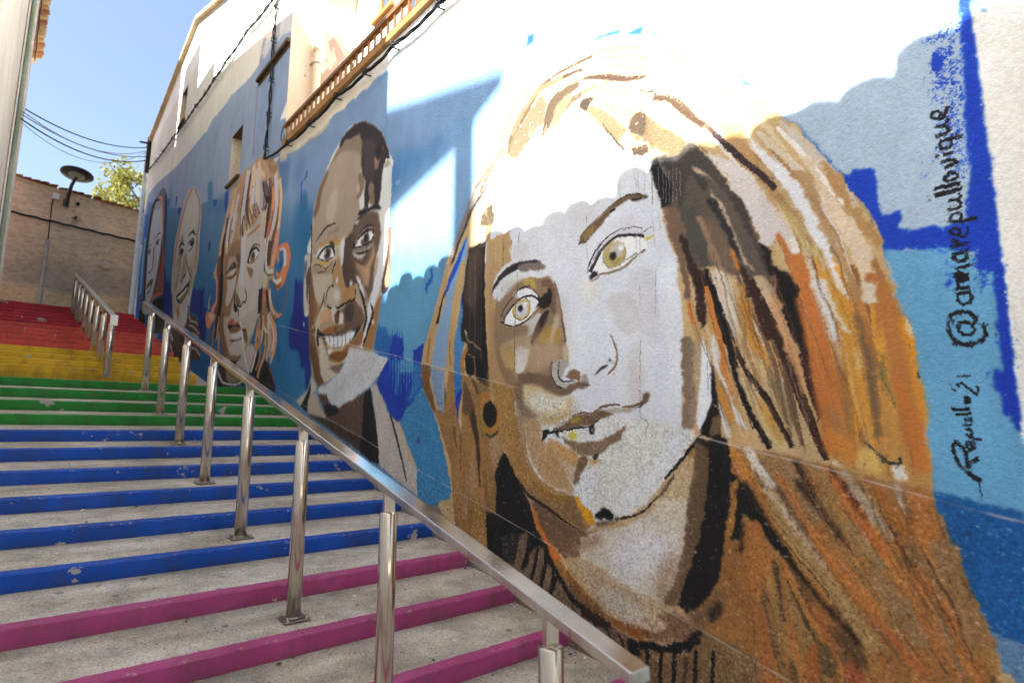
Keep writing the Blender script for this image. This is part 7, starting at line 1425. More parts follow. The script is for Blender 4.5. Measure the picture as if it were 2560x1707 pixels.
# ---------------------------------------------------------------- ground and stairs
T_, K_, R_ = 0.489, 0.147, 0.096
G_ = K_ - R_
GZ = -4 * K_ - R_
g = MB(); g.add([(-60, -60, GZ), (60, -60, GZ), (60, 80, GZ), (-60, 80, GZ)], [(0, 1, 2, 3)])
tag(g.obj('ground', M_ground), 'grey concrete street at the foot of the painted stairs', kind='structure')
stairs = tag(empty('stairs', (0, -4 * T_, GZ)), 'wide outdoor stairs painted in rainbow bands from purple up to red', kind='structure')
YU = [y * 0.6 for y in (9.256, 9.941, 10.563, 11.265, 11.918, 12.569, 13.224, 13.852, 14.605, 15.194, 15.819, 16.443, 17.053, 17.897, 18.994)]
SL = K_ / T_
steps = [(i, i * T_, i * K_, R_) for i in range(-4, 11)] + [(11 + j, y, SL * y, None) for j, y in enumerate(YU)]
def colour_of(i): return 'purple' if i <= 0 else 'blue' if i <= 6 else 'green' if i <= 10 else 'yellow' if i <= 14 else 'orange' if i <= 19 else 'red'
def step_z_right(y): return SL * y
for n, (i, y, z, r) in enumerate(steps):
    last = n == len(steps) - 1
    if last: y2, zb2 = 17.4, z + 0.05
    else:
        _, y2, z2, r2 = steps[n + 1]
        zb2 = (z2 - r2) if r2 else z + 0.015
    rr = r if r else z - steps[n - 1][2] - 0.012
    xl = -3.2; xr = 0.03 if i <= 10 else -0.63
    NX = 40 if i < 11 else 12
    rnd = random.Random(i)
    mb = MB(); vs = []; c = 0.010
    for a in range(NX + 1):
        x = xl + (xr - xl) * a / NX
        j1 = rnd.uniform(-.003, .003); j2 = rnd.uniform(-.003, .003)
        # local coords: origin at nosing
        vs += [(x, 0.004 + j1 * .5, -rr - 0.06), (x, j1 * .6, -rr * .5), (x, 0.000 + j1 * .6, -c + j2), (x, c * .45, -c * .3 + j2 * .6), (x, c * 1.3, 0.0 + j2 * .4), (x, 0.09, 0.09 / (y2 - y) * (zb2 - z) + j2 * .3),
               (x, (y2 - y) * .5, .5 * (zb2 - z) + j1 * .5), (x, y2 - y + 0.02, zb2 - z), (x, y2 - y + .02, -0.45)]
    m_ = 9
    fs = [(a * m_ + b_, (a + 1) * m_ + b_, (a + 1) * m_ + b_ + 1, a * m_ + b_ + 1) for a in range(NX) for b_ in range(m_ - 1)]
    fs += [tuple(range(m_)), tuple(NX * m_ + b_ for b_ in range(m_ - 1, -1, -1))]
    mb.add(vs, fs, 0, False)
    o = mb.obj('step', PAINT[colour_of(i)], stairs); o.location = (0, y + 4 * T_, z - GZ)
    o['label'] = colour_of(i) + ' painted step with bare concrete tread'
# sloping gutter between the upper flight and the wall
gt = MB(); gy0, gy1 = 10 * T_ + .02, YU[-1]
gt.add([(-.66, gy0, SL * gy0 - .42), (.03, gy0, SL * gy0 - .42), (.03, gy1, SL * gy1 - .75), (-.66, gy1, SL * gy1 - .75), (-.66, 17.4, SL * gy1 - .05), (.03, 17.4, SL * gy1 - .05)], [(0, 1, 2, 3), (3, 2, 5, 4)])
o = gt.obj('gutter_ramp', M_ground, stairs); o.location = (0, 4 * T_, -GZ)
land = MB(); land.box(-6, 3, 17.42, 40, 2.5, SL * YU[-1] + .05)
tag(land.obj('upper_landing', M_ground), 'concrete landing at the top of the stairs', kind='structure')

# ---------------------------------------------------------------- handrails
RM = 0.2963
def rail_z(y): return 0.259 + RM * (y + 2.565)
def tread_z(y):
    i = math.floor(y / T_); return i * K_ + G_ / T_ * (y - i * T_)
def sloped_bar(mb, x0, x1, ya, yb, zf, h, mi=0):
    vs = []
    for yy in (ya, yb):
        zt = zf(yy); vs += [(x0, yy, zt - h), (x1, yy, zt - h), (x1, yy, zt), (x0, yy, zt)]
    mb.add(vs, [(0, 1, 2, 3), (7, 6, 5, 4), (0, 4, 5, 1), (1, 5, 6, 2), (2, 6, 7, 3), (3, 7, 4, 0)], mi)
def make_post(parent, x, y, zb, zc, zr, D=0.0755, plate=True):
    mb = MB()
    mb.lathe([(0.001, 0.004), (D / 2, 0.004), (D / 2, zc - zb - .006), (D / 2 - .004, zc - zb), (0.002, zc - zb)], (0, 0, 0), 40)
    p_ = mb.obj('post', M_steel, parent); p_.location = (x - parent.location.x, y - parent.location.y, zb - parent.location.z)
    c_ = MB(); c_.box(-.025, .025, -.011, .011, zc - zb - .003, zr - zb + .012); c_.obj('connector', M_steel, p_, 0.002)
    wb = MB(); wb.lathe([(D / 2 - .001, .009), (D / 2 + .006, .009), (D / 2 + .004, .014), (D / 2 - .001, .017)], n=24); wb.obj('weld', M_steel2, p_)
    if plate:
        b_ = MB(); b_.box(-.07, .07, -.07, .07, 0.000, .008); b_.obj('base_plate', M_steel2, p_, 0.002)
        for sx in (-1, 1):
            for sy in (-1, 1):
                q = MB(); q.lathe([(0.011, 0), (0.011, .009), (.006, .009), (.006, .017), (.001, .018)], (sx * .052, sy * .052, .008), 6); q.obj('bolt', M_steel2, p_)
    return p_
hr = empty('handrail', (-1.393, -2.565, rail_z(-2.565)))
tag(hr, 'long stainless steel handrail on round posts running down the lower flight', 'handrail', 'steel handrails on the stairs')
mb = MB(); sloped_bar(mb, -.0375, .0375, 0, 7.60, lambda y: RM * y, 0.034)
mb.obj('rail', M_steel, hr, 0.004)
for n in range(-2, 6):
    y = -.285 + .978 * n
    make_post(hr, -1.393, y, tread_z(y), rail_z(y) - .121, rail_z(y) - .034)
ends = MB(); ends.box(-.0365, .0365, -.004, -.0005, -.036, -.002); ends.obj('end_cap', plain('scuffed cap', srgb(168, 170, 160), .5, .3, .5), hr, 0.001)
UY = [5.23, 6.03, 6.83, 7.60, 8.40, 9.18, 9.87, 10.75]
UX = lambda y: -1.715 - (y - 5.2) * .008
def up_z(y): return 2.30 + (y - 5.1) * .2985
hr2 = empty('handrail', (UX(5.1), 5.1, up_z(5.1)))
tag(hr2, 'shorter stainless steel handrail with eight posts on the upper red and yellow flight', 'handrail', 'steel handrails on the stairs')
mb = MB(); vs = []
for yy in (5.08, 11.2):
    for dx, dz in ((-.0375, -.034), (.0375, -.034), (.0375, 0), (-.0375, 0)):
        vs.append((UX(yy) + dx - hr2.location.x, yy - 5.1, up_z(yy) + dz - hr2.location.z))
mb.add(vs, [(0, 1, 2, 3), (7, 6, 5, 4), (0, 4, 5, 1), (1, 5, 6, 2), (2, 6, 7, 3), (3, 7, 4, 0)])
mb.obj('rail', M_steel, hr2, 0.004)
for y in UY: make_post(hr2, UX(y), y, SL * y - .04, up_z(y) - .121, up_z(y) - .034, plate=False)
cp = MB(); cp.box(-.04, .04, -.03, -.021, -.125, .003); cp.obj('end_cap', plain('white end cap', srgb(215, 214, 205), .5, 0, .1), hr2, 0.002)

# ---------------------------------------------------------------- roman roof tiles
M_tile = [speckled('clay tile ochre', srgb(196, 150, 92), srgb(160, 112, 70), srgb(212, 178, 128), 50), speckled('clay tile red', srgb(176, 116, 86), srgb(140, 88, 64), srgb(198, 146, 112), 50), speckled('clay tile buff', srgb(202, 176, 132), srgb(160, 132, 96), srgb(220, 200, 160), 50)]
def tile_mesh(length=0.5, r=0.085, n=8, th=0.014, up_=True):
    mb = MB(); vs = []
    for yy, sc in ((0, 1.0), (length, .86)):
        for rad in (r * sc, (r - th) * sc):
            for k in range(n + 1):
                a = math.pi * k / n
                vs.append((yy, rad * math.cos(a), rad * math.sin(a) * (1 if up_ else -1)))
    m_ = n + 1; fs = []
    for k in range(n):
        fs += [(k, k + 1, 2 * m_ + k + 1, 2 * m_ + k), (m_ + k, 3 * m_ + k, 3 * m_ + k + 1, m_ + k + 1), (k, m_ + k, m_ + k + 1, k + 1), (2 * m_ + k, 2 * m_ + k + 1, 3 * m_ + k + 1, 3 * m_ + k)]
    mb.add(vs, fs, 0, True); return mb
tile_cov = [tile_mesh(up_=True).mesh('roof_tile', m) for m in M_tile]
tile_pan = [tile_mesh(up_=False, r=.09).mesh('roof_tile', m) for m in M_tile]
def eave_tiles(parent, x, y0, y1, z, pitch, direction=-1, dxdy=0.0, dzdy=0.0, wave=False, cap=300, rnd=None):
    """a row of barrel tiles whose open ends look out along +x; laid in pitch metres, climbing towards -x"""
    rnd = rnd or random.Random(3); y = y0; n = 0
    while y < y1 and n < cap:
        for mesh, dz, dy in ((tile_pan, 0.0, 0.0), (tile_cov, 0.02, pitch / 2)):
            o = bpy.data.objects.new('roof_tile', rnd.choice(mesh)); link(o, parent)
            xx = x + dxdy * (y - y0) + rnd.uniform(-.02, .02) * (2.0 if wave else 1)
            o.location = Vector((xx, y + dy + rnd.uniform(-.006, .006), z + dzdy * y + (0 if wave and mesh is tile_cov else dz) + rnd.uniform(-.006, .006))) - parent.location
            o.rotation_euler = (0, math.radians(17 + rnd.uniform(-2, 2)), math.pi + rnd.uniform(-.03, .03)); n += 1
            if wave: o.scale = (1, 1.38, 1.5 + rnd.uniform(-.2, .15)) if mesh is tile_cov else (1, 1.0, .40)
        y += pitch
# ---------------------------------------------------------------- houses across the stairs (left), mostly outside the frame
M_cream = speckled('cream lime plaster', srgb(230, 222, 208), srgb(218, 208, 190), srgb(236, 230, 220), 40, bump=.25)
M_greenp = speckled('green lime plaster', srgb(150, 160, 138), srgb(128, 138, 116), srgb(168, 176, 154), 40)
M_pinkp = speckled('pink lime plaster', srgb(206, 166, 148), srgb(184, 144, 126), srgb(220, 186, 168), 40)
M_brown = speckled('brown painted edge', srgb(150, 112, 84), srgb(120, 86, 62), srgb(176, 140, 110), 60)
M_soffit = speckled('grey soffit plaster', srgb(200, 188, 172), srgb(180, 166, 150), srgb(214, 204, 190), 40)
M_black = plain('black cable rubber', srgb(26, 27, 30), .55)
M_white = speckled('white lime plaster', srgb(240, 238, 232), srgb(230, 227, 218), srgb(244, 243, 238), 45, bump=.3, bd=.003)
# low near house, its tiled eave throws the scalloped shadow line on the mural
M_grey = speckled('whitewashed render', srgb(218, 217, 215), srgb(208, 207, 205), srgb(226, 225, 223), 40)
h1 = tag(empty('low_house', (-6, -3, GZ)), 'low whitewashed house with a barrel tile eave beside the foot of the stairs', 'house')
E1 = 5.83
mb = MB(); mb.prism([(-9, GZ), (.70, GZ), (.70, E1 - .25), (-9, E1 - .06)], -9, -2.975, 'x')
o = mb.obj('wall', M_grey, h1); o.location = (6, 3, -GZ)
rf = MB(); rf.add([(-2.80, -9.2, E1 + .06), (-2.80, .70, E1 - .30), (-5.6, .70, E1 + .80), (-5.6, -9.2, E1 + .80), (-2.80, -9.2, E1 + .01), (-2.80, .70, E1 - .34), (-5.6, .70, E1 + .75), (-5.6, -9.2, E1 + .75)],
          [(0, 1, 2, 3), (7, 6, 5, 4), (0, 4, 5, 1), (1, 5, 6, 2), (2, 6, 7, 3), (3, 7, 4, 0)])
o = rf.obj('roof', M_tile[1], h1); o.location = (6, 3, -GZ); roof1 = o
# eave tiles
roof1.location = (6, 3, -GZ)
class _P: pass
def tiles_on(house, x, y0, y1, z, pitch, dxdy=0.0, seed=3):
    eave_tiles(house, x, y0, y1, z, pitch, dxdy=dxdy, rnd=random.Random(seed))
eave_tiles(h1, -2.66, -7.0, .62, E1 - .215, .213, dzdy=-.040, wave=True, rnd=random.Random(5))
# taller house behind it: a rooftop pillar and sloping slab throw the slanted shadow
XS = -9.3
def back(y, z, x=XS): return (y + .25 * x, z - 1.28 * x)
h1b = tag(empty('rear_house', (-11, -1.5, GZ)), 'tall whitewashed house behind the low one with a pillar and sloping slab on its roof', 'house')
(ra, rz), (rb, _) = back(-3.4, 2.02), back(1.72, 2.02)
mb = MB(); mb.box(-13, XS + .1, ra, rb, GZ, rz); o = mb.obj('wall', M_grey, h1b); o.location = (11, 1.5, -GZ)
mb = MB(); mb.prism([back(1.75, 4.13), back(-.36, 3.575), back(.02, 3.42), back(.27, 3.27), back(1.31, 3.05), back(1.75, 2.95)], XS - .05, XS + .05, 'x'); o = mb.obj('sloping_slab', M_grey, h1b); o.location = (11, 1.5, -GZ)
mb = MB(); (pa, za), (pb, zb) = back(.02, 1.9), back(.27, 3.36); mb.box(XS - .045, XS + .045, pa, pb, za, zb); o = mb.obj('pillar', M_grey, h1b); o.location = (11, 1.5, -GZ)
mb = MB(); (pa, za), (pb, zb) = back(1.42, 1.9), back(1.70, 3.1); mb.box(XS - .045, XS + .045, pa, pb, za, zb); o = mb.obj('pillar', M_grey, h1b); o.location = (11, 1.5, -GZ)
# tall stepped houses up the street
h2 = tag(empty('tall_house', (-5, 4.4, 0)), 'tall plastered house with cream wall at the left edge of the picture', 'house')
XF = -2.975
def bk(y, z): return (y + .25 * XF, z - 1.28 * XF)
pts = [(.74, -.6), (8.2, -.6), bk(8.93, 8.13), bk(5.2, 7.2), bk(1.48, 6.25)]
mb = MB(); mb.prism(pts, -8, XF, 'x'); o = mb.obj('wall', M_cream, h2); o.location = (5, -4.4, 0)
mb = MB(); mb.box(XF - .05, XF + .012, 8.10, 8.20, 0, 11.8); o = mb.obj('corner_trim', M_brown, h2); o.location = (5, -4.4, 0)
h3 = tag(empty('green_house', (-5, 9.7, 0)), 'narrow green plastered house beyond the cream wall', 'house')
mb = MB(); mb.prism([(8.21, 1), (11.2, 1), (11.2, 13.6), bk(10.42, 9.8), bk(10.40, 8.59), bk(8.95, 8.53)], -8, XF + .006, 'x'); o = mb.obj('wall', M_greenp, h3); o.location = (5, -9.7, 0)
mb = MB(); mb.box(XF - .05, XF + .028, 8.215, 8.42, 1, 12.2); o = mb.obj('corner_trim', M_white, h3); o.location = (5, -9.7, 0)
mb = MB(); mb.tube([(XF + .05, 8.9, 1.5), (XF + .05, 8.9, 12)], .035, 10); o = mb.obj('downpipe', M_greenp, h3); o.location = (5, -9.7, 0)
h4 = tag(empty('pink_house', (-5, 14, 3)), 'pink plastered house with an overhanging tile eave against the sky', 'house')
HE = 11.3
mb = MB(); mb.prism([(11.21, 2.5), (16.5, 2.5), (16.5, HE - .06), (11.21, HE - .06)], -8, XF + .02, 'x'); o = mb.obj('wall', M_pinkp, h4); o.location = (5, -14, -3)
mb = MB(); mb.box(-8, -4.6, 11.21, 16.5, HE - .05, 16.2); o = mb.obj('added_upper_storey', M_cream, h4); o.location = (5, -14, -3)  # added unseen block, set back to keep the far gable wall in shadow
mb = MB(); mb.add([(-2.80, 11.2, HE - .02), (-2.84, 16.9, HE - .02), (-4.6, 16.9, HE + .5), (-4.6, 11.2, HE + .5), (-2.80, 11.2, HE - .07), (-2.84, 16.9, HE - .07), (-4.6, 16.9, HE - .07), (-4.6, 11.2, HE - .07)],
       [(0, 1, 2, 3), (7, 6, 5, 4), (0, 4, 5, 1), (1, 5, 6, 2), (2, 6, 7, 3), (3, 7, 4, 0)]); o = mb.obj('soffit', M_soffit, h4); o.location = (5, -14, -3)
tiles_on(h4, -2.70, 11.3, 16.5, HE + .01, .235, dxdy=-.008, seed=9)
mb = MB(); mb.tube([(XF + .045, 11.6, 3), (XF + .045, 11.6, HE - .1)], .05, 10); o = mb.obj('downpipe', plain('pale pipe', srgb(206, 196, 184), .5), h4); o.location = (5, -14, -3)
# cable clipped under that eave
mb = MB(); pts = [(XF + .10 + .01 * math.sin(k * 2.1), 11.3 + k * .35, HE - .13 - .03 * (k % 2)) for k in range(16)]; mb.tube(pts, .013, 6)
tag(mb.obj('eave_cable', M_black), 'black cable clipped along the wall under the pink house eave', 'cable')

# ---------------------------------------------------------------- end wall at the top
t = NT('weathered rubble and render')
c0 = t.ramp(t.noise(.9, 6, .65), [(.28, srgb(162, 147, 126)), (.45, srgb(211, 191, 164)), (.6, srgb(229, 207, 178)), (.78, srgb(194, 179, 158))])
c1 = t.ramp(t.noise(5.5, 6, .7, stretch=(1, 1, 2.2)), [(.3, .62), (.5, .95), (.7, 1.12)])
zz = t.n('ShaderNodeSeparateXYZ', i_Vector=t.pos()).outputs[2]
band = t.ramp(t.math('DIVIDE', t.math('ADD', zz, t.math('MULTIPLY', t.noise(1.3, 4), .5)), 10), [(.40, srgb(208, 185, 145)), (.50, srgb(219, 194, 150)), (.515, srgb(156, 149, 141)), (.56, srgb(150, 145, 138)), (.62, srgb(199, 182, 157)), (.70, srgb(219, 199, 171))])
cc = t.mix(.6, c0, band); cc = t.mix(1, cc, c1, 'MULTIPLY'); vor = t.n('ShaderNodeTexVoronoi', feature='DISTANCE_TO_EDGE', i_Vector=t.n('ShaderNodeVectorMath', operation='MULTIPLY', i_0=t.pos(), i_1=(1, 1, 2.0)).outputs[0], i_Scale=4.5)
low = t.ramp(t.math('DIVIDE', zz, 10), [(.52, 1.0), (.64, 0.0)])
jn = t.math('MULTIPLY', t.ramp(vor.outputs['Distance'], [(.0, .18), (.08, 0.0)]), low)
cc = t.mix(jn, cc, srgb(98, 90, 80)); t.col(cc); t.set(Roughness=.95)
t.bump(t.math('ADD', t.noise(6, 6, .7), t.math('MULTIPLY', t.math('SUBTRACT', 1.0, jn), .6)), .8, .05); M_rubble = t.mat
ew = tag(empty('end_wall', (-1.4, 17, 3)), 'old rendered rubble wall closing the top of the stairs', 'wall')
mb = MB(); NXE, NZE = 60, 40; vs = []
for a in range(NXE + 1):
    for b in range(NZE + 1):
        x = -3.4 + 8 * a / NXE; ztop = 7.86 - (x + 2.95) * .098; zq = 2.8 + (ztop - 2.8) * b / NZE
        vs.append((x, 17 + .02 * math.sin(x * 5.1 + zq * 3.3) + random.uniform(-.012, .012), zq))
fs = [(a * (NZE + 1) + b, (a + 1) * (NZE + 1) + b, (a + 1) * (NZE + 1) + b + 1, a * (NZE + 1) + b + 1) for a in range(NXE) for b in range(NZE)]
mb.add(vs, fs, 0, True)
mb.add([(-3.4, 17, 7.9), (4.6, 17, 7.12), (4.6, 17.5, 7.12), (-3.4, 17.5, 7.9), (-3.4, 17.5, 2.8), (4.6, 17.5, 2.8)], [(0, 1, 2, 3), (3, 2, 5, 4)])
o = mb.obj('wall', M_rubble, ew); o.location = (1.4, -17, -3)
rn = random.Random(4)
for k in range(28):
    x = -3.3 + k * .2; mbm = rn.choice(tile_cov)
    o = bpy.data.objects.new('coping_tile', mbm); link(o, ew); o.location = (x + 1.4 + rn.uniform(-.02, .02), -.16 + rn.uniform(-.03, .03), 7.86 - (x + 2.95) * .098 + .0 - 3 + rn.uniform(-.01, .03)); o.rotation_euler = (math.radians(-8), 0, math.pi / 2 + rn.uniform(-.1, .1))
    o.scale = (1.15, 1.3, .12 + (.3 if k in (5, 9, 10, 11) else 0))
mb = MB(); pts = [(-3.0 + k * .12, 16.93 - .01 * (k % 2), 6.82 - k * .12 * .0665 + .012 * math.sin(k * 1.7)) for k in range(26)]
mb.tube(pts, .030, 8); tag(mb.obj('wall_cable', M_black), 'thick black cable fixed across the rubble end wall', 'cable')
# little masonry holes and patches
M_patch = speckled('pale mortar patch', srgb(196, 184, 164), srgb(172, 158, 138), srgb(210, 200, 184), 30)
M_hole = plain('dark hole', srgb(30, 26, 24), .9)
for (u, z_, r) in ((-1.52, 7.40, .10), (-1.50, 6.99, .11), (-.95, 6.05, .06), (-.72, 5.75, .16)):
    mb = MB(); vs = [(u + r * (1 + .25 * math.sin(k * 2.3)) * math.cos(k * .785), 16.955 + .01 * (k % 2), z_ + r * .7 * (1 + .2 * math.cos(k * 1.9)) * math.sin(k * .785)) for k in range(8)] + [(u, 16.93, z_)]
    mb.add(vs, [(k, (k + 1) % 8, 8) for k in range(8)], 0, True); o = mb.obj('mortar_patch', M_patch, ew); o.location = (1.4, -17, -3)
for (u, z_, r) in ((-1.52, 7.40, .045), (-1.54, 6.98, .035)):
    mb = MB(); mb.lathe([(.001, 0), (r, 0), (r, .04)], (u, 16.92, z_), 10, M=Matrix.Rotation(math.pi / 2, 3, 'X')); o = mb.obj('hole', M_hole, ew); o.location = (1.4, -17, -3)
# street lamp on the end wall
lp = tag(empty('street_lamp', (-1.72, 16.9, 7.35)), 'round flat LED street lamp on an arm from the end wall', 'lamp')
M_lampd = plain('dark grey lamp metal', srgb(62, 62, 66), .45, .3)
mb = MB(); Mt = Matrix.Rotation(math.radians(6), 3, 'Y') @ Matrix.Rotation(math.radians(-9), 3, 'X')
mb.lathe([(.01, -.035), (.20, -.035), (.375, -.02), (.395, .0), (.39, .03), (.33, .055), (.12, .075), (.01, .078)], (.07, -.55, .72), 40, M=Mt); mb.obj('lamp_head', M_lampd, lp)
mb = MB(); mb.lathe([(.002, -.041), (.13, -.043), (.185, -.040), (.20, -.034)], (.07, -.55, .72), 32, M=Mt); lens = mb.obj('lens', plain('frosted lens', srgb(150, 150, 146), .35), lp)
mb = MB(); mb.lathe([(.002, -.052), (.045, -.05), (.05, -.042)], (.07, -.55, .72), 16, M=Mt); mb.obj('led', plain('yellow led', srgb(206, 190, 110), .4), lp)
mb = MB(); mb.tube([(-.07, -.02, -.02), (-.06, -.20, .12), (-.01, -.36, .46), (.07, -.50, .68)], .055, 10, r_end=.04); mb.obj('arm', M_lampd, lp)
mb = MB(); mb.box(-.14, .0, -.03, .02, -.10, .10); mb.obj('bracket', M_lampd, lp, .006)
jb = tag(MB().box(-2.12, -1.96, 16.84, 16.95, 7.41, 7.57).obj('junction_box', plain('white plastic box', srgb(224, 224, 220), .5), None, .01), 'small white junction box beside the lamp arm', 'junction box')
mb = MB(); mb.tube([(-2.08, 16.93, 7.42), (-2.10, 16.93, 7.2), (-2.09, 16.93, 6.4), (-2.09, 16.93, 6.18)], .016, 6)
tag(mb.obj('lamp_cable', M_black), 'thin black cable running down from the junction box', 'cable')
mb = MB(); mb.tube([(-2.09, 16.92, 6.2), (-2.095, 16.92, 4.0)], .05, 12); tag(mb.obj('conduit', plain('grey conduit', srgb(150, 150, 150), .5)), 'grey vertical conduit pipe on the end wall', 'pipe')

# ---------------------------------------------------------------- wires over the street
def wire(p0, p1, sag, r, label, n=22, col=None):
    p0, p1 = Vector(p0), Vector(p1); mb = MB()
    mb.tube([p0.lerp(p1, k / n) - Vector((0, 0, sag * 4 * (k / n) * (1 - k / n))) for k in range(n + 1)], r, 6)
    tag(mb.obj('overhead_wire', col or M_black), label, 'wire', 'wires spanning the street')
wire((-2.93, 11.7, 7.56), (-.02, 16.3, 9.42), .28, .014, 'uppermost dark wire spanning the sky between the houses')
wire((-2.93, 11.2, 7.10), (-.02, 16.15, 8.96), .36, .015, 'lowest thick dark wire spanning the sky between the houses')
M_greyw = plain('grey wire', srgb(150, 156, 164), .6)
wire((-2.93, 11.5, 7.40), (-.02, 16.25, 9.30), .42, .010, 'pale thin wire sagging just under the uppermost wire', col=M_greyw)
wire((-2.93, 11.3, 7.24), (-.02, 16.2, 9.10), .30, .013, 'thin grey wire between the two thick dark wires', col=M_greyw)
wire((-2.93, 11.0, 6.96), (-.02, 16.1, 9.26), .62, .007, 'faintest and most sagging pale wire under all the others', col=M_greyw)

# ---------------------------------------------------------------- tree beyond the end wall
tr = tag(empty('tree', (1.5, 24, 5.6)), 'leafy yellow green tree rising behind the end wall', 'tree')
mb = MB(); mb.tube([(0, 0, -1), (.05, 0, 2), (-.15, .1, 3.6), (-.3, 0, 5.0)], .22, 10, r_end=.08)
for a in range(7):
    an = a * .9; mb.tube([(-.1, 0, 2.4 + a * .3), (-.1 + .7 * math.cos(an), .7 * math.sin(an), 3.3 + a * .35), (-.2 + 1.5 * math.cos(an), 1.5 * math.sin(an), 4.3 + a * .35)], .07, 6, r_end=.02)
mb.obj('trunk', speckled('bark', srgb(110, 92, 74), srgb(80, 66, 54), srgb(130, 112, 92), 30), tr)
t = NT('tree leaf'); t.col(t.ramp(t.noise(3, 3), [(.3, srgb(84, 90, 44)), (.7, srgb(118, 116, 66))])); t.set(Roughness=.55); tl = t.n('ShaderNodeBsdfTranslucent', i_Color=(*srgb(140, 138, 52), 1))
mx = t.n('ShaderNodeMixShader', i_0=.35); t.L(t.b.outputs[0], mx.inputs[1]); t.L(tl.outputs[0], mx.inputs[2]); t.L(mx.outputs[0], t.t.nodes['Material Output'].inputs[0]); M_leaf = t.mat
rn = random.Random(11); mb = MB()
cl = [(rn.uniform(-2.0, 1.6), rn.uniform(-1.2, 1.2), 3.3 + rn.uniform(0, 2.6)) for _ in range(95)]
cl = [c_ for c_ in cl if (c_[0] / 2.1) ** 2 + ((c_[2] - 4.3) / 1.9) ** 2 < 1]
for cx_, cy_, cz_ in cl:
    rr = rn.uniform(.28, .5)
    for _ in range(120):
        d = Vector((rn.gauss(0, 1), rn.gauss(0, 1), rn.gauss(0, .8))).normalized() * rr * rn.uniform(.4, 1.05); c_ = Vector((cx_, cy_, cz_)) + d
        s_ = rn.uniform(.05, .10); u_ = Vector((rn.gauss(0, 1), rn.gauss(0, 1), rn.gauss(0, 1))).normalized(); v_ = u_.cross(Vector((rn.gauss(0, 1), rn.gauss(0, 1), rn.gauss(0, 1)))).normalized()
        mb.add([c_ - u_ * s_, c_ + v_ * s_ * .55, c_ + u_ * s_, c_ - v_ * s_ * .55], [(0, 1, 2, 3)])
mb.obj('crown', M_leaf, tr)

# ---------------------------------------------------------------- grit, dry leaves and paper bits on the treads
rn = random.Random(31); mb = MB()
for k in range(420):
    i = rn.randint(-4, 6); fr = rn.random()
    yl = T_ * (1 - abs(rn.gauss(0, .10))) - .01 if rn.random() < .6 else rn.uniform(.08, .46); yl = min(.475, max(.07, yl)); x = rn.uniform(-2.9, -.02) if rn.random() < .55 else -abs(rn.gauss(0, .12)) - .02
    zc = i * K_ + G_ * yl / T_ + .005; s_ = rn.uniform(.003, .010) if rn.random() < .85 else rn.uniform(.010, .018); an = rn.uniform(0, 6.3)
    u_ = Vector((math.cos(an), math.sin(an), rn.uniform(-.1, .3))) * s_; v_ = Vector((-math.sin(an), math.cos(an), rn.uniform(-.1, .3))) * s_ * rn.uniform(.4, .9); p_ = Vector((x, i * T_ + yl, zc)); h_ = Vector((0, 0, s_ * .5))
    mb.add([p_ - u_, p_ + v_, p_ + u_, p_ - v_, p_ + h_], [(0, 1, 4), (1, 2, 4), (2, 3, 4), (3, 0, 4)], rn.choice((0, 0, 0, 1, 2)))
tag(mb.obj('litter', [plain('dark grit', srgb(72, 64, 56), .9), plain('dry leaf', srgb(150, 112, 66), .8), plain('pale paper bits', srgb(214, 210, 202), .8)]), 'small grit, dry leaves and paper bits lying on the lower treads', kind='stuff')
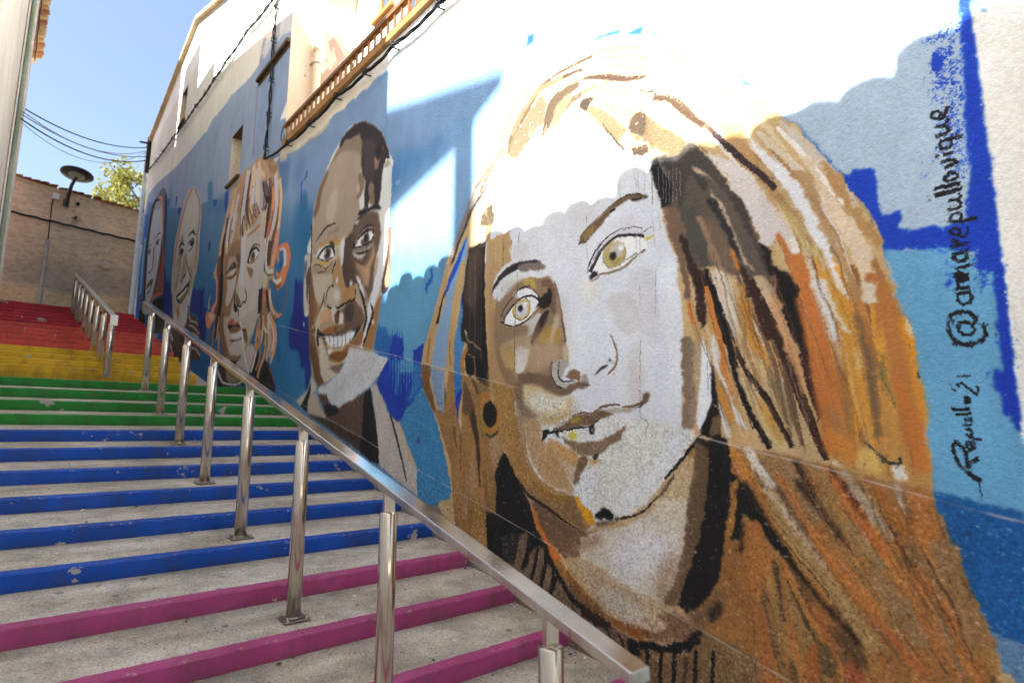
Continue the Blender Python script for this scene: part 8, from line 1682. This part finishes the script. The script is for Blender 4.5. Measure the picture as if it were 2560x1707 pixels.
# ---------------------------------------------------------------- mural material: the painted pictures sit in wall coordinates (metres along the wall, metres up)
def make_image(name, arr):
    h, w_ = arr.shape[:2]
    im = bpy.data.images.new(name, w_, h, alpha=False, float_buffer=False); im.colorspace_settings.name = 'sRGB'
    px = np.ones((h, w_, 4), np.float32); px[..., :3] = np.clip(arr, 0, 1)
    im.pixels.foreach_set(px.ravel()); im.update(); im.pack(); return im
IM_NEAR = make_image('mural_paint_near', CAN_N.img)
IM_FAR = make_image('mural_paint_far', CAN_F.img)
def mural_material(name):
    t = NT(name); xyz = t.n('ShaderNodeSeparateXYZ', i_Vector=t.pos()); y, z = xyz.outputs[1], xyz.outputs[2]
    def tex(im, c):
        u = t.math('DIVIDE', t.math('SUBTRACT', y, c.y0), c.y1 - c.y0); v = t.math('DIVIDE', t.math('SUBTRACT', z, c.z0), c.z1 - c.z0)
        vec = t.n('ShaderNodeCombineXYZ', i_X=u, i_Y=v).outputs[0]
        return t.n('ShaderNodeTexImage', image=im, extension='EXTEND', interpolation='Linear', i_Vector=vec).outputs[0]
    near = t.math('LESS_THAN', y, CAN_N.y1 - .004)
    c = t.mix(near, tex(IM_FAR, CAN_F), tex(IM_NEAR, CAN_N))
    # plaster: rougher coats below the two day joints
    su = t.math('SUBTRACT', z, t.math('ADD', 1.285, t.math('MULTIPLY', y, .232)))     # >0 above the upper joint
    sl = t.math('SUBTRACT', z, t.math('ADD', .375, t.math('MULTIPLY', y, .25)))
    wob = t.math('MULTIPLY', t.math('SUBTRACT', t.noise(2.2, 2), .5), .03); su = t.math('ADD', su, wob); sl = t.math('ADD', sl, wob)
    jl = t.math('MAXIMUM', t.ramp(t.math('ABSOLUTE', su), [(0.001, .5), (.0065, 0.0)]), t.ramp(t.math('ABSOLUTE', sl), [(0.001, .45), (.006, 0.0)]))
    jl = t.math('MULTIPLY', jl, t.ramp(t.noise(6, 2), [(.35, .1), (.6, 1.0)])); jl = t.math('MULTIPLY', jl, t.ramp(t.math('DIVIDE', y, 8.0), [(.45, 1), (.65, 0)]))
    c = t.mix(jl, c, srgb(214, 208, 200))
    wash = t.ramp(t.noise(1.1, 3, .6), [(.3, .90), (.7, 1.05)]); c = t.mix(1, c, wash, 'MULTIPLY')
    t.col(c); t.set(Roughness=.86)
    h = t.noise(48, 4, .8)
    t.bump(h, .75, .014)
    return t.mat
M_mural = mural_material('mural on stucco')

# ---------------------------------------------------------------- terrace house: mural wall, slab, set back white wall
th = tag(empty('terrace_house', (0, 0, GZ)), 'white terrace house whose long wall carries the painted portraits', 'house')
def sub(o, th_=th): o.location = tuple(-a for a in th_.location); return o
mb = MB(); mb.box(0, .30, -6.5, 4.449, GZ - .2, 4.84); sub(mb.obj('mural_wall', M_mural, th))
mb = MB(); mb.box(-.045, 1.1, -6.5, 4.43, 4.845, 4.925); sub(mb.obj('terrace_slab', plain('ochre slab edge', srgb(150, 112, 66), .8, 0, .25), th, .006))
mb = MB(); mb.box(1.0, 1.3, -6.5, 2.05, 4.93, 9.4); mb.box(1.0, 1.3, 2.95, 3.3, 4.93, 9.4); mb.box(1.0, 1.3, 3.75, 4.44, 4.93, 9.4); mb.box(1.0, 1.3, 3.3, 3.75, 4.93, 6.95); mb.box(1.0, 1.3, 3.3, 3.75, 8.3, 9.4); mb.box(1.0, 1.3, 2.05, 2.95, 7.1, 9.4)
sub(mb.obj('upper_wall', M_white, th))
M_wood = speckled('varnished door wood', srgb(176, 120, 66), srgb(140, 90, 48), srgb(200, 148, 92), 30)
t = NT('window glass'); t.col(srgb(70, 88, 108)); t.set(Roughness=.06, Metallic=0.0); t.b.inputs['Specular IOR Level'].default_value = .8; M_glass = t.mat
wn_ = MB(); wn_.box(1.04, 1.10, 3.30, 3.36, 6.95, 8.3); wn_.box(1.04, 1.10, 3.69, 3.75, 6.95, 8.3); wn_.box(1.04, 1.10, 3.36, 3.69, 6.95, 7.02); wn_.box(1.04, 1.10, 3.36, 3.69, 8.23, 8.3); wo = sub(wn_.obj('window', M_wood, th))
wo2 = MB().box(1.07, 1.08, 3.36, 3.69, 7.02, 8.23).obj('pane', M_glass, wo)
MB().box(.94, 1.1, 3.22, 3.83, 6.88, 6.945).obj('sill', M_wood, wo)
dr = MB(); dr.box(1.04, 1.10, 2.05, 2.15, 4.93, 7.1); dr.box(1.04, 1.10, 2.85, 2.95, 4.93, 7.1); dr.box(1.04, 1.10, 2.15, 2.85, 7.0, 7.1); do = sub(dr.obj('door', M_wood, th))
MB().box(1.06, 1.075, 2.15, 2.85, 4.93, 7.0).obj('pane', M_glass, do)
# balustrade on the terrace edge
M_iron = plain('brown painted iron', srgb(122, 88, 56), .5, .2, .3)
bl = tag(empty('balcony_railing', (-.02, 2.2, 4.93)), 'brown iron railing with square balusters along the terrace edge', 'railing')
for (z0, z1, xw) in ((.185, .235, .03), (-.003, .012, .024)):
    mb = MB(); mb.box(-xw, xw, -6.0, 2.20, z0, z1); mb.obj('top_rail' if z0 > .1 else 'bottom_rail', M_iron, bl, .004)
ym = 2.71; k = 0
bal = MB().box(-.011, .011, -.011, .011, .012, .185).mesh('baluster', M_iron)
yy = 4.3
while yy > -2.6:
    o = bpy.data.objects.new('baluster', bal); link(o, bl); o.location = (0, yy - 2.2, 0); yy -= .141
for side in (-1, 1):
    mb = MB(); pts = [(0, 2.27 - 2.2 + side * (.012 + .03 - .03 * math.cos(a)), .055 + .02 * math.sin(a) * 1.5 + .015 * k) for k, a in enumerate([i * .5 for i in range(10)])]
    mb.tube(pts, .006, 6); mb.obj('scroll', M_iron, bl)
# ---------------------------------------------------------------- gable house further up
gh = tag(empty('gable_house', (0, 10, 3)), 'tall gable house further up, mural below and bare white plaster above', 'house')
def sub2(o): return sub(o, gh)
def ztop(y): return 10.50 - .205 * (y - 10.85) if y > 10.85 else 10.50 - .36 * (10.85 - y)
W2 = (6.56, 7.19, 5.18, 6.10); W1 = (11.43, 11.99, 8.29, 9.16)
ys = [4.45, 5.4, W2[0], W2[1], 8.5, 9.7, 10.85, W1[0], W1[1], 13, 14.5, 16.1]
mb = MB()
for a, b in zip(ys[:-1], ys[1:]):
    zs = [(0, None)]
    win = W2 if (a, b) == (W2[0], W2[1]) else W1 if (a, b) == (W1[0], W1[1]) else None
    lo = .5
    if win:
        mb.add([(0, a, lo), (0, b, lo), (0, b, win[2]), (0, a, win[2])], [(3, 2, 1, 0)]); mb.add([(0, a, win[3]), (0, b, win[3]), (0, b, ztop(b)), (0, a, ztop(a))], [(3, 2, 1, 0)])
        d = .24
        mb.add([(0, a, win[2]), (0, b, win[2]), (0, b, win[3]), (0, a, win[3]), (d, a, win[2]), (d, b, win[2]), (d, b, win[3]), (d, a, win[3])], [(1, 5, 6, 2), (0, 3, 7, 4), (0, 4, 5, 1)], 1)
        mb.add([(0, a, win[3]), (0, b, win[3]), (d, b, win[3]), (d, a, win[3])], [(0, 1, 2, 3)], 2)
    else: mb.add([(0, a, lo), (0, b, lo), (0, b, ztop(b)), (0, a, ztop(a))], [(3, 2, 1, 0)])
mb.add([(0, 4.45, .5), (0, 4.45, ztop(4.45)), (7, 4.45, ztop(4.45)), (7, 4.45, .5)], [(0, 1, 2, 3)], 3)
mb.add([(0, 16.1, .5), (0, 16.1, ztop(16.1)), (7, 16.1, ztop(16.1)), (7, 16.1, .5)], [(3, 2, 1, 0)], 3)
M_jamb = speckled('cream window reveal', srgb(214, 198, 170), srgb(196, 178, 150), srgb(224, 212, 188), 40)
M_dkwood = speckled('old brown timber', srgb(112, 84, 56), srgb(84, 60, 40), srgb(136, 106, 74), 30)
t = NT('peeling return plaster'); b0 = t.ramp(t.noise(1.3, 5), [(.35, srgb(196, 172, 146)), (.65, srgb(206, 188, 166))]); pe = t.noise(1.7, 6, .62, stretch=(1, 1, .55)); t.col(t.mix(t.ramp(pe, [(.56, 0.0), (.58, 1.0)]), b0, srgb(150, 128, 114))); t.set(Roughness=.9); t.bump(t.math('ADD', t.noise(60, 4), t.ramp(pe, [(.56, 1.0), (.58, 0.0)])), .4, .006); M_return = t.mat
hw = sub2(mb.obj('wall', [M_mural, M_jamb, M_dkwood, M_return], gh))
# flip safety: the house wall is an open sheet, keep normals as built
for nm, wv in (('window', W2), ('window', W1)):
    fr = MB(); a, b, z0, z1 = wv; d = .18
    fr.box(d, d + .05, a + .005, a + .06, z0 + .004, z1 - .004); fr.box(d, d + .05, b - .06, b - .005, z0 + .004, z1 - .004); fr.box(d, d + .05, a + .06, b - .06, z0 + .004, z0 + .06); fr.box(d, d + .05, a + .06, b - .06, z1 - .06, z1 - .004)
    fo = sub2(fr.obj(nm, M_dkwood, gh)); MB().box(d + .02, d + .03, a + .06, b - .06, z0 + .06, z1 - .06).obj('pane', M_glass, fo)
    MB().box(-.05, .17, a - .03, b + .05, z0 - .045, z0 - .004).obj('sill', M_dkwood, fo)
# roof slabs with verge
for (ya, yb) in ((10.85, 16.35), (10.85, 4.3)):
    mb = MB(); za, zb = ztop(ya) + .02, ztop(yb) + .02
    mb.prism([(ya, za), (yb, zb), (yb, zb + .09), (ya, za + .09)], -.09, 7.2, 'x'); ro = sub2(mb.obj('roof', M_tile[2], gh))
rn = random.Random(21)
n_ = 0
for k in range(27):
    y = 10.95 + k * .2; o = bpy.data.objects.new('verge_tile', rn.choice(tile_cov)); link(o, gh); o.location = (-.05 + rn.uniform(-.02, .02), y - 10, ztop(y) + .10 - 3 + rn.uniform(-.01, .015)); o.rotation_euler = (0, 0, 0); o.scale = (.5, 1.1, .7)
for k in range(30):
    y = 10.75 - k * .21; o = bpy.data.objects.new('verge_tile', rn.choice(tile_cov)); link(o, gh); o.location = (-.05 + rn.uniform(-.02, .02), y - 10, ztop(y) + .10 - 3 + rn.uniform(-.01, .015)); o.rotation_euler = (0, 0, 0); o.scale = (.5, 1.1, .7)
# rusty iron ledge
mb = MB(); mb.box(-.055, .0, 4.46, 5.84, 6.505, 6.56); mb.box(-.006, .0, 4.46, 5.84, 6.44, 6.505); sub2(mb.obj('iron_ledge', plain('rusty iron', srgb(86, 68, 50), .8, .2, .5), gh))
# downpipes
M_pvc = plain('cream pvc pipe', srgb(206, 190, 162), .45, 0, .06)
dp = tag(empty('downpipe', (.37, 4.36, 4.95)), 'cream plastic downpipe on the side of the gable house above the railing', 'downpipe')
mb = MB(); mb.tube([(0, 0, 0), (0, 0, 2.22)], .055, 16); mb.obj('pipe', M_pvc, dp)
mb = MB(); mb.lathe([(.056, 1.5), (.063, 1.5), (.063, 1.62), (.056, 1.62)], n=16); mb.obj('collar', M_pvc, dp)
mb = MB(); mb.lathe([(.057, 1.30), (.062, 1.30), (.062, 1.325), (.057, 1.325)], n=16); mb.box(-.075, -.055, -.01, .09, 1.3, 1.33); mb.obj('clamp', plain('grey clamp', srgb(150, 140, 128), .5, .4), dp)
cpipe = MB(); cpipe.tube([(-.06, 16.2, 3.6), (-.06, 16.2, 6.8)], .06, 12); cpipe.tube([(-.06, 16.2, 6.8), (-.06, 16.2, 9.2)], .05, 12)
tag(cpipe.obj('corner_downpipe', plain('pale blue pipe', srgb(196, 212, 226), .5)), 'pale blue downpipe at the far corner of the gable house', 'downpipe')
# ---------------------------------------------------------------- cables on the walls
def bundle(pts, label, strands=3, r=.011, off=.05, step=.05, clips=(), col=None, twist=9):
    P = [Vector((-off, y, z)) for y, z in pts]; L_ = [0]
    for a, b in zip(P[:-1], P[1:]): L_.append(L_[-1] + (b - a).length)
    n = int(L_[-1] / step); line = []
    for i in range(n + 1):
        s = L_[-1] * i / n; j = max(k for k in range(len(P) - 1) if L_[k] <= s + 1e-9); f_ = (s - L_[j]) / max(1e-6, L_[j + 1] - L_[j])
        p = P[j].lerp(P[j + 1], f_); p = p + Vector((0, 0, -.035 * math.sin(math.pi * f_))); line.append((s, p))
    root = empty('cable_bundle', line[0][1]); tag(root, label, 'cable')
    rn = random.Random(len(pts))
    for q in range(strands):
        mb = MB(); ph = q * 2 * math.pi / strands
        mb.tube([p - root.location + Vector((math.cos(s * twist + ph) * r * 1.05 - .0, math.sin(s * twist * .9 + ph) * r * .8 + rn.uniform(-.002, .002), math.sin(s * twist + ph) * r * 1.2)) for s, p in line], r, 6)
        mb.obj('strand', col or M_black, root)
    for y, z in clips:
        mb = MB(); mb.tube([(0, y - .02, z + .02), (-off - .03, y, z + .025), (-off - .035, y, z - .03), (-off + .0, y - .01, z - .045), (0, y - .03, z - .05)], .008, 6)
        mb.tube([(-off, y - .02, z - .02), (-off - .02, y - .05, z - .075)], .008, 5)
        o = mb.obj('clip', col or M_black, root); o.location = -root.location
    return root
cA = [(15.6, 8.45), (12.36, 8.17), (10.08, 8.0), (8.58, 7.94), (7.84, 7.92), (6.53, 7.84), (5.23, 7.66), (4.6, 7.62)]
bundle(cA, 'black twisted cable sloping along the gable house wall under its roof', 2, .012, clips=[(14.6, 8.38), (13.6, 8.28), (12.4, 8.17), (11.4, 8.09), (10.1, 8.0), (9.3, 7.96), (8.6, 7.94), (7.84, 7.92)], col=None)
cB = [(5.16, 4.93), (5.10, 5.63), (5.09, 6.19), (5.12, 6.88), (5.09, 7.52), (5.08, 7.9)]
bundle(cB, 'black vertical cable climbing the near corner of the gable house', 2, .012, off=.04, clips=[(5.13, 5.1), (5.1, 5.63), (5.09, 6.19), (5.12, 6.88), (5.09, 7.45)])
cC = [(5.16, 4.93), (4.155, 4.80), (3.39, 4.76), (2.62, 4.785), (1.887, 4.73), (1.293, 4.73), (.49, 4.70), (-.6, 4.68), (-1.8, 4.70), (-4, 4.66)]
bundle(cC, 'thick twisted black cable running along the wall below the terrace railing', 3, .0095, off=.05, clips=cC[1:8])
# wall bracket that the street wires come to
mb = MB(); mb.box(-.10, .0, 15.95, 16.05, 8.5, 9.6); mb.tube([(-.05, 15.95, 9.4), (-.3, 15.9, 9.35)], .03, 6); tag(mb.obj('wire_bracket', M_black), 'dark iron bracket at the far corner where the street wires end', 'bracket')
